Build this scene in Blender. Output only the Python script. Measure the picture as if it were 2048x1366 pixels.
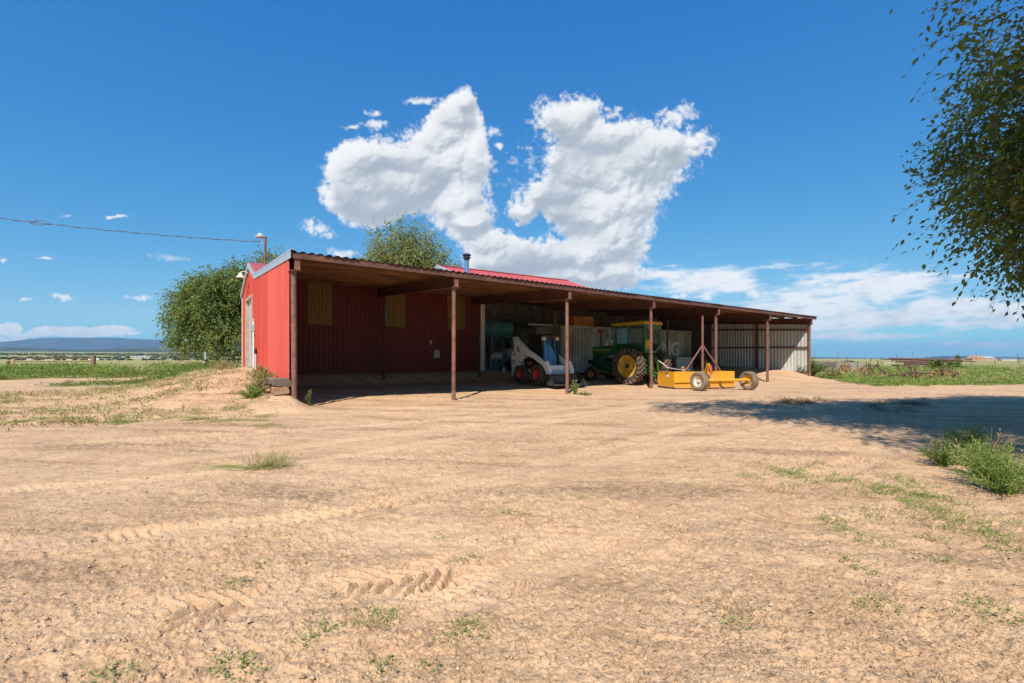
import bpy, bmesh, math, random
import numpy as np
from mathutils import Vector, Matrix

R = math.radians
sc = bpy.context.scene
col = sc.collection
for _o in list(bpy.data.objects):
    bpy.data.objects.remove(_o, do_unlink=True)

# ------------------------------------------------------------------ camera
CAMZ = 1.42
FPX = 967.1            # focal length in photo pixels (17 mm on 36 mm)
HZ = 713.0             # horizon row in the photo
cam = bpy.data.objects.new('camera', bpy.data.cameras.new('camera'))
col.objects.link(cam)
cam.location = (0, 0, CAMZ)
cam.rotation_euler = (R(90), 0, 0)
cam.data.lens = 17.0
cam.data.sensor_width = 36.0
cam.data.shift_y = (HZ - 683.0) / 2048.0
cam.data.clip_start = 0.05
cam.data.clip_end = 120000
sc.camera = cam

# ------------------------------------------------------------------ sun, sky
SUN_T = Vector((0.193, 0.888, -1.0)).normalized()      # the way sunlight travels
sun = bpy.data.objects.new('sun', bpy.data.lights.new('sun', 'SUN'))
col.objects.link(sun)
sun.data.energy = 5.0
sun.data.angle = R(0.53)
sun.data.color = (1.0, 0.93, 0.81)
sun.rotation_euler = SUN_T.to_track_quat('-Z', 'Y').to_euler()
sun.location = (-8, -30, 40)
SUN_EL = math.asin(-SUN_T.z)
SUN_ROT = math.atan2(-SUN_T.x, -SUN_T.y)

sc.view_settings.view_transform = 'Standard'
sc.view_settings.look = 'None'
sc.view_settings.exposure = 0.35
sc.view_settings.gamma = 1.0
sc.view_settings.use_curve_mapping = False
sc.render.engine = 'CYCLES'
sc.cycles.use_denoising = True
sc.cycles.max_bounces = 6
sc.cycles.diffuse_bounces = 4
sc.cycles.transparent_max_bounces = 8
sc.cycles.volume_bounces = 0
sc.cycles.caustics_reflective = False
sc.cycles.caustics_refractive = False


def N(nt, typ, loc=None, **kw):
    n = nt.nodes.new(typ)
    ins = {}
    for k, v in kw.items():
        if k.startswith('i_'):
            ins[k[2:]] = v
        else:
            setattr(n, k, v)
    for k, v in ins.items():
        key = int(k) if k.isdigit() else k.replace('_', ' ')
        sock = n.inputs[key]
        if hasattr(v, 'is_linked') or isinstance(v, bpy.types.NodeSocket):
            nt.links.new(v, sock)
        else:
            sock.default_value = v
    return n


def M(nt, op, a, b=None, c=None, clamp=False):
    n = nt.nodes.new('ShaderNodeMath')
    n.operation = op
    n.use_clamp = clamp
    for i, v in enumerate((a, b, c)):
        if v is None:
            continue
        if isinstance(v, bpy.types.NodeSocket):
            nt.links.new(v, n.inputs[i])
        else:
            n.inputs[i].default_value = v
    return n.outputs[0]


def VM(nt, op, a, b=None):
    n = nt.nodes.new('ShaderNodeVectorMath')
    n.operation = op
    for i, v in enumerate((a, b)):
        if v is None:
            continue
        if isinstance(v, bpy.types.NodeSocket):
            nt.links.new(v, n.inputs[i])
        else:
            n.inputs[i].default_value = v
    return n.outputs['Value'] if op in ('LENGTH', 'DOT_PRODUCT', 'DISTANCE') else n.outputs[0]


def MIX(nt, fac, a, b, blend='MIX'):
    n = nt.nodes.new('ShaderNodeMix')
    n.data_type = 'RGBA'
    n.blend_type = blend
    for idx, v in ((0, fac), (6, a), (7, b)):
        if isinstance(v, bpy.types.NodeSocket):
            nt.links.new(v, n.inputs[idx])
        elif idx == 0:
            n.inputs[0].default_value = v
        else:
            n.inputs[idx].default_value = (*v[:3], 1.0)
    return n.outputs[2]


def RAMP(nt, fac, lo, hi, a=0.0, b=1.0, smooth=True):
    n = nt.nodes.new('ShaderNodeMapRange')
    n.interpolation_type = 'SMOOTHSTEP' if smooth else 'LINEAR'
    n.clamp = True
    nt.links.new(fac, n.inputs[0])
    for i, v in ((1, lo), (2, hi), (3, a), (4, b)):
        n.inputs[i].default_value = v
    return n.outputs[0]


def NOISE(nt, vec, scale, detail=4, rough=0.55, lac=2.0, dist=0.0):
    n = N(nt, 'ShaderNodeTexNoise')
    n.noise_dimensions = '3D'
    nt.links.new(vec, n.inputs['Vector'])
    n.inputs['Scale'].default_value = scale
    n.inputs['Detail'].default_value = detail
    n.inputs['Roughness'].default_value = rough
    n.inputs['Lacunarity'].default_value = lac
    n.inputs['Distortion'].default_value = dist
    return n.outputs['Fac']


def px_dir(x, y):
    v = Vector(((x - 1024) / FPX, 1.0, (HZ - y) / FPX)).normalized()
    return v


def azel(x, y):
    v = px_dir(x, y)
    return math.atan2(v.x, v.y), math.asin(v.z)


# ------------------------------------------------------------------ numpy noise
_rng = np.random.RandomState(7)
_perm = _rng.permutation(4096)
_val = _rng.rand(4096)


def vnoise(x, y):
    xi = np.floor(x).astype(np.int64); yi = np.floor(y).astype(np.int64)
    xf = x - xi; yf = y - yi
    u = xf * xf * xf * (xf * (xf * 6 - 15) + 10)
    v = yf * yf * yf * (yf * (yf * 6 - 15) + 10)

    def h(a, b):
        return _val[(_perm[a & 4095] + b * 57) & 4095]
    a = h(xi, yi); b = h(xi + 1, yi); c = h(xi, yi + 1); d = h(xi + 1, yi + 1)
    return (a * (1 - u) + b * u) * (1 - v) + (c * (1 - u) + d * u) * v


def fbm(x, y, o=4, g=0.5):
    t = 0; a = 1; n = 0
    for k in range(o):
        t = t + a * vnoise(x * 2 ** k + 31.7 * k, y * 2 ** k + 17.3 * k); n += a; a *= g
    return t / n - 0.5


def ss(x, a, b):
    t = np.clip((x - a) / (b - a), 0, 1)
    return t * t * (3 - 2 * t)



def worley(x, y, seed=0):
    """distance to the nearest of one random point per cell"""
    xi = np.floor(x).astype(np.int64); yi = np.floor(y).astype(np.int64)
    best = np.full(x.shape, 9.0, np.float32)
    for dx in (-1, 0, 1):
        for dy in (-1, 0, 1):
            cx = xi + dx; cy = yi + dy
            h = (_perm[(cx + seed * 131) & 4095] + cy * 57 + seed * 17) & 4095
            px = cx + _val[h] - x; py = cy + _val[(h * 7 + 113) & 4095] - y
            best = np.minimum(best, px * px + py * py)
    return np.sqrt(best)


CL_AZ, CL_E0, CL_E1 = R(52), R(-0.5), R(40)


def cloud_map(W=1500, H=580):
    """the sky's clouds worked out over azimuth and elevation: colour and cover"""
    az = np.linspace(-CL_AZ, CL_AZ, W); el = np.linspace(CL_E0, CL_E1, H)
    A, E = np.meshgrid(az.astype(np.float32), el.astype(np.float32))
    x = 1024 + FPX * np.tan(A)
    y = HZ - FPX * np.tan(E) / np.cos(A)
    f0 = fbm(x / 90, y / 90, 5, 0.55); f1 = fbm(x / 90 + 40, y / 90 + 9, 5, 0.55)
    g0 = fbm(x / 22 + 3, y / 22, 4, 0.6); g1 = fbm(x / 22, y / 22 + 8, 4, 0.6)

    def blobs(lst, wx, wy):
        acc = np.full(x.shape, -9.0)
        for (bx, by, rx, ry) in lst:
            f = 1 - np.hypot((wx - bx) / rx, (wy - by) / ry)
            h = np.maximum(0.3 - np.abs(acc - f), 0) / 0.3
            acc = np.maximum(acc, f) + h * h * 0.3 * 0.25
        return acc
    wx = x + 46 * f0 + 12 * g0; wy = y + 40 * f1 + 12 * g1
    big = [(924, 208, 32, 34), (905, 245, 58, 46), (875, 285, 74, 46), (805, 318, 92, 46), (730, 335, 60, 48), (885, 345, 88, 66),
           (820, 380, 96, 52), (735, 380, 82, 56), (950, 320, 36, 66), (915, 415, 62, 50), (700, 400, 38, 34), (760, 415, 60, 30), (950, 455, 44, 40),
           (1135, 250, 66, 52), (1215, 275, 95, 44), (1205, 340, 145, 72), (1300, 315, 86, 54), (1350, 290, 50, 36),
           (1095, 390, 62, 46), (1195, 425, 100, 58), (1235, 480, 66, 72), (1048, 425, 36, 24), (1260, 400, 66, 66), (1160, 235, 38, 32), (1125, 425, 50, 26),
           (985, 500, 56, 34), (1060, 515, 90, 38), (1155, 515, 80, 48), (1010, 535, 80, 30), (1240, 545, 56, 26), (1140, 555, 120, 20)]
    small = [(640, 460, 30, 13), (622, 448, 17, 13), (662, 472, 20, 8), (700, 256, 16, 6), (748, 224, 20, 7), (840, 202, 30, 8), (745, 250, 26, 10),
             (990, 262, 16, 13), (1350, 235, 40, 30), (1395, 285, 34, 26), (1365, 212, 18, 16), (1225, 225, 20, 14), (690, 505, 34, 12), (1006, 290, 10, 8),
             (276, 597, 32, 6), (125, 600, 34, 6), (50, 602, 18, 4), (95, 517, 18, 4), (130, 433, 14, 3), (228, 436, 26, 4), (6, 520, 10, 6),
             (1512, 590, 24, 14), (1362, 592, 22, 7), (1415, 598, 12, 5), (1820, 700, 14, 3), (1628, 684, 10, 4), (1690, 612, 24, 9)]
    thinl = [(340, 514, 62, 7), (350, 518, 40, 5), (225, 435, 40, 4)]
    low = [(10, 658, 34, 14), (60, 672, 60, 6), (110, 664, 60, 8), (160, 668, 90, 8), (205, 661, 60, 8), (225, 658, 30, 7), (150, 660, 20, 6), (10, 684, 40, 10), (250, 668, 36, 4)]
    fb = blobs(big, wx, wy)
    sx = x + 14 * f0 * 2 + 14 * g0; sy = y + 12 * f1 * 2 + 9 * g1
    fs = blobs(small, sx, sy)
    ft = blobs(thinl, sx, sy); fl = blobs(low, sx, y + 14 * f1 + 8 * g1)
    # billows: inverted cell noise in four sizes, each octave bent by the last
    def billow(ox, oy):
        b_ = 0; amp = 1.0; tot = 0
        for k, sz in enumerate((78.0, 37.0, 18.0, 9.0)):
            w = worley((x + ox + 30 * f0 + (2 + 0.10 * sz) * g0 + 5 * k) / sz, (y + oy + 30 * f1 + (2 + 0.10 * sz) * g1) / (sz * 0.9), k + 1)
            b_ = b_ + amp * (0.55 - w * w * 1.1); tot += amp; amp *= 0.58
        return b_ / tot
    bil = billow(0, 0)
    fine = fbm(x / 9, y / 9, 4, 0.62)
    T = fb * 1.0 + bil * 0.52 + fine * 0.22 + 0.03
    Ts = fs * 0.9 + bil * 0.35 + fine * 1.5
    Tl = fl * 0.9 + bil * 0.25 + fine * 0.35
    ms = ss(Ts, -0.05, 1.0) * 0.85; ml = ss(Tl, 0.0, 0.3) * 0.93
    mt = ss(ft + fine * 1.2, 0.1, 0.9) * 0.45
    ragged = 0.5 + fbm(x / 130 + 2, y / 130 + 5, 2) * 2.2            # some rims crisp, others torn into wisps
    rg = np.clip(ragged, 0, 1)
    mb = ss(T + fine * 0.55 * rg, -0.01, 0.20 + 0.36 * rg)
    wisp = ss(fb + 1.3 * f0 + 0.9 * g0 + 0.9 * fine, -0.05, 0.75) * 0.55 * rg
    mb = mb + wisp * (1 - mb)
    # ---- light: slope of the billows toward the sun (over the viewer's left shoulder, high)
    def blur(a, n):
        for _ in range(2):
            for ax in (0, 1):
                pad = [(0, 0), (0, 0)]; pad[ax] = (n, n)
                c = np.cumsum(np.pad(a, pad, mode='edge'), axis=ax, dtype=np.float64)
                c = np.concatenate([np.zeros_like(c.take([0], ax)), c], ax)
                m_ = a.shape[ax]
                hi = c.take(np.arange(2 * n, 2 * n + m_), ax); lo_ = c.take(np.arange(0, m_), ax)
                a = (hi - lo_) / (2 * n)
        return a
    hgt = blur(np.clip(fb + 0.2, 0, 0.9) * 40, 5) + blur(np.clip(bil, -0.6, 0.6) * 21, 2) * (1 - 0.45 * ss(fbm(x / 60 + 1, y / 60, 2), -0.1, 0.15)) + fine * 1.3
    gy, gx = np.gradient(hgt)
    sxp = W / (2 * CL_AZ) / FPX; syp = H / (CL_E1 - CL_E0) / FPX
    gx = gx * sxp; gy = gy * syp                               # per photo pixel; +row is up
    nl = 1 / np.sqrt(gx * gx + gy * gy + 1)
    lam = np.clip((gx * 0.30 - gy * 0.62 + 0.72) * nl, 0, 1.2)
    cov = blur(mb, 16)
    up = np.roll(cov, -24, 0)                                 # how much cloud stands above
    occl = ss(up, 0.30, 0.98)
    soft = fbm(x / 120 + 7, y / 95, 3)
    inner = ss(cov, 0.5, 1.0)
    rim = 1 - ss(cov, 0.55, 0.98)
    lum = 0.80 + 0.62 * (lam - 0.72) + 0.20 * bil - 0.14 * occl * inner + 0.70 * soft * inner + 0.40 * f0 * inner + 0.16 * rim
    lum = lum - 0.13 * ss(y, 380, 560) * inner
    lum = 0.46 + 0.54 / (1 + np.exp(-(lum - 0.72) * 7.0))
    # streaky layer low on the right
    lay = [(1330, 550, 60, 18), (1400, 560, 90, 20), (1480, 575, 70, 14), (1700, 585, 180, 34), (1800, 565, 110, 26), (1600, 600, 100, 22),
           (1640, 625, 150, 20), (1620, 655, 90, 14), (1760, 640, 130, 18), (1930, 610, 60, 18), (1990, 630, 110, 22), (1720, 672, 190, 9),
           (1950, 690, 150, 9), (1850, 610, 60, 14), (2200, 640, 120, 20), (2300, 600, 140, 14), (-250, 600, 160, 16), (-180, 650, 160, 12)]
    fy = blobs(lay, x + 30 * f0, y + 9 * f1)
    st = fbm((x + y * 1.1) / 120, y / 17 + x / 260, 5, 0.6)
    st2 = fbm(x / 34, y / 9 + x / 200, 4, 0.65)
    Ty = fy * 0.9 + st * 1.7 + st2 * 0.9 + bil * 0.35
    my = ss(Ty, -0.30, 0.70) * 0.92
    ly = np.clip(0.83 + 0.30 * st2 + 0.30 * bil + 0.10 * ss(y, 640, 560), 0.6, 1.0)

    def tint(l):
        l = l[..., None]
        dk = np.array([0.285, 0.345, 0.430]); md = np.array([0.50, 0.545, 0.60]); hi = np.array([0.86, 0.87, 0.88])
        a = np.clip((l - 0.34) / 0.33, 0, 1); b = np.clip((l - 0.67) / 0.33, 0, 1)
        return np.where(l < 0.67, dk * (1 - a) + md * a, md * (1 - b) + hi * b)
    C = np.zeros((H, W, 3)); Al = np.zeros((H, W))
    for m, l in ((mt, np.full_like(x, 0.9)), (my, ly), (ml, np.clip(0.86 + 0.35 * bil + 0.25 * fine, 0.6, 1)), (ms, np.clip(0.90 + 0.3 * bil, 0.7, 1)), (mb, lum)):
        c = tint(l)
        na = m + Al * (1 - m)
        C = (c * m[..., None] + C * (Al * (1 - m))[..., None]) / np.maximum(na, 1e-5)[..., None]
        Al = na
    edge = ss(A, -CL_AZ, -CL_AZ + 0.05) * (1 - ss(A, CL_AZ - 0.05, CL_AZ)) * ss(E, CL_E0, CL_E0 + 0.012)
    Al = Al * edge
    return np.concatenate([C, Al[..., None]], -1).astype(np.float32)


def build_world():
    w = bpy.data.worlds.new('World')
    sc.world = w
    w.use_nodes = True
    nt = w.node_tree
    nt.nodes.clear()
    out = N(nt, 'ShaderNodeOutputWorld')
    bg = N(nt, 'ShaderNodeBackground')
    sky = N(nt, 'ShaderNodeTexSky')
    sky.sky_type = 'NISHITA'
    sky.sun_disc = False
    sky.sun_elevation = SUN_EL
    sky.sun_rotation = SUN_ROT
    sky.altitude = 1900
    sky.air_density = 1.0
    sky.dust_density = 0.5
    sky.ozone_density = 2.5
    STR = 0.10
    K = 1.0 / STR
    tc = N(nt, 'ShaderNodeTexCoord')
    sep = N(nt, 'ShaderNodeSeparateXYZ', i_0=tc.outputs['Generated'])
    x, y, z = sep.outputs
    az = M(nt, 'ARCTAN2', x, y)
    el = M(nt, 'ARCSINE', z)
    # the photograph's rich blue: each channel of the Nishita sky through its own response curve
    E0 = STR * 1.275
    s3 = N(nt, 'ShaderNodeSeparateColor', i_0=sky.outputs[0])
    ch = []
    for o_, lim, ex, k in zip(s3.outputs, (0.55, 1.1, 2.0), (1.36, 0.76, 0.37), (0.75, 0.78, 0.87)):
        q = M(nt, 'MINIMUM', M(nt, 'MULTIPLY', o_, E0), lim)
        ch.append(M(nt, 'MULTIPLY', M(nt, 'POWER', q, ex), k / E0))
    cc = N(nt, 'ShaderNodeCombineColor', i_0=ch[0], i_1=ch[1], i_2=ch[2])
    skyc = cc.outputs[0]
    px = cloud_map()
    img = bpy.data.images.new('cloud_cover', px.shape[1], px.shape[0], alpha=True, float_buffer=True)
    img.colorspace_settings.name = 'Non-Color'
    img.alpha_mode = 'CHANNEL_PACKED'
    img.pixels.foreach_set(px.ravel())
    img.update()
    u = M(nt, 'MULTIPLY_ADD', az, 0.5 / CL_AZ, 0.5)
    v = M(nt, 'MULTIPLY_ADD', el, 1 / (CL_E1 - CL_E0), -CL_E0 / (CL_E1 - CL_E0))
    uv = N(nt, 'ShaderNodeCombineXYZ', i_0=u, i_1=v, i_2=0.0).outputs[0]
    ti = N(nt, 'ShaderNodeTexImage')
    ti.image = img
    ti.interpolation = 'Linear'
    ti.extension = 'CLIP'
    nt.links.new(uv, ti.inputs['Vector'])
    cl = MIX(nt, 1.0, ti.outputs['Color'], (K * CLOUD_GAIN,) * 3, 'MULTIPLY')
    c = MIX(nt, ti.outputs['Alpha'], skyc, cl)
    nt.links.new(c, bg.inputs['Color'])
    bg.inputs['Strength'].default_value = STR
    nt.links.new(bg.outputs[0], out.inputs['Surface'])


CLOUD_GAIN = 0.90
build_world()

# ------------------------------------------------------------------ places
P0 = Vector((-5.94, 13.15, 0.0))          # foot of the shed's corner post
YAW = math.atan2(0.5637, 0.826)           # the way the shed front runs
U = Vector((math.cos(YAW), math.sin(YAW), 0))
V = Vector((-math.sin(YAW), math.cos(YAW), 0))
BAY = 4.88


def at(x, y, Y):
    """world point seen at photo pixel x, y at depth Y"""
    return Vector(((x - 1024) / FPX * Y, Y, CAMZ + (HZ - y) / FPX * Y))


def S(s, b, z=0.0):
    p = P0 + U * s + V * b
    return Vector((p.x, p.y, z))


def sb(X, Y):
    dx, dy = X - P0.x, Y - P0.y
    return dx * U.x + dy * U.y, dx * V.x + dy * V.y


# wheel tracks across the yard: photo pixels on the ground -> metres
def gpx(x, y):
    Y = CAMZ * FPX / (y - HZ)
    return ((x - 1024) / FPX * Y, Y)


TRACKS = []
for pts, wid, dep, lug, pit in (
    ([(-500, 1150), (0, 1092), (400, 1062), (760, 1010), (1100, 925), (1400, 850)], 0.30, 0.024, 0.010, 0.11),
    ([(-500, 1010), (0, 985), (500, 940), (900, 880), (1250, 820), (1500, 790)], 0.26, 0.014, 0.005, 0.09),
    ([(-700, 1400), (-100, 1300), (250, 1240), (560, 1195), (760, 1165), (900, 1140)], 0.40, 0.014, 0.024, 0.105),
    ([(-400, 905), (0, 895), (500, 868), (900, 838), (1200, 810)], 0.32, 0.014, 0.005, 0.1),
    ([(820, 1220), (1000, 1160), (1300, 1060), (1560, 985), (1800, 900), (2000, 860)], 0.42, 0.014, 0.009, 0.085),
    ([(-300, 845), (200, 842), (700, 822), (1100, 800)], 0.4, 0.014, 0.004, 0.1),
    ([(700, 1000), (1100, 950), (1400, 885), (1700, 830)], 0.34, 0.014, 0.007, 0.09),
    ([(300, 930), (800, 870), (1150, 828), (1400, 800)], 0.34, 0.012, 0.004, 0.1),
    ([(1700, 815), (2050, 812), (2500, 812)], 0.4, 0.014, 0.004, 0.1),
    ([(0, 800), (350, 790), (420, 770), (300, 758)], 0.4, 0.014, 0.0, 0.1),
):
    w = [gpx(*p) for p in pts]
    # smooth resample (Catmull-Rom)
    w = [w[0]] + w + [w[-1]]
    res = []
    for i in range(1, len(w) - 2):
        p0, p1, p2, p3 = [np.array(q) for q in w[i - 1:i + 3]]
        for t in np.linspace(0, 1, 14, endpoint=False):
            res.append(0.5 * ((2 * p1) + (-p0 + p2) * t + (2 * p0 - 5 * p1 + 4 * p2 - p3) * t * t + (-p0 + 3 * p1 - 3 * p2 + p3) * t ** 3))
    res.append(np.array(w[-2]))
    TRACKS.append((np.array(res), wid, dep, lug, pit))


def track_field(X, Y):
    """rut height and smoothness of every track"""
    H = np.zeros_like(X); T = np.zeros_like(X)
    for P, wid, dep, lug, pit in TRACKS:
        best = np.full(X.shape, 1e9); along = np.zeros_like(X); sgn = np.zeros_like(X)
        acc = 0.0
        lo = P.min(0) - 1.5; hi = P.max(0) + 1.5
        m = (X > lo[0]) & (X < hi[0]) & (Y > lo[1]) & (Y < hi[1])
        xs = X[m]; ys = Y[m]
        if xs.size == 0:
            continue
        bb = np.full(xs.shape, 1e9); al = np.zeros_like(xs); sg = np.zeros_like(xs)
        for a, b in zip(P[:-1], P[1:]):
            d = b - a; L = math.hypot(*d)
            if L < 1e-6:
                continue
            d = d / L
            t = np.clip((xs - a[0]) * d[0] + (ys - a[1]) * d[1], 0, L)
            dx = xs - a[0] - t * d[0]; dy = ys - a[1] - t * d[1]
            q = np.hypot(dx, dy)
            k = q < bb
            bb[k] = q[k]; al[k] = acc + t[k]; sg[k] = (dx * -d[1] + dy * d[0])[k]
            acc += L
        wob = 0.05 * fbm(xs * 1.3, ys * 1.3, 3)
        q = np.abs(bb + wob)
        inside = 1 - ss(q, wid * 0.42, wid * 0.62)
        berm = np.exp(-((q - wid * 0.72) / (wid * 0.22)) ** 2)
        fade = 0.45 + 0.55 * ss(fbm(xs * 0.5 + 9, ys * 0.5, 3), -0.2, 0.1)
        lugs = np.sin((al + 0.9 * np.abs(sg) + 0.10 * fbm(xs * 3, ys * 3, 3)) * 2 * math.pi / pit)
        hh = (-dep * inside + dep * 0.65 * berm + lug * inside * np.clip(lugs * 1.6, -1, 1) * 1.5 * ss(fbm(xs * 2.3, ys * 2.3, 3), -0.06, 0.16)) * fade
        H[m] += hh; T[m] = np.maximum(T[m], inside * fade)
    return H, T


def smooth_ground(X, Y):
    """large shape of the land, without clods"""
    X = np.asarray(X, float); Y = np.asarray(Y, float)
    s = (X - P0.x) * U.x + (Y - P0.y) * U.y
    b = (X - P0.x) * V.x + (Y - P0.y) * V.y
    r = np.hypot(X, Y)
    z = 0.10 * fbm(X * 0.11 + 3, Y * 0.11, 3) * ss(r, 3, 10)
    # bank the red buildings stand on
    k_s = ss(s, -5.2, -0.3) * (1 - ss(s, 11.5, 14.0))
    k_b = ss(b, -1.6, 3.0) * (1 - ss(b, 22, 34))
    under = ss(s, -0.15, 0.35) * (1 - ss(b, 6.2, 7.45))         # dug down under the lean-to
    bank = (0.62 + 0.30 * ss(b, 2, 9) - 0.24 * ss(s, 0.4, 1.5)) * k_s * k_b
    z = z + bank * (1 - under)
    z = z + under * 0.20 * ss(b, 0.2, 6.0) * (1 - ss(s, 29, 31))
    z = z + 0.20 * np.exp(-((s + 0.25) / 0.7) ** 2 - ((b + 0.1) / 0.9) ** 2)
    # floor of the right bays, and soil heaped against the end wall
    z = z + 0.26 * ss(s, 11, 14) * (1 - ss(s, 30, 32)) * ss(b, 5.2, 7.2) * (1 - ss(b, 11, 16))
    z = z + 0.50 * ss(s, 24.6, 28.6) * (1 - ss(s, 29.6, 31.2)) * ss(b, -0.9, 1.2) * (1 - ss(b, 6.8, 9))
    # the far land: rises to the left, falls away to the right
    az = np.arctan2(X, Y)
    tilt = 0.0085 * (1 - ss(az, -0.55, -0.15)) - 0.0035 * ss(az, 0.1, 0.5)
    far = np.maximum(r - np.where(az < 0, 900, 350), 0)
    z = z + tilt * far * np.where(Y > 0, 1, 0.3) * (1 - 0.0 * far)
    z = z - 2.5 * ss(r, 60, 800)
    z = z + 1.2 * fbm(X * 0.004, Y * 0.004, 3) * ss(r, 120, 500)
    return z


def gz(x, y):
    return float(smooth_ground(np.array([x]), np.array([y]))[0])


def grass_mask(X, Y):
    """1 where the yard gives way to pasture and weeds"""
    px = 1024 + FPX * X / np.maximum(Y, 0.5)
    e = np.interp(px, [-800, 0, 250, 470, 560, 1560, 1640, 1750, 1850, 2048, 3200],
                  [30, 29.5, 31, 36, 60, 60, 30, 23.5, 22.3, 25, 22])
    n = fbm(X * 0.35, Y * 0.35, 4) * 5
    g = ss(Y - e + n, -1.2, 1.8)
    s = (X - P0.x) * U.x + (Y - P0.y) * U.y
    b = (X - P0.x) * V.x + (Y - P0.y) * V.y
    inside = (s > -1) & (s < 30.5) & (b > -2) & (b < 12)
    g = np.where(inside, 0, g)
    back = ss(-Y, 12, 20)
    g = np.maximum(g, back)
    # weeds on the bank and the grassy patch left of the building
    patch = np.exp(-(((X + 17) / 6.5) ** 2 + ((Y - 24.5) / 3.0) ** 2)) * 1.2 + 0.8 * np.exp(-(((X + 10.5) / 3.0) ** 2 + ((Y - 20.0) / 2.5) ** 2))
    g = np.maximum(g, ss(patch + fbm(X * 0.8, Y * 0.8, 3) * 1.3, 0.45, 0.9) * 0.8)
    # dirt road running off to the left
    rx = np.interp(Y, [40, 51, 81, 275, 330], [-30.5, -38, -57, -182, -215])
    rw = 2.2
    road = (1 - ss(np.abs(X - rx), rw * 0.75, rw * 1.3)) * (Y > 34) * (Y < 330)
    g = g * (1 - road)
    return g

# ------------------------------------------------------------------ object helpers
def tag(o, label=None, cat=None, group=None, kind=None):
    if label: o['label'] = label
    if cat: o['category'] = cat
    if group: o['group'] = group
    if kind: o['kind'] = kind
    return o


def empty(name, loc=(0, 0, 0), rz=0.0, label=None, cat=None, group=None):
    o = bpy.data.objects.new(name, None)
    col.objects.link(o)
    o.location = loc
    o.rotation_euler = (0, 0, rz)
    o.empty_display_size = 0.2
    return tag(o, label, cat, group)


def link_mesh(name, me, mat, parent=None, loc=(0, 0, 0), rot=(0, 0, 0)):
    o = bpy.data.objects.new(name, me)
    col.objects.link(o)
    if mat is not None and len(me.materials) == 0:
        me.materials.append(mat)
    o.parent = parent
    o.location = loc
    o.rotation_euler = rot
    return o


def np_mesh(name, verts, faces, smooth=False, attr=None):
    """fast mesh from arrays; faces (n,3) or (n,4); attr: dict of per-vertex floats"""
    me = bpy.data.meshes.new(name)
    verts = np.asarray(verts, np.float32); faces = np.asarray(faces, np.int32)
    n, k = faces.shape
    me.vertices.add(len(verts)); me.vertices.foreach_set('co', verts.ravel())
    me.loops.add(n * k); me.loops.foreach_set('vertex_index', faces.ravel())
    me.polygons.add(n)
    me.polygons.foreach_set('loop_start', np.arange(0, n * k, k, dtype=np.int32))
    me.polygons.foreach_set('loop_total', np.full(n, k, np.int32))
    me.polygons.foreach_set('use_smooth', np.full(n, smooth, bool))
    if attr:
        for key, a in attr.items():
            at_ = me.attributes.new(key, 'FLOAT', 'POINT')
            at_.data.foreach_set('value', np.asarray(a, np.float32))
    me.update(calc_edges=True)
    return me


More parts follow.
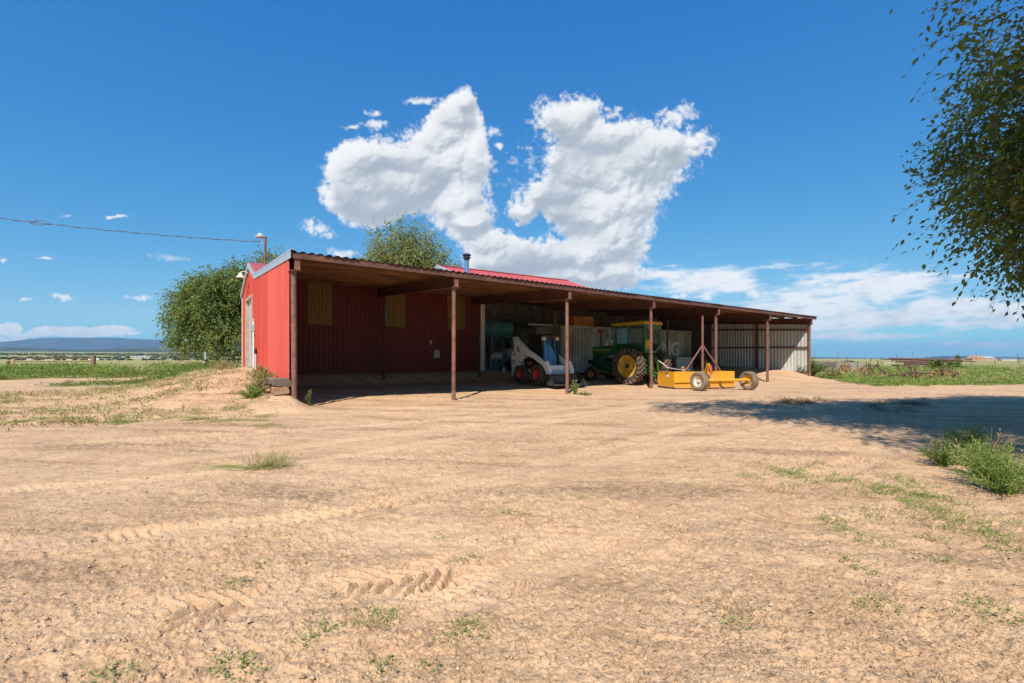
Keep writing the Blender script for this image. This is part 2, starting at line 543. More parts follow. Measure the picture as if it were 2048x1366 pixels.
class MB:
    """collects shapes into one mesh"""

    def __init__(self):
        self.v = []; self.f = []

    def add(self, vs, fs):
        n = len(self.v)
        self.v += [tuple(p) for p in vs]
        self.f += [tuple(i + n for i in f) for f in fs]
        return self

    def box(self, x0, x1, y0, y1, z0, z1, mt=None):
        vs = [Vector(p) for p in ((x0, y0, z0), (x1, y0, z0), (x1, y1, z0), (x0, y1, z0), (x0, y0, z1), (x1, y0, z1), (x1, y1, z1), (x0, y1, z1))]
        if mt is not None:
            vs = [mt @ p for p in vs]
        return self.add(vs, [(0, 3, 2, 1), (4, 5, 6, 7), (0, 1, 5, 4), (1, 2, 6, 5), (2, 3, 7, 6), (3, 0, 4, 7)])

    def prism(self, poly, y0, y1, mt=None):
        """polygon in (x,z) pushed out from y0 to y1"""
        n = len(poly)
        a = sum(poly[i][0] * poly[(i + 1) % n][1] - poly[(i + 1) % n][0] * poly[i][1] for i in range(n))
        if a < 0:
            poly = poly[::-1]
        vs = [Vector((p[0], y0, p[1])) for p in poly] + [Vector((p[0], y1, p[1])) for p in poly]
        if mt is not None:
            vs = [mt @ p for p in vs]
        fs = [tuple(range(n)), tuple(range(2 * n - 1, n - 1, -1))]
        fs += [(i, i + n, (i + 1) % n + n, (i + 1) % n) for i in range(n)]
        return self.add(vs, fs)

    def tube(self, pts, rad, seg=8, caps=True):
        pts = [Vector(p) for p in pts]
        if not hasattr(rad, '__len__'):
            rad = [rad] * len(pts)
        vs = []; fs = []
        pn = None
        for i, p in enumerate(pts):
            a = pts[max(i - 1, 0)]; b = pts[min(i + 1, len(pts) - 1)]
            t = (b - a).normalized()
            if pn is None:
                ref = Vector((0, 0, 1)) if abs(t.z) < 0.9 else Vector((1, 0, 0))
                nrm = t.cross(ref).normalized()
            else:
                nrm = (pn - t * pn.dot(t)).normalized()
            pn = nrm
            bi = t.cross(nrm)
            for k in range(seg):
                q = 2 * math.pi * k / seg
                vs.append(p + (nrm * math.cos(q) + bi * math.sin(q)) * rad[i])
        for i in range(len(pts) - 1):
            for k in range(seg):
                k2 = (k + 1) % seg
                fs.append((i * seg + k, i * seg + k2, (i + 1) * seg + k2, (i + 1) * seg + k))
        if caps:
            fs.append(tuple(range(seg - 1, -1, -1)))
            fs.append(tuple(range((len(pts) - 1) * seg, len(pts) * seg)))
        return self.add(vs, fs)

    def lathe(self, prof, axis='y', c=(0, 0, 0), seg=32, wob=None):
        """profile of (r, h) turned about an axis through c"""
        vs = []; fs = []
        n = len(prof)
        for k in range(seg):
            q = 2 * math.pi * k / seg
            for (r, h) in prof:
                if axis == 'y':
                    p = (c[0] + r * math.cos(q), c[1] + h, c[2] + r * math.sin(q))
                elif axis == 'x':
                    p = (c[0] + h, c[1] + r * math.cos(q), c[2] + r * math.sin(q))
                else:
                    p = (c[0] + r * math.cos(q), c[1] + r * math.sin(q), c[2] + h)
                vs.append(p)
        for k in range(seg):
            k2 = (k + 1) % seg
            for i in range(n - 1):
                fs.append((k * n + i, k * n + i + 1, k2 * n + i + 1, k2 * n + i))
        return self.add(vs, fs)

    def build(self, name, mat, parent=None, smooth=None, bevel=0.0, loc=(0, 0, 0), rot=(0, 0, 0), seg=1):
        me = bpy.data.meshes.new(name)
        me.from_pydata([tuple(p) for p in self.v], [], self.f)
        bm = bmesh.new(); bm.from_mesh(me)
        bmesh.ops.recalc_face_normals(bm, faces=bm.faces)
        bm.to_mesh(me); bm.free()
        if smooth is not None:
            me.polygons.foreach_set('use_smooth', [True] * len(me.polygons))
            me.set_sharp_from_angle(angle=R(smooth))
        me.update()
        o = link_mesh(name, me, mat, parent, loc, rot)
        if bevel > 0:
            md = o.modifiers.new('edge', 'BEVEL')
            md.width = bevel; md.segments = seg; md.limit_method = 'ANGLE'; md.angle_limit = R(40)
        return o


def dup(o, parent=None, loc=None, rot=None):
    c = o.copy()
    col.objects.link(c)
    c.parent = parent
    if loc is not None: c.location = loc
    if rot is not None: c.rotation_euler = rot
    return c


def bar(mb, a, b, w, h, up=(0, 0, 1)):
    """rectangular bar from a to b; w sideways, h along up"""
    a = Vector(a); b = Vector(b)
    t = (b - a); L = t.length; t.normalize()
    up = Vector(up)
    if abs(t.dot(up)) > 0.98:
        up = Vector((1, 0, 0))
    s = t.cross(up).normalized(); q = s.cross(t).normalized()
    mt = Matrix(((t.x, s.x, q.x, a.x), (t.y, s.y, q.y, a.y), (t.z, s.z, q.z, a.z), (0, 0, 0, 1)))
    return mb.box(0, L, -w / 2, w / 2, -h / 2, h / 2, mt)


# ------------------------------------------------------------------ materials
MATS = {}


def paint(name, c, rough=0.5, metal=0.0, var=0.14, scale=2.5, dirt=None, damt=0.3, dscale=3.0, bump=0.0, bscale=60.0,
          stretch=(1, 1, 1), low=None, spec=0.4, coat=0.0, fleck=None, famt=0.0, fscale=14.0, jit_=0.12):
    """painted / weathered surface. low=(colour, z0, z1): splashed soil near the foot of the thing"""
    if name in MATS:
        return MATS[name]
    m = bpy.data.materials.new(name); m.use_nodes = True
    nt = m.node_tree; b = nt.nodes['Principled BSDF']
    tc = N(nt, 'ShaderNodeTexCoord')
    ob = VM(nt, 'MULTIPLY', tc.outputs['Object'], stretch)
    oi = N(nt, 'ShaderNodeObjectInfo')
    jit = VM(nt, 'SCALE', (37.0, 11.0, 5.0), None)
    nt.links.new(oi.outputs['Random'], jit.node.inputs[3])
    vec = VM(nt, 'ADD', ob, jit)
    n1 = NOISE(nt, vec, scale, 6, 0.6)
    lo = tuple(max(0, v * (1 - var)) for v in c); hi = tuple(min(1, v * (1 + var)) for v in c)
    base = MIX(nt, RAMP(nt, n1, 0.3, 0.7), lo, hi)
    jv = M(nt, 'ADD', 1.0 - jit_ / 2, M(nt, 'MULTIPLY', oi.outputs['Random'], jit_))
    comb = N(nt, 'ShaderNodeCombineXYZ', i_0=jv, i_1=jv, i_2=jv).outputs[0]
    base = MIX(nt, 1.0, base, comb, 'MULTIPLY')
    rr = M(nt, 'ADD', rough - 0.08, M(nt, 'MULTIPLY', n1, 0.16))
    if dirt is not None:
        n2 = NOISE(nt, vec, dscale, 8, 0.65)
        f = M(nt, 'MULTIPLY', RAMP(nt, n2, 0.62 - damt * 0.5, 0.80 - damt * 0.3), min(1.0, 0.35 + damt))
        base = MIX(nt, f, base, dirt)
        rr = M(nt, 'ADD', rr, M(nt, 'MULTIPLY', f, 0.25))
    if fleck is not None:
        n4 = NOISE(nt, vec, fscale, 5, 0.7)
        f = RAMP(nt, n4, 0.66 - famt * 0.2, 0.70 - famt * 0.2)
        base = MIX(nt, f, base, fleck)
    if low is not None:
        sp = N(nt, 'ShaderNodeSeparateXYZ', i_0=tc.outputs['Object'])
        n3 = NOISE(nt, vec, 6.0, 5, 0.6)
        zz = M(nt, 'ADD', sp.outputs[2], M(nt, 'MULTIPLY', M(nt, 'SUBTRACT', n3, 0.5), (low[2] - low[1]) * 1.2))
        f = M(nt, 'MULTIPLY', RAMP(nt, zz, low[1], low[2], 1.0, 0.0), 0.85)
        base = MIX(nt, f, base, low[0])
        rr = M(nt, 'ADD', rr, M(nt, 'MULTIPLY', f, 0.3))
    nt.links.new(base, b.inputs['Base Color'])
    nt.links.new(M(nt, 'MINIMUM', rr, 1.0), b.inputs['Roughness'])
    b.inputs['Metallic'].default_value = metal
    b.inputs['Specular IOR Level'].default_value = spec
    b.inputs['Coat Weight'].default_value = coat
    if bump > 0:
        n3 = NOISE(nt, vec, bscale, 5, 0.6)
        bp = N(nt, 'ShaderNodeBump', i_Strength=bump, i_Distance=0.02)
        nt.links.new(n3, bp.inputs['Height'])
        nt.links.new(bp.outputs[0], b.inputs['Normal'])
    MATS[name] = m
    return m


def leafmat(name, c1, c2, trans=0.35, rough=0.55):
    if name in MATS:
        return MATS[name]
    m = bpy.data.materials.new(name); m.use_nodes = True
    nt = m.node_tree; b = nt.nodes['Principled BSDF']; out = nt.nodes['Material Output']
    a = N(nt, 'ShaderNodeAttribute'); a.attribute_name = 'var'
    c = MIX(nt, a.outputs['Fac'], c1, c2)
    nt.links.new(c, b.inputs['Base Color'])
    b.inputs['Roughness'].default_value = rough
    b.inputs['Specular IOR Level'].default_value = 0.35
    tr = N(nt, 'ShaderNodeBsdfTranslucent')
    nt.links.new(MIX(nt, 1.0, c, (1.2, 1.25, 0.6), 'MULTIPLY'), tr.inputs['Color'])
    ad = N(nt, 'ShaderNodeMixShader', i_0=trans)
    nt.links.new(b.outputs[0], ad.inputs[1]); nt.links.new(tr.outputs[0], ad.inputs[2])
    nt.links.new(ad.outputs[0], out.inputs['Surface'])
    MATS[name] = m
    return m


SOIL = (0.40, 0.265, 0.165)
m_steel = paint('rust_brown_steel', (0.115, 0.052, 0.040), 0.6, 0.0, 0.25, 4, dirt=(0.20, 0.085, 0.045), damt=0.35, bump=0.15)
m_pipe = paint('red_oxide_pipe', (0.185, 0.083, 0.062), 0.55, 0.0, 0.22, 5, dirt=(0.26, 0.15, 0.10), damt=0.35, bump=0.12, low=(SOIL, 0.02, 0.35))
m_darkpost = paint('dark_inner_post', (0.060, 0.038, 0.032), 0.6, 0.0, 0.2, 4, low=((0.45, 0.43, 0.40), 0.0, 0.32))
m_wood = paint('roof_purlin_wood', (0.20, 0.098, 0.042), 0.75, 0.0, 0.3, 5, stretch=(0.35, 3, 3), dirt=(0.07, 0.036, 0.022), damt=0.4, bump=0.2, jit_=0.8)
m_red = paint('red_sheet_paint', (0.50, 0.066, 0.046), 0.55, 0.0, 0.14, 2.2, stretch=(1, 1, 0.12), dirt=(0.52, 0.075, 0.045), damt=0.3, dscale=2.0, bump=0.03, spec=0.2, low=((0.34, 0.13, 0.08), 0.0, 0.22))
m_red2 = paint('faded_red_sheet_paint', (0.60, 0.100, 0.074), 0.55, 0.0, 0.12, 2.2, stretch=(1, 1, 0.12), dirt=(0.60, 0.10, 0.065), damt=0.3, dscale=2.0, bump=0.03, spec=0.2, low=((0.40, 0.17, 0.10), 0.0, 0.22))
m_redin = paint('shaded_red_wall_paint', (0.155, 0.024, 0.025), 0.55, 0.0, 0.16, 1.5, dirt=(0.13, 0.032, 0.030), damt=0.35, bump=0.04, fleck=(0.20, 0.10, 0.08), famt=0.02, fscale=9)  # red sheeting under the roof, its shade put into the colour
m_redroof = paint('red_roof_paint', (0.46, 0.085, 0.080), 0.42, 0.0, 0.08, 1.0)
m_galv = paint('galvanised_trim', (0.52, 0.57, 0.60), 0.4, 0.35, 0.10, 3, dirt=(0.42, 0.42, 0.41), damt=0.2)
m_white = paint('white_trim_paint', (0.72, 0.70, 0.66), 0.5, 0.0, 0.06, 3, dirt=(0.50, 0.45, 0.38), damt=0.3)
m_sheet = paint('pale_steel_sheet', (0.60, 0.61, 0.60), 0.4, 0.25, 0.07, 1.5, dirt=(0.50, 0.47, 0.42), damt=0.25, stretch=(1, 1, 0.3), low=(SOIL, 0.0, 0.4))
m_roofsheet = paint('weathered_roof_sheet', (0.10, 0.062, 0.048), 0.6, 0.15, 0.25, 3, dirt=(0.13, 0.065, 0.04), damt=0.4)
m_yellowpanel = paint('yellow_fibreglass', (0.22, 0.135, 0.030), 0.5, 0.0, 0.15, 2.0, stretch=(6, 1, 0.4), dirt=(0.22, 0.14, 0.05), damt=0.3)
m_cont = paint('pale_green_container_paint', (0.40, 0.45, 0.40), 0.55, 0.0, 0.10, 1.2, dirt=(0.26, 0.16, 0.11), damt=0.42, dscale=1.3, stretch=(1, 1, 0.35), fleck=(0.20, 0.09, 0.05), famt=0.12, fscale=4, bump=0.05)
m_contwhite = paint('white_stencil_paint', (0.72, 0.74, 0.74), 0.6, 0.0, 0.06, 3, dirt=(0.5, 0.5, 0.47), damt=0.25)
m_black = paint('black_metal', (0.022, 0.022, 0.024), 0.45, 0.0, 0.3, 6, dirt=(0.12, 0.09, 0.065), damt=0.2)
m_rubber = paint('dusty_rubber', (0.035, 0.033, 0.031), 0.85, 0.0, 0.2, 6, dirt=(0.24, 0.165, 0.11), damt=0.35, dscale=5, spec=0.2)
m_tread = paint('muddy_tread', (0.20, 0.14, 0.098), 0.95, 0.0, 0.28, 7, dirt=(0.10, 0.075, 0.06), damt=0.4, dscale=6, spec=0.1, bump=0.3, bscale=25)
m_dtread = paint('dusty_dark_tread', (0.16, 0.115, 0.08), 0.95, 0.0, 0.3, 7, dirt=(0.08, 0.062, 0.05), damt=0.4, dscale=6, spec=0.1, bump=0.3, bscale=25)
m_glass = paint('dark_cab_glass', (0.015, 0.018, 0.020), 0.08, 0.0, 0.1, 2, spec=0.6)


def clear_glass():
    m = bpy.data.materials.new('dusty_clear_glass'); m.use_nodes = True
    nt = m.node_tree; b = nt.nodes['Principled BSDF']; out = nt.nodes['Material Output']
    b.inputs['Base Color'].default_value = (0.5, 0.62, 0.66, 1); b.inputs['Roughness'].default_value = 0.08
    t = N(nt, 'ShaderNodeBsdfTransparent', i_Color=(0.80, 0.86, 0.86, 1))
    g = N(nt, 'ShaderNodeBsdfGlossy', i_Roughness=0.05)
    fr = N(nt, 'ShaderNodeFresnel', i_IOR=1.5)
    df = N(nt, 'ShaderNodeBsdfDiffuse', i_Color=(0.55, 0.58, 0.55, 1))
    mx = N(nt, 'ShaderNodeMixShader', i_0=0.06)
    nt.links.new(t.outputs[0], mx.inputs[1]); nt.links.new(df.outputs[0], mx.inputs[2])
    m2 = N(nt, 'ShaderNodeMixShader')
    nt.links.new(M(nt, 'MINIMUM', fr.outputs[0], 0.6), m2.inputs[0])
    nt.links.new(mx.outputs[0], m2.inputs[1]); nt.links.new(g.outputs[0], m2.inputs[2])
    nt.links.new(m2.outputs[0], out.inputs['Surface'])
    return m


m_clear = clear_glass()


# ------------------------------------------------------------------ the ground
def ground_material():
    m = bpy.data.materials.new('yard_and_pasture'); m.use_nodes = True
    nt = m.node_tree; b = nt.nodes['Principled BSDF']
    geo = N(nt, 'ShaderNodeNewGeometry')
    p = geo.outputs['Position']
    ga = N(nt, 'ShaderNodeAttribute'); ga.attribute_name = 'grass'
    ta = N(nt, 'ShaderNodeAttribute'); ta.attribute_name = 'track'
    gr = ga.outputs['Fac']; tr = ta.outputs['Fac']
    n0 = NOISE(nt, p, 0.22, 5, 0.6)
    n1 = NOISE(nt, p, 1.3, 7, 0.62)
    n2 = NOISE(nt, p, 9.0, 7, 0.66)
    n3 = NOISE(nt, p, 45.0, 6, 0.7)
    pale = (0.720, 0.468, 0.280); mid = (0.610, 0.382, 0.222); dark = (0.350, 0.212, 0.125)
    c = MIX(nt, RAMP(nt, n1, 0.34, 0.62), mid, pale)
    c = MIX(nt, M(nt, 'MULTIPLY', RAMP(nt, n0, 0.45, 0.65), 0.30), c, (0.53, 0.310, 0.190))
    c = MIX(nt, M(nt, 'MULTIPLY', RAMP(nt, n2, 0.53, 0.68), 0.60), c, dark)
    c = MIX(nt, M(nt, 'MULTIPLY', tr, 0.62), c, (0.715, 0.470, 0.285))
    c = MIX(nt, M(nt, 'MULTIPLY', RAMP(nt, n3, 0.54, 0.66), 0.55), c, (0.20, 0.135, 0.088))
    c = MIX(nt, M(nt, 'MULTIPLY', RAMP(nt, n3, 0.44, 0.34), 0.45), c, (0.60, 0.43, 0.28))
    n5 = NOISE(nt, p, 170.0, 3, 0.7)
    c = MIX(nt, M(nt, 'MULTIPLY', RAMP(nt, n5, 0.55, 0.68), 0.55), c, (0.22, 0.135, 0.080))
    c = MIX(nt, M(nt, 'MULTIPLY', RAMP(nt, n5, 0.45, 0.33), 0.45), c, (0.70, 0.50, 0.31))
    # grey and pale gravel bits
    vo = N(nt, 'ShaderNodeTexVoronoi', i_Scale=55.0); nt.links.new(p, vo.inputs['Vector'])
    vs = N(nt, 'ShaderNodeSeparateColor', i_0=vo.outputs['Color'])
    ston = M(nt, 'MULTIPLY', RAMP(nt, vs.outputs[0], 0.80, 0.84), RAMP(nt, vo.outputs['Distance'], 0.38, 0.30))
    ston = M(nt, 'MULTIPLY', ston, RAMP(nt, n1, 0.42, 0.58))
    stc = MIX(nt, vs.outputs[1], (0.22, 0.19, 0.17), (0.60, 0.52, 0.43))
    c = MIX(nt, ston, c, stc)
    # dry litter: stretched dark flecks
    lp = VM(nt, 'MULTIPLY', p, (1.0, 2.2, 1.0))
    l1 = NOISE(nt, lp, 24.0, 5, 0.75, dist=1.2)
    lit = M(nt, 'MULTIPLY', RAMP(nt, l1, 0.57, 0.66), RAMP(nt, NOISE(nt, p, 0.8, 5, 0.6), 0.40, 0.62))
    lit = M(nt, 'MULTIPLY', lit, M(nt, 'SUBTRACT', 1.0, M(nt, 'MULTIPLY', tr, 0.7)))
    c = MIX(nt, M(nt, 'MULTIPLY', lit, 0.75), c, (0.165, 0.112, 0.066))
    # scraped bands: strips of darker trash lie along the way the blade was dragged
    sx = N(nt, 'ShaderNodeSeparateXYZ', i_0=p)
    qy = M(nt, 'ADD', sx.outputs[1], M(nt, 'MULTIPLY', sx.outputs[0], 0.16))
    sp = N(nt, 'ShaderNodeCombineXYZ', i_0=M(nt, 'MULTIPLY', sx.outputs[0], 0.22), i_1=M(nt, 'MULTIPLY', qy, 1.5), i_2=0.0).outputs[0]
    s1 = NOISE(nt, sp, 1.0, 6, 0.62, dist=0.4)
    band = RAMP(nt, s1, 0.50, 0.66)
    grit = RAMP(nt, NOISE(nt, VM(nt, 'MULTIPLY', p, (1.0, 1.6, 1.0)), 14.0, 7, 0.75), 0.46, 0.58)
    grit2 = RAMP(nt, NOISE(nt, VM(nt, 'MULTIPLY', p, (1.0, 1.6, 1.0)), 5.0, 6, 0.75), 0.50, 0.60)
    bf = M(nt, 'MULTIPLY', band, M(nt, 'ADD', 0.28, M(nt, 'MULTIPLY', grit, 0.66)))
    bf = M(nt, 'ADD', bf, M(nt, 'MULTIPLY', grit2, 0.32), clamp=True)
    bf = M(nt, 'MULTIPLY', bf, M(nt, 'SUBTRACT', 1.0, M(nt, 'MULTIPLY', tr, 0.8)))
    c = MIX(nt, M(nt, 'MULTIPLY', RAMP(nt, s1, 0.46, 0.32), 0.60), c, (0.760, 0.505, 0.310))
    c = MIX(nt, bf, c, (0.265, 0.172, 0.105))
    # pasture
    g0 = NOISE(nt, p, 0.018, 5, 0.6)
    g1 = NOISE(nt, p, 0.25, 6, 0.65)
    g2 = NOISE(nt, p, 5.0, 6, 0.7)
    gcol = MIX(nt, RAMP(nt, g1, 0.35, 0.65), (0.270, 0.255, 0.095), (0.430, 0.375, 0.165))
    gcol = MIX(nt, M(nt, 'MULTIPLY', RAMP(nt, g0, 0.42, 0.62), 0.7), gcol, (0.290, 0.280, 0.120))
    gcol = MIX(nt, M(nt, 'MULTIPLY', RAMP(nt, g2, 0.45, 0.7), 0.4), gcol, (0.170, 0.180, 0.060))
    gfac = RAMP(nt, M(nt, 'ADD', gr, M(nt, 'MULTIPLY', M(nt, 'SUBTRACT', n2, 0.5), 0.5)), 0.25, 0.75)
    c = MIX(nt, gfac, c, gcol)
    nt.links.new(c, b.inputs['Base Color'])
    b.inputs['Roughness'].default_value = 0.95
    b.inputs['Specular IOR Level'].default_value = 0.1
    # fine relief
    h = M(nt, 'ADD', M(nt, 'MULTIPLY', n2, 0.024), M(nt, 'ADD', M(nt, 'MULTIPLY', n3, 0.017), M(nt, 'MULTIPLY', n5, 0.005)))
    h = M(nt, 'ADD', h, M(nt, 'MULTIPLY', ston, 0.010))
    h = M(nt, 'ADD', h, M(nt, 'MULTIPLY', lit, 0.008))
    bp = N(nt, 'ShaderNodeBump', i_Strength=0.85, i_Distance=1.0)
    nt.links.new(h, bp.inputs['Height'])
    nt.links.new(bp.outputs[0], b.inputs['Normal'])
    return m


def clod_height(X, Y):
    r = np.hypot(X, Y)
    H, T = track_field(X, Y)
    near = 1 - ss(r, 22, 50)
    rough = 0.35 + 1.2 * ss(fbm(X * 0.35 + 5, Y * 0.35, 3), -0.12, 0.18)
    # long scrape lines from the blade, sweeping left to right
    q = Y + 0.16 * X + 0.6 * fbm(X * 0.15, Y * 0.15, 2)
    scr = fbm(X * 0.35, q * 3.2, 3) * 0.032
    cl = fbm(X * 6.5, Y * 6.5, 3, 0.6) * 0.024
    cl2 = np.maximum(fbm(X * 21, Y * 21, 3, 0.65), 0.02) * 0.048 + fbm(X * 60, Y * 60, 2) * 0.010 * (1 - ss(r, 7, 14))
    h = (scr + (cl + cl2) * rough * (1 - 0.40 * T)) * near + H * (1 - ss(r, 30, 45))
    return h, T


def make_ground():
    fine = np.linspace(R(-54), R(54), 860)
    coarse = np.linspace(R(54), R(306), 64)[1:-1]
    ang = np.concatenate([fine, coarse])
    # rows: even steps in picture height near, geometric far
    rows = CAMZ * FPX / np.linspace(760, 16, 600)
    r = np.concatenate([[0.25, 0.6, 1.0, 1.4], rows, np.geomspace(rows[-1] * 1.04, 45000, 70)])
    A, Rr = np.meshgrid(ang, r)
    X = np.sin(A) * Rr; Y = np.cos(A) * Rr
    # rows follow picture depth, so stretch the arc where it is in view
    Z = smooth_ground(X, Y)
    h, T = clod_height(X, Y)
    Z = Z + h
    G = grass_mask(X, Y)
    nr, na = X.shape
    verts = np.stack([X, Y, Z], -1).reshape(-1, 3)
    idx = np.arange(nr * na).reshape(nr, na)
    a = idx[:-1]; b = idx[1:]
    a2 = np.roll(a, -1, 1); b2 = np.roll(b, -1, 1)
    faces = np.stack([a, a2, b2, b], -1).reshape(-1, 4)
    me = np_mesh('ground', verts, faces[:, ::-1], True, {'grass': G.ravel(), 'track': T.ravel()})
    o = link_mesh('ground', me, ground_material())
    tag(o, kind='structure')
    return o


make_ground()


def gtop(x, y):
    """ground height with clods"""
    X = np.array([x], float); Y = np.array([y], float)
    return float((smooth_ground(X, Y) + clod_height(X, Y)[0])[0])

# ------------------------------------------------------------------ sheet metal
def rib_profile(w, pitch, depth, top=0.35, slope=0.14):
    """trapezoid ribs across a sheet of width w -> list of (x, d)"""
    pts = [(0.0, 0.0)]
    n = max(1, int(round(w / pitch)))
    p = w / n
    for i in range(n):
        x = i * p
        t = p * top; sl = p * slope; fl = p - t - 2 * sl
        pts += [(x + fl / 2, 0), (x + fl / 2 + sl, depth), (x + fl / 2 + sl + t, depth), (x + p - fl / 2, 0)]
    pts.append((w, 0.0))
    return pts


SHEET_N = [0]


def sheet(name, x0, w, zb, zt, mat, parent, pitch=0.2, depth=0.025, axis='s', at_=0.0, sign=1, zmid=False):
    """upright ribbed sheet. axis 's': runs along local x at y=at_; axis 'b': runs along local y at x=at_"""
    SHEET_N[0] += 1
    w = w + 0.012                       # sheets lap over their neighbour
    at_ = at_ + 0.0025 * (SHEET_N[0] % 2)
    pr = rib_profile(w, pitch, depth)
    vs = []; fs = []
    th = 0.004
    for k in (0, 1):
        for (x, d) in pr:
            q = x0 + x
            dd = sign * d - sign * th * k
            for zf in (zb, zt):
                z = zf(q) if callable(zf) else zf
                vs.append((q, at_ + dd, z) if axis == 's' else (at_ + dd, q, z))
    n = len(pr)
    for i in range(n - 1):
        fs.append((2 * i, 2 * i + 2, 2 * i + 3, 2 * i + 1))
    mb = MB(); mb.add(vs[:2 * n], fs)
    return mb.build(name, mat, parent)


def roof_sheet(name, s0, w, b0, b1, zf, mat, parent, pitch=0.2, depth=0.03):
    pr = rib_profile(w, pitch, depth)
    vs = []; fs = []
    for (x, d) in pr:
        for b in (b0, b1):
            vs.append((s0 + x, b, zf(s0 + x, b) + d))
    for i in range(len(pr) - 1):
        fs.append((2 * i, 2 * i + 2, 2 * i + 3, 2 * i + 1))
    return MB().add(vs, fs).build(name, mat, parent)


# ------------------------------------------------------------------ the open-front shed
RISE = 0.06


def roof_z(s, b):
    return 4.235 - 0.062 * s / BAY + RISE * b


shed = empty('pole_shed', P0, YAW, 'long open-front shed with rusty steel posts and low corrugated roof', 'shed')
GB = lambda s, b: gz(*(S(s, b).xy))
post_s = [k * BAY for k in range(7)]
# front posts: steel pipe with a cap plate
for k, s in enumerate(post_s):
    zb = GB(s, 0) - 0.25
    zt = roof_z(s, 0) - 0.50
    lean = (0.02, -0.015, 0.01, 0.025, -0.01, 0.0, 0.0)[k]
    mb = MB().tube([(lean, 0, 0), (0, 0, zt - zb)], 0.068 if k else 0.074, 14)
    p = mb.build('post', m_pipe, shed, smooth=50, loc=(s, 0, zb))
    MB().box(-0.12, 0.12, -0.16, 0.16, zt - zb, zt - zb + 0.015).build('cap_plate', m_pipe, p)
# rear posts (only those the open bays show)
for k, s in enumerate(post_s):
    if k == 0:
        continue
    zb = GB(s, 6.7) - 0.2
    zt = roof_z(s, 6.7) - 0.50
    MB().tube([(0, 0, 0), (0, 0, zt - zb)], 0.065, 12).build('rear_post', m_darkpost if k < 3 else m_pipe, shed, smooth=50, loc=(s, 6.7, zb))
# tapered-looking I beams running back
for k, s in enumerate(post_s):
    mb = MB()
    so = s + (0.06 if k == 0 else (-0.06 if k == 6 else 0))
    for (d0, d1, w) in ((-0.115, -0.10, 0.16), (-0.485, -0.47, 0.16), (-0.471, -0.114, 0.014)):
        vs = []
        for b in (-0.16, 7.5):
            z = roof_z(s, b)
            zz0, zz1 = z + d0, z + d1
            for (x, zz) in ((so - w / 2, zz0), (so + w / 2, zz0), (so + w / 2, zz1), (so - w / 2, zz1)):
                vs.append((x, b, zz))
        mb.add(vs, [(0, 1, 2, 3), (7, 6, 5, 4), (0, 4, 5, 1), (1, 5, 6, 2), (2, 6, 7, 3), (3, 7, 4, 0)])
    beam = mb.build('roof_beam', m_steel, shed)
    # end stiffener, caught by the sun
    z = roof_z(s, -0.16)
    MB().box(so - 0.075, so + 0.075, -0.172, -0.162, z - 0.47, z - 0.115).build('end_plate', m_pipe, beam)
# wooden purlins, one board per bay and row
for k in range(6):
    for j, b in enumerate((0.06, 0.85, 1.65, 2.45, 3.25, 4.05, 4.85, 5.65, 6.45, 7.2)):
        s0, s1 = post_s[k] + 0.002, post_s[k + 1] - 0.002
        if k == 5: s1 += 0.3
        j2 = random.Random(k * 31 + j).uniform(-0.012, 0.012)
        mb = MB()
        a0 = roof_z(s0, b) - 0.052 + j2; a1 = roof_z(s1, b) - 0.052 - j2
        dp = 0.098
        bar(mb, (s0, b, a0), (s1, b, a1), 0.045, 0.098)
        mb.build('purlin', m_wood, shed)
# front fascia: steel angle, a length per bay
for k in range(6):
    s0, s1 = post_s[k] - (0.10 if k == 0 else 0), post_s[k + 1] + (0.42 if k == 5 else -0.003)
    mb = MB()
    z0, z1 = roof_z(s0, -0.2), roof_z(s1, -0.2)
    vs = []
    for s, z in ((s0, z0), (s1, z1)):
        for (b, d) in ((-0.215, -0.165), (-0.20, -0.165), (-0.20, -0.012), (-0.215, -0.012)):
            vs.append((s, b, z + d))
    mb.add(vs, [(0, 1, 2, 3), (7, 6, 5, 4), (0, 4, 5, 1), (1, 5, 6, 2), (2, 6, 7, 3), (3, 7, 4, 0)])
    mb.build('fascia', m_steel, shed)
# corrugated roof sheets
ns = 33
for i in range(ns):
    w = (29.28 + 0.62) / ns
    rj = random.Random(i)
    roof_sheet('roof_sheet', -0.14 + i * w, w - 0.001, -0.26 + rj.uniform(-0.02, 0.02), 7.9, lambda s, b: roof_z(s, b) + 0.001, m_roofsheet, shed, pitch=0.226, depth=0.034)
# red end wall (near end)
eb = 0.12
for i in range(8):
    w = 7.60 / 8
    mat = m_red2 if i < 4 else m_red
    zb0 = 0.0
    o = sheet('red_wall_sheet', eb + i * w, w - 0.002, lambda q: GB(-0.35, q) - 0.22, lambda q: roof_z(0, q) - 0.12, mat, shed, pitch=0.19, depth=0.030, axis='b', at_=-0.09, sign=-1)
# pale metal trim along the top of that wall
mb = MB()
vs = []
for b in (-0.28, 7.74):
    z = roof_z(0, b)
    for (x, d) in ((-0.135, -0.18), (-0.120, -0.18), (-0.120, 0.05), (-0.02, 0.05), (-0.02, 0.062), (-0.135, 0.062)):
        vs.append((x, b, z + d))
mb.add(vs, [(0, 1, 2, 3, 4, 5), (11, 10, 9, 8, 7, 6)] + [(i, i + 6, (i + 1) % 6 + 6, (i + 1) % 6) for i in range(6)])
mb.build('edge_trim', m_galv, shed)
# black clamps that tie the wall to the corner post
for z in (1.0, 2.25, 3.55):
    MB().box(-0.085, 0.0, 0.02, 0.10, z, z + 0.05).build('clamp', m_black, shed)
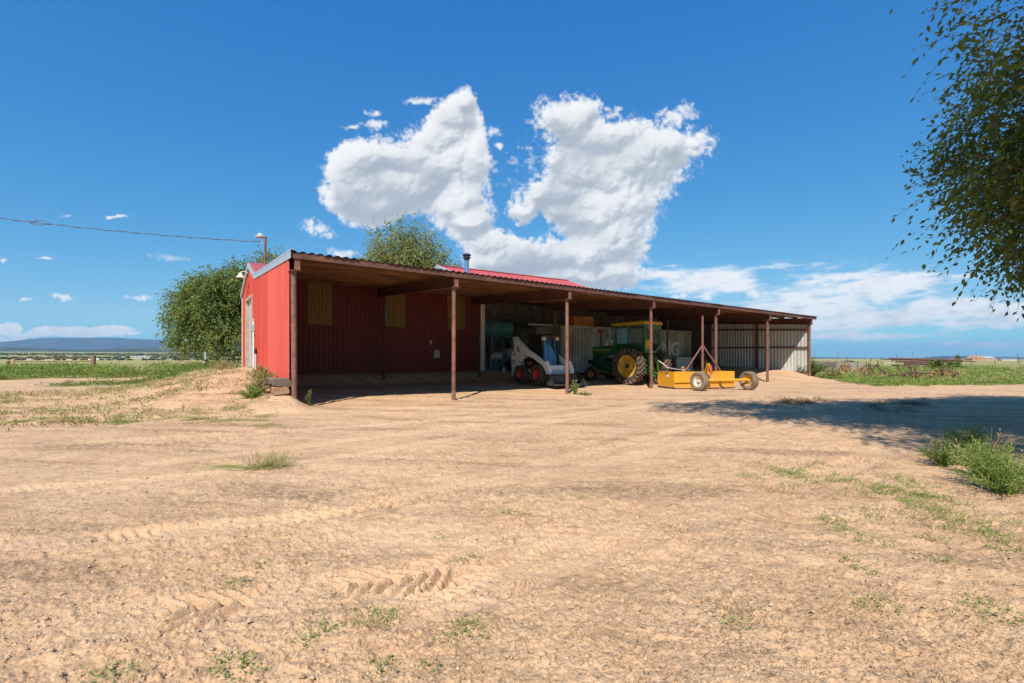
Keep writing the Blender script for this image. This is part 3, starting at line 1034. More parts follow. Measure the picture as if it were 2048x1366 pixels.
# pale end wall (far end) with girts and posts
sE = post_s[6] + 0.10
for i in range(8):
    w = 6.6 / 8
    sheet('pale_wall_sheet', 0.08 + i * w, w - 0.002, lambda q: GB(sE - 0.3, q) - 0.16, lambda q: roof_z(sE, q) - 0.14, m_sheet, shed, pitch=0.206, depth=0.03, axis='b', at_=sE, sign=1)
MB().box(sE - 0.12, sE - 0.02, 3.27, 3.37, 0.1, roof_z(sE, 3.3) - 0.49).build('wall_post', m_steel, shed)
for (za, zb_) in ((0.46, 0.46), (1.98, 2.05), (3.05, 3.36)):
    mb = MB()
    bar(mb, (sE - 0.045, 0.08, za), (sE - 0.045, 6.65, zb_), 0.07, 0.09)
    mb.build('girt', m_steel, shed)
# back wall behind the containers, only glimpsed above them
for i in range(17):
    w = 19.2 / 17
    sheet('back_wall_sheet', 10.4 + i * w, w - 0.002, 0.2, lambda q: roof_z(q, 7.9) + 1.2, paint('grey_back_sheet', (0.22, 0.20, 0.18), 0.6, 0.1, 0.2, 2, dirt=(0.14, 0.10, 0.08), damt=0.4), shed, pitch=0.19, depth=0.022, at_=11.2, sign=-1)
for i in range(10):
    w = 19.2 / 10
    roof_sheet('rear_roof_sheet', 10.4 + i * w, w - 0.002, 7.85, 11.3, lambda s, b: roof_z(s, b) + 0.05, m_roofsheet, shed, pitch=0.24, depth=0.03)
mb = MB()
bar(mb, (sE, 6.7, 2.2), (sE, 11.2, 2.2), 0.03, 4.4)
mb.build('rear_end_wall', MATS['grey_back_sheet'], shed)

# ------------------------------------------------------------------ red workshop behind the left bays
WB = 7.78
shop = empty('red_workshop', S(0, WB), YAW, 'red gable-ended metal workshop with roll-up door, behind the near end of the shed', 'building')
ridge_b, ridge_z, eave_l, eave_r = 2.55, 5.50, 5.55, 0.0
zr = lambda q: ridge_z - 0.34 * abs(q - ridge_b)
fl = 0.95
# gable end sheets around the door openings (local x=0 plane, y = back)
D0, D1, W0, W1 = 1.45, 3.75, 0.22, 1.02      # roll-up door, walk door
def gsheet(y0, y1, zb, zt=None):
    n = max(1, int(round((y1 - y0) / 0.9)))
    for i in range(n):
        w = (y1 - y0) / n
        sheet('red_wall_sheet', y0 + i * w, w - 0.002, zb, (lambda q: zr(q) - 0.02) if zt is None else zt, m_red, shop, pitch=0.2, depth=0.02, axis='b', at_=0.0, sign=-1)
gsheet(0.02, W0, fl - 0.2); gsheet(W0, W1, fl + 2.05); gsheet(W1, D0, fl - 0.2); gsheet(D0, D1, fl + 3.05); gsheet(D1, eave_l, fl - 0.2)
# roll-up door: curtain of slats
door = empty('roll_up_door', (0.10, (D0 + D1) / 2, fl)); door.parent = shop
slat0 = None
for i in range(28):
    if slat0 is None:
        pr = [(0.0, 0.0), (0.022, 0.02), (0.022, 0.085), (0.0, 0.108)]
        mb = MB()
        vs = []
        for y in (-(D1 - D0) / 2 + 0.04, (D1 - D0) / 2 - 0.04):
            vs += [(-x, y, z) for x, z in pr]
        mb.add(vs, [(0, 4, 5, 1), (1, 5, 6, 2), (2, 6, 7, 3)])
        slat0 = mb.build('slat', paint('door_slat_paint', (0.60, 0.62, 0.62), 0.4, 0.2, 0.08, 3), door)
    else:
        dup(slat0, door, (0, 0, i * 0.109))
fm = m_white
mb = MB().box(-0.05, 0.12, D0 - 0.12, D0, fl - 0.1, fl + 3.15).box(-0.05, 0.12, D1, D1 + 0.12, fl - 0.1, fl + 3.15).box(-0.05, 0.12, D0 + 0.001, D1 - 0.001, fl + 3.03, fl + 3.15)
mb.build('door_frame', paint('tan_door_jamb', (0.42, 0.33, 0.25), 0.6, 0, 0.15, 3), shop, bevel=0.006)
MB().box(-0.02, 0.05, W0 + 0.05, W1 - 0.05, fl, fl + 2.0).build('walk_door', m_white, shop, bevel=0.006)
MB().box(-0.05, 0.04, W0, W0 + 0.05, fl - 0.1, fl + 2.05).box(-0.05, 0.04, W1 - 0.05, W1, fl - 0.1, fl + 2.05).box(-0.05, 0.04, W0 + .051, W1 - .051, fl + 2.001, fl + 2.05).build('walk_door_frame', m_white, shop)
MB().box(-0.045, -0.005, eave_l - 0.08, eave_l + 0.01, fl - 0.3, zr(eave_l)).build('corner_trim', m_white, shop)
# rake trim
mb = MB()
bar(mb, (-0.06, ridge_b, ridge_z + 0.0), (-0.06, -0.05, zr(-0.05)), 0.06, 0.22)
bar(mb, (-0.06, ridge_b + 0.002, ridge_z), (-0.06, eave_l + 0.15, zr(eave_l + 0.15)), 0.06, 0.22)
mb.build('rake_trim', m_galv, shop)
# roof in sheets on both slopes
for i in range(12):
    w = 10.6 / 12
    roof_sheet('roof_sheet', -0.05 + i * w, w - 0.002, ridge_b, eave_l + 0.2, lambda s, b: zr(b) + 0.13, m_redroof, shop, pitch=0.22, depth=0.022)
    roof_sheet('roof_sheet', -0.05 + i * w, w - 0.002, -0.02, ridge_b, lambda s, b: zr(b) + 0.13, m_redroof, shop, pitch=0.22, depth=0.022)
# side wall seen through the open shed: ribbed sheets with a yellow panel let into three of them
yp = [(1.9, 2.92), (5.35, 6.30), (8.55, 9.55)]
segs = []
cur = -0.02
for a, b_ in yp:
    n = max(1, round((a - cur) / 0.95))
    segs += [(cur + i * (a - cur) / n, (a - cur) / n, None) for i in range(n)]
    segs.append((a, b_ - a, 1)); cur = b_
n = 1
segs.append((cur, 10.45 - cur, None))
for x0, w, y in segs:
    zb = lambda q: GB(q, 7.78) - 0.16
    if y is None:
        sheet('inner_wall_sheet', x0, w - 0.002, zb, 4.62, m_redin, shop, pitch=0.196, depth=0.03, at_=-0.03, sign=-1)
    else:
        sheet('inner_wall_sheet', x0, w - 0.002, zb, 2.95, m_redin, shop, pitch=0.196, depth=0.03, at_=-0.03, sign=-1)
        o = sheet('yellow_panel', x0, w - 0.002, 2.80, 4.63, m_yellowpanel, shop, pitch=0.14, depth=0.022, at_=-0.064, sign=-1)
MB().box(10.46, 10.70, -0.10, 0.06, GB(10.5, 7.7) - 0.1, 4.55).build('white_corner_board', m_white, shop, bevel=0.008)
# bare metal patches where paint came off
for (x, z, w, h) in ((7.95, 1.55, 0.34, 0.42), (7.62, 2.13, 0.10, 0.26)):
    mb = MB()
    rr = random.Random(int(x * 10))
    pts = []
    for i in range(14):
        a = 2 * math.pi * i / 14
        k = rr.uniform(0.8, 1.1)
        pts.append((x + math.copysign(abs(math.cos(a)) ** 0.5, math.cos(a)) * w / 2 * k, z + math.copysign(abs(math.sin(a)) ** 0.5, math.sin(a)) * h / 2 * k))
    mb.prism(pts, -0.070, -0.064)
    tag(mb.build('bare_patch', paint('bare_zinc_patch', (0.42, 0.42, 0.42), 0.6, 0.2, 0.2, 8), shop), 'bare grey patch where red paint has peeled')
# fittings on the near end wall: conduit, meter box, wall lamp
con = empty('meter_conduit', S(-0.16, 6.75, GB(-0.3, 6.75)), YAW, 'grey standing conduit pipe against the red end wall', 'conduit')
MB().tube([(0, 0, -0.2), (0, 0, 0.66)], 0.045, 10).build('pipe', m_galv, con, smooth=50)
MB().lathe([(0.0, 0.86), (0.05, 0.86), (0.055, 0.66), (0.0, 0.66)], 'z', seg=12).build('cap', m_black, con, smooth=40)
bx = empty('meter_box', S(-0.18, 7.55, 2.42), YAW, 'small grey electric box on the red end wall', 'electric box')
MB().box(-0.10, 0.06, -0.16, 0.16, 0, 0.26).build('case', m_galv, bx, bevel=0.01)
MB().tube([(-0.03, 0.0, 0), (-0.03, 0.0, -0.55)], 0.014, 6).build('lead', m_pipe, bx)
lamp = empty('barn_lamp', S(-0.05, WB + 2.75, 5.18), YAW, 'white shaded wall lamp under the gable of the red workshop', 'lamp')
MB().tube([(0, 0, 0), (-0.15, 0, 0.06), (-0.27, 0, 0.03), (-0.29, 0, -0.08)], 0.02, 8).build('arm', m_white, lamp, smooth=60)
MB().lathe([(0.0, 0.08), (0.07, 0.08), (0.09, -0.02), (0.20, -0.12), (0.19, -0.125), (0.08, -0.03), (0, -0.03)], 'z', c=(-0.29, 0, -0.10), seg=20).build('shade', m_white, lamp, smooth=40)

# ------------------------------------------------------------------ taller barn with red roof, behind
barn = empty('red_roofed_barn', S(10.75, 9.2), YAW, 'taller barn behind the shed, bright red ribbed roof', 'building')
bz = lambda q: 7.05 - 0.36 * abs(q - 4.0)
for i in range(14):
    w = 10.6 / 14
    roof_sheet('roof_sheet', -0.1 + i * w, w - 0.002, -0.5, 4.0, lambda s, b: bz(b), m_redroof, barn, pitch=0.23, depth=0.03)
    roof_sheet('roof_sheet', -0.1 + i * w, w - 0.002, 4.0, 8.5, lambda s, b: bz(b), m_redroof, barn, pitch=0.23, depth=0.03)
mb = MB()
bar(mb, (-0.16, 4.0, 7.02), (-0.16, -0.5, bz(-0.5) - 0.03), 0.06, 0.2)
bar(mb, (-0.16, 4.0, 7.02), (-0.16, 8.5, bz(8.5) - 0.03), 0.06, 0.2)
mb.build('rake_trim', m_galv, barn)
bar(MB(), (-0.1, 4, 7.09), (10.5, 4, 7.09), 0.25, 0.03).build('ridge_cap', m_redroof, barn)
mb = MB()
mb.add([(0, 2.2, 0.3), (0, 8, 0.3), (0, 8, 5.5), (0, 4, 6.9), (0, 2.2, 6.3)], [(0, 1, 2, 3, 4)])
mb.add([(10.4, 2.2, 0.3), (10.4, 8, 0.3), (10.4, 8, 5.5), (10.4, 4, 6.9), (10.4, 2.2, 6.3)], [(4, 3, 2, 1, 0)])
mb.add([(0, 8, 0.3), (10.4, 8, 0.3), (10.4, 8, 5.5), (0, 8, 5.5)], [(0, 1, 2, 3)])
mb.build('wall', m_red, barn)
# stove pipe
sp = empty('stove_pipe', S(11.45, 11.0, 5.4), 0, 'shiny metal stove pipe with dark cap rising through the roof', 'chimney')
MB().tube([(0, 0, 0), (0, 0, 1.78)], 0.135, 18).build('flue', paint('bright_steel', (0.45, 0.58, 0.72), 0.22, 0.9, 0.1, 3), sp, smooth=50)
MB().lathe([(0, 2.12), (0.20, 2.10), (0.26, 2.04), (0.26, 2.00), (0.18, 1.98), (0.18, 1.93), (0.24, 1.90), (0.24, 1.86), (0.17, 1.84), (0.17, 1.76), (0.135, 1.70)], 'z', seg=20).build('cap', paint('sooty_cap', (0.07, 0.07, 0.075), 0.4, 0.6, 0.2, 6), sp, smooth=35)

# ------------------------------------------------------------------ wheels
def tyre_mesh(r, w, rim_r, seg=40):
    """carcass about the y axis"""
    h = w / 2
    sw = r - rim_r
    prof = [(rim_r, -h * 0.70), (rim_r + sw * 0.25, -h * 0.93), (rim_r + sw * 0.55, -h), (r - sw * 0.18, -h * 0.95), (r - sw * 0.04, -h * 0.80), (r, -h * 0.4),
            (r + 0.004, 0), (r, h * 0.4), (r - sw * 0.04, h * 0.80), (r - sw * 0.18, h * 0.95), (rim_r + sw * 0.55, h), (rim_r + sw * 0.25, h * 0.93), (rim_r, h * 0.70)]
    return MB().lathe(prof, 'y', seg=seg)


def lug_mesh(r, w, n, height, thick, skew, overlap=0.06, wrap=True):
    mb = MB()
    h = w / 2
    for side in (-1, 1):
        for k in range(n):
            q = 2 * math.pi * (k + (0.5 if side > 0 else 0)) / n
            vs = []
            for rr in (r - 0.02, r + height):
                for (yy, dq) in ((-overlap * side, 0.0), (side * h * 0.95, skew)):
                    for t in (-thick / 2, thick / 2):
                        a = q + dq + t / r
                        r2 = rr - (0.05 * h if yy * side > h * 0.5 else 0)
                        vs.append((r2 * math.cos(a), yy, r2 * math.sin(a)))
            mb.add(vs, [(0, 1, 3, 2), (4, 6, 7, 5), (0, 4, 5, 1), (2, 3, 7, 6), (0, 2, 6, 4), (1, 5, 7, 3)])
            if wrap:    # shoulder block running down the side wall
                vs = []
                a0 = q + skew
                for (rr, yy) in ((r + height - 0.05 * h, side * h * 0.95), (r - 0.16 * r, side * h * 1.0)):
                    for t in (-thick / 2, thick / 2):
                        for dy in (0, side * 0.018):
                            a = a0 + t / r
                            vs.append((rr * math.cos(a), yy + dy, rr * math.sin(a)))
                mb.add(vs, [(0, 1, 3, 2), (4, 6, 7, 5), (0, 4, 5, 1), (2, 3, 7, 6), (0, 2, 6, 4), (1, 5, 7, 3)])
    return mb


def rim_mesh(rr, w, dish, out=1, hub=0.10, hubh=0.06, seg=32):
    """dished rim; out=+1/-1: side of the dish along y"""
    h = w / 2 * 0.72
    prof = [(rr + 0.012, out * h), (rr - 0.02, out * (h - 0.005)), (rr - 0.05, out * (h - 0.06)), (rr * 0.82, out * (h - dish * 0.5)), (rr * 0.5, out * (h - dish)),
            (hub * 1.6, out * (h - dish)), (hub, out * (h - dish + hubh)), (0.0, out * (h - dish + hubh))]
    mb = MB().lathe(prof, 'y', seg=seg)
    mb.lathe([(rr, -out * h), (rr, out * h)], 'y', seg=seg)
    for k in range(6):
        a = 2 * math.pi * k / 6
        c = (hub * 2.0 * math.cos(a), out * (h - dish), hub * 2.0 * math.sin(a))
        mb.tube([c, (c[0], c[1] + out * 0.02, c[2])], 0.013, 6)
    return mb


def wheel(parent, loc, r, w, rim_r, rim_mat, tyre_mat, tread_mat, n, lugh, thick, skew, dish=0.1, out=1, hub=0.1, wrap=True, lugs=True):
    rim = rim_mesh(rim_r, w, dish, out, hub).build('wheel', rim_mat, parent, smooth=35, loc=loc)
    tyre_mesh(r, w, rim_r).build('tyre', tyre_mat, rim, smooth=50)
    if lugs:
        lug_mesh(r, w, n, lugh, thick, skew, wrap=wrap).build('tread', tread_mat, rim)
    return rim


# ------------------------------------------------------------------ skid steer
m_skw = paint('skid_steer_white', (0.80, 0.80, 0.79), 0.45, 0.0, 0.06, 2, dirt=(0.50, 0.44, 0.38), damt=0.25, dscale=4, low=((0.46, 0.36, 0.27), 0.25, 0.5))
m_skwheel = paint('red_wheel_paint', (0.68, 0.035, 0.025), 0.5, 0.0, 0.15, 4, dirt=(0.32, 0.16, 0.11), damt=0.3)
m_bucket = paint('worn_bucket_steel', (0.045, 0.045, 0.050), 0.5, 0.4, 0.25, 5, dirt=(0.20, 0.15, 0.11), damt=0.35)
m_skyrefl = paint('painted_sky_reflection', (0.040, 0.170, 0.42), 0.30, 0.0, 0.18, 1.6, spec=0.6, dirt=(0.05, 0.12, 0.24), damt=0.3)  # sky reflection in the door glass, put into the base colour
m_beige = paint('lamp_lens', (0.62, 0.50, 0.36), 0.4, 0.0, 0.1, 5)
m_orange = paint('orange_decal', (0.55, 0.09, 0.03), 0.5, 0.0, 0.1, 4)

hd = Vector((0.60, -0.80, 0)).normalized()
sk_loc = Vector((1.40, 22.58, 0)); sk_loc.z = GB(*sb(sk_loc.x, sk_loc.y)) + 0.03
sk = empty('skid_steer', sk_loc, math.atan2(hd.y, hd.x), 'white skid steer loader with red wheels and dark bucket, parked in shade', 'loader')
RT = 0.43
for (x, y, o) in ((0.60, -0.75, -1), (-0.60, -0.75, -1), (0.60, 0.75, 1), (-0.60, 0.75, 1)):
    wheel(sk, (x, y, RT), RT - 0.02, 0.31, 0.225, m_skwheel, m_rubber, m_dtread, 18, 0.022, 0.055, 0.20, dish=0.16, out=o, hub=0.075)
# lower frame and tail
MB().prism([(-1.15, 0.24), (0.92, 0.24), (1.02, 0.40), (0.98, 0.86), (-0.2, 0.95), (-1.2, 0.95), (-1.22, 0.4)], -0.56, 0.56).build('chassis', m_skw, sk, bevel=0.02, seg=2)
MB().prism([(-1.42, 0.34), (-1.05, 0.34), (-0.98, 0.95), (-0.62, 1.06), (-0.62, 1.36), (-0.80, 1.50), (-1.36, 1.50), (-1.44, 1.25)], -0.72, 0.72).build('engine_housing', m_skw, sk, bevel=0.03, seg=2)
MB().box(-1.47, -1.43, -0.70, 0.70, 0.42, 1.30).build('tail_bumper', m_skwheel, sk, bevel=0.01)
MB().prism([(-1.02, 1.50), (-0.42, 1.62), (-0.42, 1.76), (-1.02, 1.62)], -0.36, 0.36).build('engine_hood', m_skw, sk, bevel=0.02)
# black side recess with hoses, behind the arm
MB().prism([(-0.55, 0.70), (0.45, 0.62), (0.55, 0.90), (-0.3, 1.20), (-0.60, 1.15)], -0.60, -0.565).build('side_recess', m_black, sk)
MB().prism([(-0.35, 0.86), (0.02, 0.92), (-0.02, 1.02), (-0.38, 0.97)], -0.612, -0.601).build('orange_badge', m_orange, sk)
# cab: frame posts, roof, mesh sides
cab = MB()
for y in (-0.44, 0.44):
    cab.prism([(-0.50, 0.95), (-0.42, 0.95), (-0.36, 2.14), (-0.44, 2.18)], y - 0.04, y + 0.04)
    cab.prism([(0.62, 0.62), (0.72, 0.62), (0.58, 2.18), (0.48, 2.16)], y - 0.04, y + 0.04)
cab.prism([(-0.52, 2.14), (0.62, 2.14), (0.66, 2.22), (0.50, 2.29), (-0.46, 2.29), (-0.56, 2.22)], -0.50, 0.50)
cabo = cab.build('cab', m_black, sk, bevel=0.012)
for y in (-0.45, 0.445):
    MB().prism([(-0.41, 0.98), (0.60, 0.98), (0.49, 2.13), (-0.37, 2.13)], y, y + 0.005).build('side_screen', m_glass, cabo)
MB().box(-0.46, -0.45, -0.40, 0.40, 1.2, 2.0).build('rear_screen', m_glass, cabo)
# front door: dark pane, the sky's reflection painted on it as a thin blue panel
MB().box(0, 0.012, -0.40, 0.40, 0.0, 1.46).build('door', m_glass, cabo, loc=(0.66, 0, 0.72), rot=(0, R(-5.8), 0))
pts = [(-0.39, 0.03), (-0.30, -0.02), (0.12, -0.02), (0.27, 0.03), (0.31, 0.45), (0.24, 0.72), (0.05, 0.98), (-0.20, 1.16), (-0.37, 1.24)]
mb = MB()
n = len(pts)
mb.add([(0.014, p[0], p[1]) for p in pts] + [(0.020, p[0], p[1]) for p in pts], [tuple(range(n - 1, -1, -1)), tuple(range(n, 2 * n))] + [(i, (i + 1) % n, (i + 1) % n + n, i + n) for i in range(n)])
mb.build('door_sky_reflection', m_skyrefl, cabo, loc=(0.66, 0, 0.72), rot=(0, R(-5.8), 0))
mb = MB()
for y in (-0.14, 0.14):
    mb.box(0.02, 0.028, y - 0.006, y + 0.006, 0.0, 1.3)
mb.build('door_bars', m_black, cabo, loc=(0.66, 0, 0.72), rot=(0, R(-5.8), 0))
for y in (-0.40, 0.40):
    MB().prism([(0.55, 1.98), (0.66, 2.02), (0.64, 2.15), (0.52, 2.15)], y - 0.10, y + 0.10).build('headlight', m_beige, cabo, bevel=0.015)
# white toe panel with black specks of wear
MB().prism([(0.88, 0.40), (0.98, 0.40), (1.04, 0.62), (0.94, 0.74), (0.84, 0.70)], -0.42, 0.42).build('toe_panel', paint('chipped_white_panel', (0.62, 0.66, 0.70), 0.5, 0, 0.06, 3, fleck=(0.06, 0.06, 0.06), famt=0.45, fscale=22), sk, bevel=0.012)
# lift arms
for s_ in (-1, 1):
    y0, y1 = (s_ * 0.60, s_ * 0.74)
    y0, y1 = min(y0, y1), max(y0, y1)
    arm = MB().prism([(-1.30, 2.08), (-1.24, 2.18), (-1.02, 2.20), (-0.92, 2.12), (-0.20, 1.62), (0.30, 1.40), (0.98, 1.02), (1.12, 0.98), (1.02, 0.80), (0.80, 0.90), (0.20, 1.18),
                      (-0.28, 1.30), (-0.52, 1.34), (-0.70, 1.30), (-0.78, 1.52), (-0.96, 1.86), (-1.12, 1.96)], y0, y1).build('lift_arm', m_skw, sk, bevel=0.018, seg=2)
    MB().prism([(0.95, 1.04), (1.16, 1.06), (1.34, 0.72), (1.40, 0.28), (1.22, 0.28), (1.10, 0.62), (0.92, 0.84)], y0 - 0.015, y1 + 0.015).build('arm_front', m_skw, arm, bevel=0.015)
    MB().tube([(-1.13, y0 - 0.02, 2.08), (-1.13, y1 + 0.02, 2.08)], 0.045, 12).build('pivot_pin', m_pipe, arm, smooth=40)
    MB().prism([(-1.30, 1.18), (-1.10, 1.18), (-1.03, 2.0), (-1.16, 2.16), (-1.29, 2.06), (-1.24, 1.7)], y0 + 0.03, y1 - 0.03).build('upright', m_skw, sk, bevel=0.02)
    MB().tube([(-0.90, (y0 + y1) / 2, 1.10), (-0.78, (y0 + y1) / 2, 1.5)], 0.05, 10).tube([(-0.78, (y0 + y1) / 2, 1.5), (-0.72, (y0 + y1) / 2, 1.72)], 0.028, 10).build('lift_cylinder', m_black, sk, smooth=40)
# bucket: curved shell between two end plates
prof = [(1.98, 0.02), (1.48, 0.02), (1.40, 0.10), (1.38, 0.30), (1.42, 0.46), (1.52, 0.50)]
inn = [(1.52, 0.47), (1.45, 0.43), (1.42, 0.30), (1.43, 0.12), (1.50, 0.05), (1.98, 0.035)]
bk = MB().prism(prof + inn, -0.95, 0.95).build('bucket', m_bucket, sk, bevel=0.004)
for y in (-0.95, 0.94):
    MB().prism([(1.98, 0.02), (1.40, 0.02), (1.375, 0.30), (1.42, 0.48), (1.53, 0.51), (1.60, 0.40)], y - 0.012, y + 0.022).build('end_plate', m_bucket, bk)
MB().box(1.96, 2.04, -0.955, 0.955, 0.012, 0.045).build('cutting_edge', m_bucket, bk)
# lettering on the tail panel
def text_part(name, txt, size, mat, parent, loc, rot, ext=0.002, bold=0.0):
    cu = bpy.data.curves.new(name, 'FONT')
    cu.body = txt; cu.size = size; cu.extrude = ext; cu.align_x = 'LEFT'; cu.offset = bold; cu.fill_mode = 'BOTH'
    cu.materials.append(mat)
    tmp = bpy.data.objects.new(name, cu)
    me = bpy.data.meshes.new_from_object(tmp)
    bpy.data.objects.remove(tmp)
    return link_mesh(name, me, mat, parent, loc, rot)
text_part('number_decal', 'S850', 0.13, m_black, sk, (-1.36, -0.723, 1.02), (R(90), 0, 0))
MB().box(-1.38, -1.05, -0.726, -0.721, 0.93, 0.965).build('decal_stripe', m_black, sk)
MB().box(-1.22, -1.12, -0.726, -0.721, 1.30, 1.42).build('filler_mark', m_black, sk)

# ------------------------------------------------------------------ green tractor
m_grn = paint('tractor_green', (0.018, 0.165, 0.040), 0.42, 0.0, 0.18, 3, dirt=(0.12, 0.13, 0.07), damt=0.28, dscale=4)
m_grn2 = paint('dark_tractor_green', (0.014, 0.085, 0.028), 0.5, 0.0, 0.2, 3, dirt=(0.10, 0.10, 0.06), damt=0.3, dscale=4)
m_yel = paint('tractor_yellow', (0.62, 0.36, 0.020), 0.5, 0.0, 0.12, 3, dirt=(0.36, 0.22, 0.06), damt=0.32, dscale=5)
m_rimyel = paint('rusty_yellow_rim', (0.56, 0.36, 0.035), 0.6, 0.0, 0.15, 4, dirt=(0.26, 0.13, 0.05), damt=0.42, dscale=5)
m_exh = paint('pale_exhaust', (0.45, 0.43, 0.42), 0.5, 0.5, 0.12, 4)

hd = Vector((-0.62, 0.785, 0)).normalized()
tr_loc = Vector((6.50, 24.20, 0)); tr_loc.z = 0.06
tr = empty('tractor', tr_loc, math.atan2(hd.y, hd.x), 'green farm tractor with yellow cab roof and big yellow-hubbed rear tyres', 'tractor')
RR = 0.885
for s_ in (-1, 1):
    w_ = wheel(tr, (0, s_ * 1.03, RR), RR - 0.045, 0.47, 0.54, m_rimyel, m_rubber, m_tread, 22, 0.045, 0.075, 0.34, dish=0.16, out=s_, hub=0.17)
    w_.rotation_euler = (0, 0.1, 0)
    # ribs pressed in the rim disc
    mb = MB()
    for k in range(16):
        a = 2 * math.pi * k / 16
        bar(mb, (0.24 * math.cos(a), s_ * 0.040, 0.24 * math.sin(a)), (0.44 * math.cos(a), s_ * 0.085, 0.44 * math.sin(a)), 0.05, 0.02, up=(0, 1, 0))
    mb.build('rim_ribs', m_rimyel, w_)
    MB().tube([(0, s_ * 0.02, 0), (0, s_ * 0.14, 0)], 0.10, 14).build('axle_hub', m_black, w_, smooth=40)
for s_ in (-1, 1):
    wheel(tr, (2.62, s_ * 0.78, 0.42), 0.405, 0.27, 0.21, m_rimyel, m_rubber, m_tread, 12, 0.01, 0.02, 0.0, dish=0.08, out=s_, hub=0.07, lugs=False)
    mb = MB()
    for yy in (-0.08, 0, 0.08):
        mb.lathe([(0.40, yy - 0.02), (0.422, yy - 0.012), (0.422, yy + 0.012), (0.40, yy + 0.02)], 'y', c=(2.62, s_ * 0.78, 0.42), seg=32)
    mb.build('tread_ring', m_tread, tr, smooth=40)
# chassis, engine, hood
MB().box(-0.35, 1.1, -0.28, 0.28, 0.55, 1.15).box(-0.1, 0.1, -0.85, 0.85, 0.74, 1.02).build('transmission', m_grn2, tr, bevel=0.03)
MB().box(1.1, 2.4, -0.22, 0.22, 0.62, 1.2).build('engine', m_grn2, tr, bevel=0.02)
mb = MB()
for i in range(6):
    mb.tube([(1.25 + i * 0.16, 0.22, 1.12), (1.25 + i * 0.16, 0.30, 1.22)], 0.03, 8)
mb.tube([(1.2, 0.30, 1.26), (2.1, 0.30, 1.26)], 0.045, 10)
mb.box(1.3, 1.6, 0.2, 0.34, 0.75, 1.0)
mb.build('manifold', m_black, tr)
hood = MB().prism([(1.05, 1.42), (3.02, 1.42), (3.08, 1.52), (3.04, 1.80), (2.90, 1.90), (1.05, 1.96)], -0.30, 0.30).build('hood', m_grn, tr, bevel=0.05, seg=3)
MB().prism([(2.35, 1.0), (3.02, 1.0), (3.04, 1.419), (2.35, 1.419)], -0.29, 0.29).build('grille', m_grn2, tr, bevel=0.02)
for s_ in (-1, 1):
    MB().box(1.75, 2.98, s_ * 0.302 - 0.004, s_ * 0.302 + 0.004, 1.66, 1.73).build('hood_stripe', m_yel, hood)
MB().box(2.1, 3.25, -0.16, 0.16, 0.62, 0.99).build('front_frame', m_grn2, tr, bevel=0.015)
MB().box(3.05, 3.32, -0.35, 0.35, 0.98, 1.18).build('front_weight', m_black, tr, bevel=0.02)
MB().box(2.54, 2.70, -0.70, 0.70, 0.46, 0.60).build('front_axle', m_grn2, tr, bevel=0.015)
MB().tube([(2.1, 0.0, 1.9), (2.1, 0.0, 2.92)], 0.055, 14).build('exhaust', m_exh, tr, smooth=40)
air = MB().tube([(2.62, 0.08, 1.85), (2.62, 0.08, 2.60)], 0.06, 14).build('air_intake', m_grn, tr, smooth=40)
MB().lathe([(0, 2.86), (0.15, 2.85), (0.17, 2.80), (0.17, 2.66), (0.14, 2.60), (0.06, 2.58)], 'z', c=(2.62, 0.08, 0), seg=18).build('intake_cap', paint('rusty_orange', (0.26, 0.10, 0.035), 0.7, 0, 0.2, 5), air, smooth=40)
# cab
cz0, cz1 = 1.52, 2.92
cab = MB()
def pillar(a, b, w=0.07):
    bar(cab, a, b, w, w, up=(1, 0, 0))
for y in (-0.63, 0.63):
    pillar((1.28, y * 0.97, 1.98), (1.24, y, cz1)); pillar((0.36, y * 1.0, 1.98), (0.36, y, cz1), 0.085); pillar((-0.62, y * 1.0, 2.02), (-0.62, y * 0.97, cz1), 0.085)
    pillar((1.28, y * 0.97, 1.98), (1.05, y * 0.9, 1.25)); pillar((-0.62, y, 2.02), (-0.50, y * 0.72, 1.62), 0.085)
    bar(cab, (1.30, y, cz1 - 0.03), (-0.64, y, cz1 - 0.03), 0.08, 0.07)
    bar(cab, (1.30, y * 0.97, 1.98), (-0.62, y, 1.98), 0.07, 0.06)
for x in (1.26, -0.62):
    bar(cab, (x, -0.66, cz1 - 0.03), (x, 0.66, cz1 - 0.03), 0.07, 0.07)
bar(cab, (-0.50, -0.48, 1.60), (-0.50, 0.48, 1.60), 0.06, 0.12)
bar(cab, (1.27, -0.62, 1.98), (1.27, 0.62, 1.98), 0.06, 0.06)
cabo = cab.build('cab_frame', m_grn, tr, bevel=0.01)
MB().box(-0.66, -0.60, -0.62, 0.62, 2.70, 2.89).build('rear_header', m_grn, cabo, bevel=0.01)
for y in (-0.42, 0.42):
    MB().lathe([(0, 0), (0.065, 0.0), (0.065, 0.05), (0, 0.05)], 'x', c=(-0.72, y, 2.79), seg=14).build('work_lamp', paint('lamp_glass', (0.30, 0.12, 0.06), 0.3, 0, 0.1, 3), cabo, smooth=40)
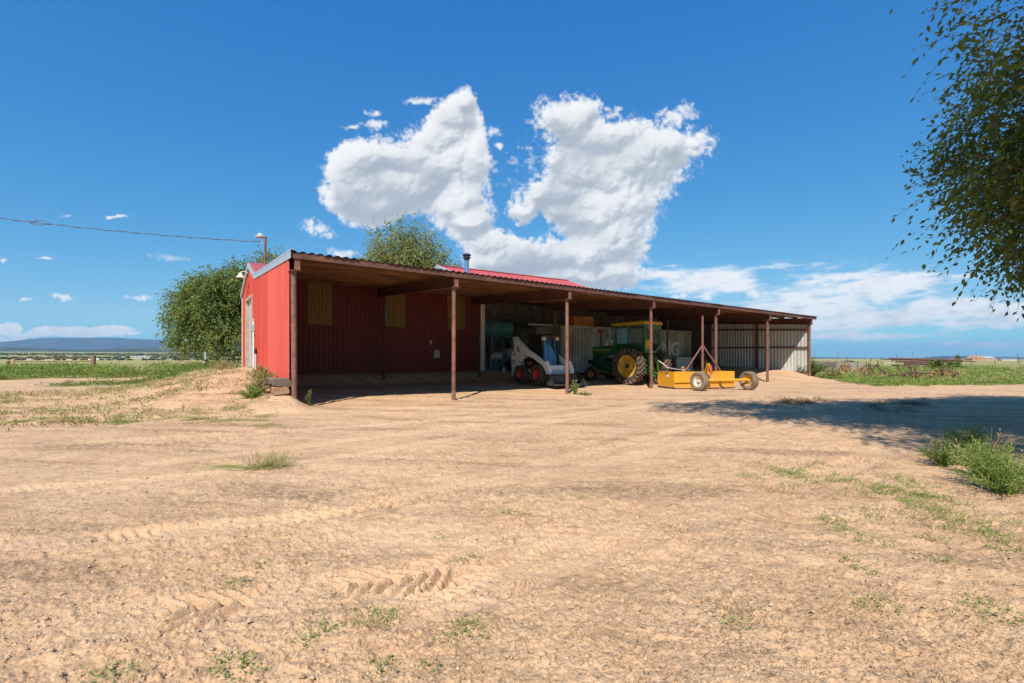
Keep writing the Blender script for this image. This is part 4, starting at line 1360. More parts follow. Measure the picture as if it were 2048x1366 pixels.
# door lower panel and inner fender sheets
for y in (-1, 1):
    MB().prism([(1.05, 1.25), (1.26, 1.96), (-0.58, 1.96), (-0.46, 1.62), (-0.15, 1.20)], y * 0.61 - 0.012, y * 0.61 + 0.012).build('side_panel', m_grn2, cabo, bevel=0.004)
    pts = [(0.97 * math.cos(a), 0.885 + 0.97 * math.sin(a)) for a in [R(v) for v in range(20, 150, 10)]]
    pin = [(0.95 * math.cos(a), 0.885 + 0.95 * math.sin(a)) for a in [R(v) for v in range(140, 10, -10)]]
    MB().prism(pts + pin, min(y * 0.62, y * 0.86), max(y * 0.62, y * 0.86)).build('fender', m_grn2, tr)
    for (x0, x1) in ((0.42, 1.22), (-0.56, 0.30)):
        MB().prism([(x0, 2.01), (x1, 2.01), (x1, cz1 - 0.07), (x0, cz1 - 0.07)], y * 0.64 - 0.003, y * 0.64 + 0.003).build('side_window', m_clear, cabo)
MB().box(1.275, 1.281, -0.58, 0.58, 2.01, cz1 - 0.07).build('windscreen', m_clear, cabo)
# a sheet of pale blue behind the front side pane (reflecting sky)
roof = MB()
vs = [(1.42, 0.72, 2.92), (1.42, -0.72, 2.92), (-0.74, -0.72, 2.92), (-0.74, 0.72, 2.92), (1.36, 0.68, 3.07), (1.36, -0.68, 3.07), (-0.70, -0.68, 3.09), (-0.70, 0.68, 3.09)]
roof.add(vs, [(0, 1, 2, 3), (7, 6, 5, 4), (0, 4, 5, 1), (1, 5, 6, 2), (2, 6, 7, 3), (3, 7, 4, 0)])
roof.build('cab_roof', m_yel, tr, bevel=0.03, seg=2)
# seat, wheel, levers
MB().box(-0.30, 0.20, -0.26, 0.26, 1.50, 1.66).build('seat', m_yel, tr, bevel=0.04)
MB().prism([(-0.36, 1.60), (-0.24, 1.60), (-0.30, 2.20), (-0.40, 2.20)], -0.24, 0.24).build('seat_back', m_yel, tr, bevel=0.03)
mb = MB()
ring = []
for k in range(21):
    a = 2 * math.pi * k / 20
    ring.append((0.62 + 0.10 * math.cos(a) * 1.0, 0.20 * math.sin(a), 2.10 + 0.17 * math.cos(a)))
mb.tube(ring, 0.014, 6, caps=False)
mb.tube([(0.62, 0, 2.10), (0.95, 0, 1.75)], 0.022, 6)
mb.build('steering_wheel', m_black, tr)
MB().box(0.75, 1.05, -0.3, 0.3, 1.5, 1.96).build('dash', m_black, tr, bevel=0.02)
# rear: hitch arms, top link, drawbar
MB().box(-0.55, -0.30, -0.24, 0.24, 0.62, 1.45).build('rear_housing', m_grn, tr, bevel=0.03)
for y in (-0.38, 0.38):
    mb = MB()
    bar(mb, (-0.25, y * 0.8, 0.62), (-1.05, y, 0.42), 0.05, 0.10)
    bar(mb, (-0.75, y * 0.95, 0.48), (-0.62, y * 0.9, 1.30), 0.04, 0.04)
    bar(mb, (-0.40, y * 0.8, 1.42), (-0.66, y * 0.9, 1.28), 0.06, 0.09)
    mb.build('hitch_arm', m_grn, tr, bevel=0.006)
MB().box(-0.95, -0.2, -0.05, 0.05, 0.38, 0.44).build('drawbar', m_black, tr)
mb = MB()
for k in range(3):
    y = -0.30 - 0.05 * k
    mb.tube([(-0.50, y, 1.28), (-0.85, y - 0.08, 1.05), (-1.15, y - 0.15, 0.82), (-1.6, y - 0.25, 0.74), (-2.1, y - 0.5, 0.72)], 0.014, 6)
mb.build('hydraulic_hoses', paint('pale_hose', (0.42, 0.40, 0.38), 0.6, 0, 0.1, 4), tr, smooth=60)

# ------------------------------------------------------------------ yellow box scraper
m_sy = paint('scraper_yellow', (0.70, 0.330, 0.020), 0.48, 0.0, 0.07, 1.8, dirt=(0.50, 0.26, 0.06), damt=0.3, dscale=2.5, low=((0.42, 0.27, 0.15), 0.0, 0.14), bump=0.03)
hd = Vector((-0.26, 0.965, 0)).normalized()
scl = Vector((8.50, 21.35, 0.02))
scr = empty('box_scraper', scl, math.atan2(hd.y, hd.x), 'yellow wheeled box scraper standing in the sun before the shed', 'scraper')
# local: x forward (into shed), y left, z up.  rear wall at x=0
W_ = 1.53
MB().box(-0.03, 0.03, -W_, W_, 0.26, 0.74).build('rear_wall', m_sy, scr, bevel=0.008)
MB().prism([(0.03, 0.06), (0.10, 0.06), (0.22, 0.26), (0.031, 0.26)], -W_ + 0.02, W_ - 0.02).build('mouldboard', m_sy, scr)
MB().box(-0.05, 0.07, -W_ + 0.02, W_ - 0.02, 0.02, 0.075).build('blade', m_sy, scr, bevel=0.005)
for y in (-W_, W_):
    s_ = 1 if y > 0 else -1
    p_ = MB().prism([(-0.03, 0.05), (-0.03, 0.74), (1.22, 0.72), (1.30, 0.30), (1.22, 0.05)], y - 0.018, y + 0.018).build('side_plate', m_sy, scr, bevel=0.006)
    MB().box(-0.05, 1.24, y - 0.035, y + 0.035, 0.0, 0.055).build('skid', m_bucket, p_)
MB().box(0.25, 0.45, -W_ + 0.02, W_ - 0.02, 0.60, 0.72).build('top_beam', m_sy, scr)
mb = MB()
bar(mb, (1.2, -0.9, 0.5), (2.3, 0.0, 0.46), 0.10, 0.12); bar(mb, (1.2, 0.9, 0.5), (2.3, 0.0, 0.46), 0.10, 0.12); bar(mb, (0.3, 0, 0.52), (2.6, 0, 0.46), 0.12, 0.12)
bar(mb, (1.2, -W_, 0.5), (1.2, W_, 0.5), 0.10, 0.12)
mb.build('tongue', m_sy, scr, bevel=0.008)
# wheel carriage
MB().tube([(-1.28, -1.28, 0.42), (-1.28, 0.95, 0.42)], 0.055, 12).build('axle', m_sy, scr, smooth=40)
mb = MB()
for y in (-0.75, 0.55):
    bar(mb, (-1.28, y, 0.42), (-0.02, y, 0.34), 0.09, 0.11)
bar(mb, (-0.60, -0.8, 0.36), (-0.60, 0.6, 0.36), 0.09, 0.09)
mb.build('carriage_arms', m_sy, scr, bevel=0.008)
m_srim = paint('white_and_yellow_rim', (0.66, 0.60, 0.50), 0.45, 0.2, 0.1, 4, dirt=(0.50, 0.30, 0.10), damt=0.35, dscale=6)
for (y, o) in ((1.20, 1), (-1.22, 1)):
    r_ = rim_mesh(0.235, 0.26, 0.08, 1, 0.06).build('wheel', m_srim if y > 0 else m_sy, scr, smooth=35, loc=(-1.28, y, 0.385), rot=(0, 0, R(13)))
    tyre_mesh(0.385, 0.27, 0.235).build('tyre', paint('worn_dusty_tyre', (0.17, 0.13, 0.10), 0.9, 0, 0.2, 6, dirt=(0.32, 0.23, 0.155), damt=0.5, dscale=4, spec=0.15), r_, smooth=50)
    mb = MB()
    for rowy, ph in ((-0.085, 0.0), (-0.028, 0.5), (0.028, 0.0), (0.085, 0.5)):
        for k in range(26):
            a = 2 * math.pi * (k + ph) / 26
            mt = Matrix.Rotation(-a, 4, 'Y') @ Matrix.Translation((0.383, rowy, 0))
            mb.box(0, 0.011, -0.022, 0.022, -0.030, 0.030, mt)
    mb.build('tread', paint('worn_dusty_tread', (0.25, 0.18, 0.125), 0.95, 0, 0.25, 6, dirt=(0.10, 0.08, 0.07), damt=0.3, spec=0.1), r_)
# hydraulic cylinder (red) on a mast, hook ring
cy = MB().tube([(-0.42, 0.02, 1.02), (-0.46, 0.0, 0.66)], 0.062, 14).build('cylinder', paint('red_cylinder', (0.50, 0.050, 0.03), 0.4, 0, 0.12, 5, dirt=(0.40, 0.2, 0.12), damt=0.3), scr, smooth=40)
MB().tube([(-0.46, 0, 0.66), (-0.52, -0.02, 0.38)], 0.028, 10).build('piston_rod', m_exh, cy, smooth=40)
MB().prism([(-0.36, 0.72), (-0.10, 0.72), (-0.28, 1.10), (-0.44, 1.12), (-0.48, 1.02)], 0.07, 0.10).build('mast', m_sy, scr, bevel=0.006)
MB().tube([(-0.40, 0.12, 0.98), (-0.30, 0.14, 0.8), (-0.22, 0.12, 0.55), (-0.30, 0.1, 0.4)], 0.014, 6).build('hose', m_black, scr, smooth=60)
ring = [(0.0, 1.08 + 0.07 * math.cos(2 * math.pi * k / 16), 0.86 + 0.085 * math.sin(2 * math.pi * k / 16)) for k in range(17)]
MB().tube(ring, 0.02, 6, caps=False).tube([(0, 1.08, 0.74), (0, 1.08, 0.78)], 0.03, 8).build('lifting_ring', m_sy, scr, smooth=60)
# maker's plate and stencil marks on the near side plate
MB().box(0.36, 0.54, W_ + 0.0185, W_ + 0.0215, 0.50, 0.60).build('white_label', m_white, scr)
mb = MB()
for (a, b_) in ((0.98, 1.04), (0.90, 0.95), (0.62, 0.72), (0.50, 0.60), (0.41, 0.48)):
    mb.box(a, b_, W_ + 0.0185, W_ + 0.021, 0.645, 0.685)
mb.build('stencil_marks', m_black, scr)

# ------------------------------------------------------------------ steel pole on a tripod
tpl = Vector((9.14, 23.2, 0)); tpl.z = gz(tpl.x, tpl.y)
tp = empty('tripod_pole', tpl, 0.1, 'tall rusty steel pole held up by three braces, behind the yellow scraper', 'pole')
MB().tube([(0, 0, 0.0), (0, 0, 2.05)], 0.062, 12).tube([(0, 0, 2.05), (0, 0, 3.38)], 0.052, 12).build('pole', m_pipe, tp, smooth=40)
for (x, y) in ((-1.42, -0.15), (1.38, -0.10), (-0.75, 1.25)):
    MB().tube([(0, 0, 1.98), (x, y, 0.02)], 0.038, 10).build('brace', m_pipe, tp, smooth=40)

# ------------------------------------------------------------------ shipping containers at the back
def container(name, s0, s1, b0, depth, zb, h, label, mat, lead=0.0):
    t = empty(name, S(s0, b0, zb), YAW, label, 'container')
    L = s1 - s0
    # corrugated front wall in one pressing per 1.5 m
    n = max(1, round(L / 1.5)); w = (L - 0.2) / n
    for i in range(n):
        sheet('wall_panel', 0.10 + i * w, w - 0.001, 0.14, h - 0.10, mat, t, pitch=0.27, depth=0.045, at_=0.04, sign=-1)
    MB().box(0, L, 0.0, 0.09, h - 0.12, h).box(0, L, 0.0, 0.12, 0.0, 0.16).box(0, 0.11, -0.012, 0.12, 0.161, h - 0.121).box(L - 0.11, L, -0.012, 0.12, 0.161, h - 0.121).build('frame', mat, t, bevel=0.006)
    MB().box(0.02, L - 0.02, 0.12, depth, h - 0.06, h - 0.01).build('roof', mat, t)
    MB().box(0.03, 0.06, 0.13, depth, 0.05, h - 0.07).box(L - 0.06, L - 0.03, 0.13, depth, 0.05, h - 0.07).build('end_wall', mat, t)
    return t
m_cont2 = paint('dim_green_container_paint', (0.20, 0.22, 0.16), 0.6, 0.0, 0.12, 1.2, dirt=(0.14, 0.10, 0.07), damt=0.4, dscale=1.5, stretch=(1, 1, 0.4))
container('shipping_container', 14.0, 15.35, 7.6, 2.4, 0.48, 2.62, 'dim olive container standing left of the pale green one', m_cont2)
cn = container('shipping_container', 15.45, 27.6, 7.15, 2.44, 0.48, 2.75, 'long pale green shipping container with white letters along the back of the shed', m_cont)
for (txt, x) in (('C', 3.50), ('H', 4.45), ('I', 5.55), ('N', 8.85), ('G', 9.85)):
    text_part('letter', txt, 1.32, m_contwhite, cn, (x, -0.012, 1.02), (R(90), 0, 0), 0.004, 0.035)
# two dark knobs and a sling of chain hanging on its face
for x in (2.55, 2.95):
    MB().lathe([(0, -0.05), (0.06, -0.05), (0.07, 0.0)], 'y', c=(x, -0.01, 1.45), seg=12).build('dark_knob', m_black, cn, smooth=40)
ch = empty('rope_sling', S(15.45, 6.95, 0.5), YAW, 'thin dark rope sling hanging in front of the pale green container', 'rope')
MB().tube([(1.85, 0, 2.9), (2.5, 0, 2.2), (3.05, 0, 1.85)], 0.018, 6).tube([(3.05, 0, 1.85), (3.9, 0, 2.6), (4.25, 0, 2.85)], 0.018, 6).tube([(3.05, 0, 1.85), (3.1, 0, 1.5), (3.0, 0, 0.9)], 0.024, 6).build('rope', m_black, ch, smooth=60)

# orange crates on top of the container
m_crate = paint('orange_crate_wood', (0.55, 0.22, 0.045), 0.7, 0.0, 0.2, 4, stretch=(0.4, 2, 2), dirt=(0.28, 0.12, 0.04), damt=0.35)
for j, (s_, lab) in enumerate(((16.55, 'orange slatted crate on the container roof, nearer the tripod of loader'), (17.35, 'orange slatted crate on the container roof, second along from the loader'))):
    cr = empty('slatted_crate', S(s_, 7.25, 3.24), YAW, ('orange slatted crate on the container roof, left of the pair' if j == 0 else 'orange slatted crate on the container roof, right of the pair'), 'crate', 'crates on the container')
    for i in range(4):
        MB().box(0, 0.76, 0, 0.02, i * 0.145, i * 0.145 + 0.125).build('slat', m_crate, cr)
    MB().box(0, 0.02, 0.021, 0.6, 0, 0.57).box(0.74, 0.76, 0.021, 0.6, 0, 0.57).box(0.02, 0.74, 0.58, 0.6, 0, 0.57).build('side', m_crate, cr)
    for x in (0.0, 0.71):
        MB().box(x, x + 0.05, -0.018, -0.001, 0, 0.58).build('batten', m_crate, cr)

# ------------------------------------------------------------------ clutter in the dark bay beside the loader
m_teal = paint('teal_tank_paint', (0.035, 0.235, 0.265), 0.5, 0.0, 0.15, 2.5, dirt=(0.24, 0.135, 0.075), damt=0.34, dscale=2.0)
tk = empty('fuel_tank', S(12.2, 8.7, GB(12.2, 8.6)), YAW + 0.12, 'teal cylindrical fuel tank on a steel stand in the dark bay', 'tank')
MB().lathe([(0, -0.86), (0.30, -0.84), (0.46, -0.74), (0.46, 0.74), (0.30, 0.84), (0, 0.86)], 'x', c=(0, 0, 2.35), seg=28).build('tank', m_teal, tk, smooth=35)
m_tealf = paint('teal_frame_paint', (0.05, 0.20, 0.26), 0.5, 0.0, 0.15, 4, dirt=(0.15, 0.10, 0.07), damt=0.3)
for x in (-0.72, 0.72):
    for y in (-0.36, 0.36):
        MB().box(x - 0.03, x + 0.03, y - 0.03, y + 0.03, -0.1, 1.86).build('leg', m_tealf, tk)
mb = MB()
for y in (-0.36, 0.36):
    bar(mb, (-0.78, y, 1.89), (0.78, y, 1.89), 0.06, 0.06)
    bar(mb, (0.70, y, 1.45), (0.30, y, 1.86), 0.04, 0.04); bar(mb, (-0.70, y, 1.45), (-0.30, y, 1.86), 0.04, 0.04)
mb.build('cradle', m_tealf, tk)
dr = empty('steel_drum', S(12.15, 7.6, GB(12.15, 7.6) + 0.62), YAW + 1.45, 'grey-blue steel drum lying on a low blue bench, round end outward', 'drum')
MB().lathe([(0, -0.44), (0.29, -0.44), (0.305, -0.45), (0.305, -0.42), (0.29, -0.41), (0.29, -0.16), (0.30, -0.15), (0.29, -0.14), (0.29, 0.14), (0.30, 0.15), (0.29, 0.16), (0.29, 0.42), (0, 0.42)], 'x', c=(0, 0, 0.31), seg=28).build('barrel', paint('dull_drum', (0.19, 0.24, 0.27), 0.55, 0.2, 0.15, 4, dirt=(0.25, 0.13, 0.07), damt=0.35), dr, smooth=35)
be = empty('steel_bench', S(12.0, 7.55, GB(12.0, 7.55)), YAW, 'low blue steel bench with junk on it in the dark bay', 'bench')
MB().box(-0.95, 0.95, -0.30, 0.30, 0.56, 0.615).build('top', m_tealf, be)
for x in (-0.85, 0.85):
    for y in (-0.25, 0.25):
        MB().box(x - 0.03, x + 0.03, y - 0.03, y + 0.03, -0.1, 0.56).build('leg', m_tealf, be)
mb = MB(); bar(mb, (-0.85, -0.25, 0.1), (-0.3, -0.25, 0.55), 0.04, 0.04); mb.build('brace', m_tealf, be)
fu = empty('funnel', S(12.72, 7.48, GB(12, 7.5) + 0.615), YAW, 'bright yellow plastic funnel on the blue bench', 'funnel')
MB().lathe([(0.20, 0.0), (0.20, 0.02), (0.06, 0.18), (0.03, 0.28), (0.02, 0.28), (0.05, 0.17), (0.19, 0.0)], 'z', seg=18).build('cone', paint('yellow_plastic', (0.65, 0.42, 0.02), 0.4, 0, 0.05, 4), fu, smooth=40)
# crumpled feed sack and jug
def lump(name, loc, r, mat, label, cat, seed, parts=None):
    bm = bmesh.new(); bmesh.ops.create_icosphere(bm, subdivisions=3, radius=1.0)
    rr = np.random.RandomState(seed)
    o_ = rr.rand(3) * 20
    for v in bm.verts:
        k = 1 + 0.5 * float(fbm(np.array([v.co.x * 1.7 + o_[0] + v.co.z * 1.3]), np.array([v.co.y * 1.7 + o_[1] + v.co.z]), 3)[0])
        v.co = Vector((v.co.x * r[0] * k, v.co.y * r[1] * k, max(v.co.z * k, -0.55) * r[2] + r[2] * 0.5))
    me = bpy.data.meshes.new(name); bm.to_mesh(me); bm.free()
    me.polygons.foreach_set('use_smooth', [True] * len(me.polygons))
    return tag(link_mesh(name, me, mat, None, loc), label, cat)
lump('feed_sack', S(11.35, 7.55, GB(11.4, 7.55) + 0.615), (0.34, 0.24, 0.22), paint('printed_sack', (0.40, 0.38, 0.36), 0.6, 0, 0.3, 9, fleck=(0.25, 0.05, 0.04), famt=0.1, fscale=6), 'crumpled pale feed sack on the blue bench', 'sack', 3)
jug = empty('plastic_jug', S(11.5, 7.05, GB(11.5, 7.05)), YAW, 'pale blue plastic jug on the ground under the bench', 'jug')
MB().lathe([(0, 0), (0.10, 0.0), (0.11, 0.02), (0.11, 0.22), (0.05, 0.30), (0.035, 0.31), (0.035, 0.35), (0, 0.35)], 'z', seg=16).build('body', paint('blue_white_plastic', (0.35, 0.45, 0.60), 0.4, 0, 0.1, 6), jug, smooth=40)
lump('tarp_heap', S(12.6, 6.6, GB(12.6, 6.6) - 0.03), (0.55, 0.3, 0.16), paint('grey_brown_tarp', (0.20, 0.17, 0.15), 0.8, 0, 0.3, 7), 'low grey heap of rags on the floor behind the loader', 'rags', 5)
for (s_, b_, rad, lab) in ((11.05, 8.15, 0.36, 'worn black tyre leaning in the dark bay by the white board'),):
    ty = tyre_mesh(rad, 0.2, 0.2, 28).build('spare_tyre', m_rubber, None, smooth=50, loc=S(s_, b_, GB(s_, b_) + 1.25), rot=(0, 0, YAW + 0.5))
    tag(ty, 'worn black tyre hung up in the dark bay by the white board', 'tyre')
# long white pipe lying over the olive container
pv = MB().tube([(0, 0, 0), (2.6, 0.3, 0.03)], 0.06, 10).build('plastic_pipe', paint('dusty_white_pipe', (0.5, 0.48, 0.44), 0.5, 0, 0.1, 5), None, smooth=40, loc=S(13.3, 7.35, 3.20), rot=(0, 0, YAW))
tag(pv, 'pale plastic pipe lying on top of the olive container', 'pipe')
# galvanised trough and a dark cart with a yellow wheel, beyond the scraper
tg = empty('stock_trough', S(25.3, 6.3, GB(25.3, 6.3)), YAW, 'ribbed galvanised stock trough at the back of the right bay', 'trough')
n_ = 5
for i in range(n_):
    MB().box(-0.85, 0.85, -0.30 + 0.0, -0.26 - 0.012 * (i % 2), 0.02 + i * 0.19, 0.02 + i * 0.19 + 0.185).build('side_band', m_galv, tg)
MB().box(-0.85, 0.85, -0.25, 0.30, 0.0, 0.9).build('body', m_galv, tg, bevel=0.03)
m_maroon = paint('maroon_paint', (0.12, 0.025, 0.028), 0.6, 0, 0.2, 4, dirt=(0.12, 0.08, 0.06), damt=0.3)
ct = empty('maroon_cabinet', S(24.0, 6.35, GB(24.0, 6.35)), YAW, 'small maroon steel cabinet beside the galvanised trough', 'cabinet')
MB().box(-0.30, 0.30, -0.3, 0.3, 0, 1.0).build('case', m_maroon, ct, bevel=0.02)
MB().box(-0.27, 0.27, -0.315, -0.301, 0.05, 0.95).build('door', m_maroon, ct, bevel=0.005)
MB().box(0.18, 0.21, -0.34, -0.316, 0.45, 0.6).build('handle', m_black, ct)
cart = empty('farm_cart', S(26.9, 6.0, GB(26.9, 6.0)), YAW, 'dark farm cart with a yellow-hubbed wheel in the back corner', 'cart')
MB().box(-0.45, 0.45, -0.35, 0.35, 0.55, 1.0).build('tub', m_maroon, cart, bevel=0.03)
for y in (-0.45, 0.45):
    wheel(cart, (0, y, 0.37), 0.36, 0.18, 0.19, m_rimyel, m_rubber, m_dtread, 14, 0.01, 0.04, 0.1, dish=0.06, out=-1 if y < 0 else 1, hub=0.05, wrap=False)
# pallet of blue tubs in white rails behind the tractor
pl = empty('tub_rack', S(19.1, 6.2, GB(19.1, 6.2)), YAW, 'low white rail rack of blue tubs behind the tractor', 'rack')
for i in range(4):
    MB().box(-0.95 + i * 0.49, -0.95 + i * 0.49 + 0.42, -0.28, 0.28, 0.08, 0.52).build('tub', paint('blue_tub', (0.10, 0.22, 0.30), 0.5, 0, 0.12, 4), pl, bevel=0.03)
mb = MB()
for i in range(5):
    mb.box(-1.0 + i * 0.49 - 0.02, -1.0 + i * 0.49 + 0.02, -0.33, -0.29, 0.0, 0.62)
mb.box(-1.02, 0.99, -0.33, -0.29, 0.621, 0.66).box(-1.02, 0.99, -0.34, 0.34, 0.02, 0.07)
mb.build('rails', m_white, pl)

# ------------------------------------------------------------------ foliage
def leaf_quads(P, D, Nn, L, Wd):
    """one kite-shaped leaf per row: P base, D axis, Nn normal, L length, Wd width"""
    D = D / np.maximum(np.linalg.norm(D, axis=1, keepdims=True), 1e-6)
    Sd = np.cross(D, Nn); Sd = Sd / np.maximum(np.linalg.norm(Sd, axis=1, keepdims=True), 1e-6)
    L = L[:, None]; Wd = Wd[:, None]
    up = np.cross(Sd, D)
    a = P; b = P + D * L * 0.42 + Sd * Wd * 0.5 + up * Wd * 0.12; c = P + D * L; d = P + D * L * 0.42 - Sd * Wd * 0.5 + up * Wd * 0.12
    V_ = np.stack([a, b, c, d], 1).reshape(-1, 3)
    F_ = np.arange(len(V_)).reshape(-1, 4)
    return V_, F_


def leaves_obj(name, P, D, Nn, L, Wd, var, mat, parent=None, loc=(0, 0, 0)):
    V_, F_ = leaf_quads(P, D, Nn, L, Wd)
    me = np_mesh(name, V_, F_, False, {'var': np.repeat(var, 4)})
    return link_mesh(name, me, mat, parent, loc)


def tubes_np(paths, seg=5):
    """many thin tubes: list of (pts (k,3), radii (k,))"""
    VV = []; FF = []; n0 = 0
    for pts, rad in paths:
        pts = np.asarray(pts, float); k = len(pts)
        t = np.gradient(pts, axis=0); t /= np.maximum(np.linalg.norm(t, axis=1, keepdims=True), 1e-6)
        ref = np.array([0, 0, 1.0]) if abs(t[0, 2]) < 0.9 else np.array([1.0, 0, 0])
        s = np.cross(t, ref); s /= np.maximum(np.linalg.norm(s, axis=1, keepdims=True), 1e-6)
        q = np.cross(s, t)
        a = 2 * np.pi * np.arange(seg) / seg
        ring = pts[:, None, :] + (s[:, None, :] * np.cos(a)[None, :, None] + q[:, None, :] * np.sin(a)[None, :, None]) * np.asarray(rad)[:, None, None]
        VV.append(ring.reshape(-1, 3))
        i = np.arange((k - 1) * seg).reshape(k - 1, seg)
        f = np.stack([i, np.roll(i, -1, 1), np.roll(i, -1, 1) + seg, i + seg], -1).reshape(-1, 4) + n0
        FF.append(f); n0 += k * seg
    return np.concatenate(VV), np.concatenate(FF)


m_bark = paint('grey_brown_bark', (0.17, 0.125, 0.09), 0.9, 0, 0.3, 6, stretch=(1, 1, 0.25), dirt=(0.09, 0.065, 0.05), damt=0.4, bump=0.6, bscale=12)
m_leafA = leafmat('elm_leaf', (0.075, 0.130, 0.024), (0.270, 0.315, 0.100), 0.38)
m_leafB = leafmat('light_elm_leaf', (0.150, 0.180, 0.045), (0.360, 0.370, 0.150), 0.42)  # lighter leaf colour for the trees behind the roof
m_leafR = leafmat('dark_elm_leaf', (0.070, 0.110, 0.018), (0.230, 0.285, 0.070), 0.42)
m_weed = leafmat('weed_green', (0.070, 0.130, 0.022), (0.200, 0.250, 0.070), 0.30, 0.7)
m_weed2 = leafmat('fresh_weed_green', (0.110, 0.195, 0.032), (0.320, 0.370, 0.105), 0.30, 0.7)
m_dry = leafmat('dry_straw', (0.28, 0.180, 0.100), (0.50, 0.37, 0.22), 0.15, 0.9)
m_drygreen = leafmat('grey_green_straw', (0.210, 0.200, 0.075), (0.43, 0.38, 0.18), 0.15, 0.85)
m_twig = leafmat('dark_twig_litter', (0.085, 0.058, 0.036), (0.22, 0.150, 0.085), 0.0, 0.95)


def tree(name, base, top, ells, nclump, per, leaf, seed, label, mat, trunk_r=0.2, droop=0.5, keep=None, lean=(0, 0), limbs=8, twig_len=0.5, group=None, view_h=None, limb_ok=None):
    rs = np.random.RandomState(seed)
    t = empty(name, base, 0, label, 'tree', group)
    B = np.array(base)
    # clump centres spread through the crown's lobes, denser toward the outside
    vol = np.array([e[3] * e[4] * e[5] for e in ells]); vol = vol / vol.sum()
    C = []; O = []
    while len(C) < nclump:
        e = ells[rs.choice(len(ells), p=vol)]
        d = rs.normal(size=3); d /= np.linalg.norm(d)
        r = rs.rand() ** 0.40
        r *= 0.86 + 0.32 * vnoise(np.array([d[0] * 2.3 + seed]), np.array([d[1] * 2.3 + d[2] * 2.7 + 9]))[0]
        p = np.array(e[:3]) + d * r * np.array(e[3:6])
        if p[2] < 0.15 or (keep is not None and not keep(p + B)):
            continue
        C.append(p); O.append(d)
    C = np.array(C); O = np.array(O)
    # trunk and limbs
    paths = []
    k = 7
    cen = C.mean(0)
    tr_ = np.array([[lean[0] * q ** 1.5 + 0.06 * top * 0.3 * math.sin(3 * q + seed), lean[1] * q ** 1.5 + 0.05 * top * 0.3 * math.sin(2.3 * q + seed * 2), q * top] for q in np.linspace(-0.03, 1, k)])
    paths.append((tr_, trunk_r * np.linspace(1.15, 0.35, k)))
    nodes = [tr_[2:]]
    ok = np.array([q for q in range(len(C)) if limb_ok is None or limb_ok(C[q] + B)])
    far = C[rs.choice(ok, min(limbs, len(ok)), replace=False)]
    for f in far:
        st = tr_[rs.randint(2, k - 1)]
        m = (st + f) / 2 + np.array([0, 0, 0.10 * np.linalg.norm(f - st)])
        pts = np.array([(1 - q) ** 2 * st + 2 * q * (1 - q) * m + q * q * f for q in np.linspace(0, 1, 7)])
        pts[1:-1] += rs.normal(size=(5, 3)) * 0.04 * np.linalg.norm(f - st)
        paths.append((pts, trunk_r * np.linspace(0.38, 0.05, 7)))
        nodes.append(pts[2:])
    nodes = np.concatenate(nodes)
    tw = []
    for c in C:
        dd = np.linalg.norm(nodes - c, axis=1) + 0.3 * np.maximum(nodes[:, 2] - c[2], 0)
        st = nodes[dd.argmin()]
        m = (st + c) / 2 + rs.normal(size=3) * 0.08 * np.linalg.norm(c - st)
        tw.append((np.array([st, m, c]), trunk_r * np.array([0.06, 0.035, 0.012])))
    V1, F1 = tubes_np(paths[:1], 10)
    link_mesh('trunk', np_mesh('trunk', V1, F1, True), m_bark, t)
    for pp in paths[1:]:
        V1, F1 = tubes_np([pp], 7)
        link_mesh('limb', np_mesh('limb', V1, F1, True), m_bark, t)
    V2, F2 = tubes_np(tw, 4)
    tag(link_mesh('branches', np_mesh('branches', V2, F2, True), m_bark, t), kind='stuff')
    # twigs with leaves set along them
    ntw = max(1, per // 9)
    n = nclump * ntw
    Cc = np.repeat(C, ntw, 0); Oo = np.repeat(O, ntw, 0)
    dr = Oo * 0.8 + rs.normal(size=(n, 3)) * 0.75 + np.array([0, 0, -droop])
    dr /= np.linalg.norm(dr, axis=1, keepdims=True)
    ln = twig_len * (0.5 + rs.rand(n))
    start = Cc + rs.normal(size=(n, 3)) * twig_len * 0.28
    P = []; D = []
    for j in range(9):
        q = (j + 0.5) / 9
        p = start + dr * (ln * q)[:, None] + np.array([0, 0, -1.0]) * (droop * 0.45 * ln * q * q)[:, None]
        side = np.cross(dr, np.array([0, 0, 1.0])) * (1 if j % 2 else -1)
        P.append(p + rs.normal(size=(n, 3)) * twig_len * 0.035)
        D.append(dr * 0.6 + side * 0.7 + np.array([0, 0, -0.35]) + rs.normal(size=(n, 3)) * 0.35)
    P = np.concatenate(P); D = np.concatenate(D)
    Nn = rs.normal(size=P.shape) * 0.55 + np.array([0, -0.2, 0.8])
    L = leaf * (0.7 + 0.6 * rs.rand(len(P)))
    tone = np.tile(np.repeat(rs.rand(nclump), ntw), 9)
    var = np.clip(0.55 * rs.rand(len(P)) + 0.5 * tone, 0, 1)
    leaves_obj('crown', P, D, Nn, L, L * 0.52, var, mat, t)
    if twig_len > 0 and view_h:
        paths = []
        sel = rs.choice(n, min(n, view_h), replace=False)
        for i in sel:
            a = start[i]; e_ = a + dr[i] * ln[i] + np.array([0, 0, -droop * 0.45 * ln[i]])
            m = a + dr[i] * ln[i] * 0.5 + np.array([0, 0, -droop * 0.11 * ln[i]])
            paths.append((np.array([a, m, e_]), np.array([0.006, 0.004, 0.002])))
        V3, F3 = tubes_np(paths, 3)
        link_mesh('twigs', np_mesh('twigs', V3, F3, True), m_bark, t)
    return t


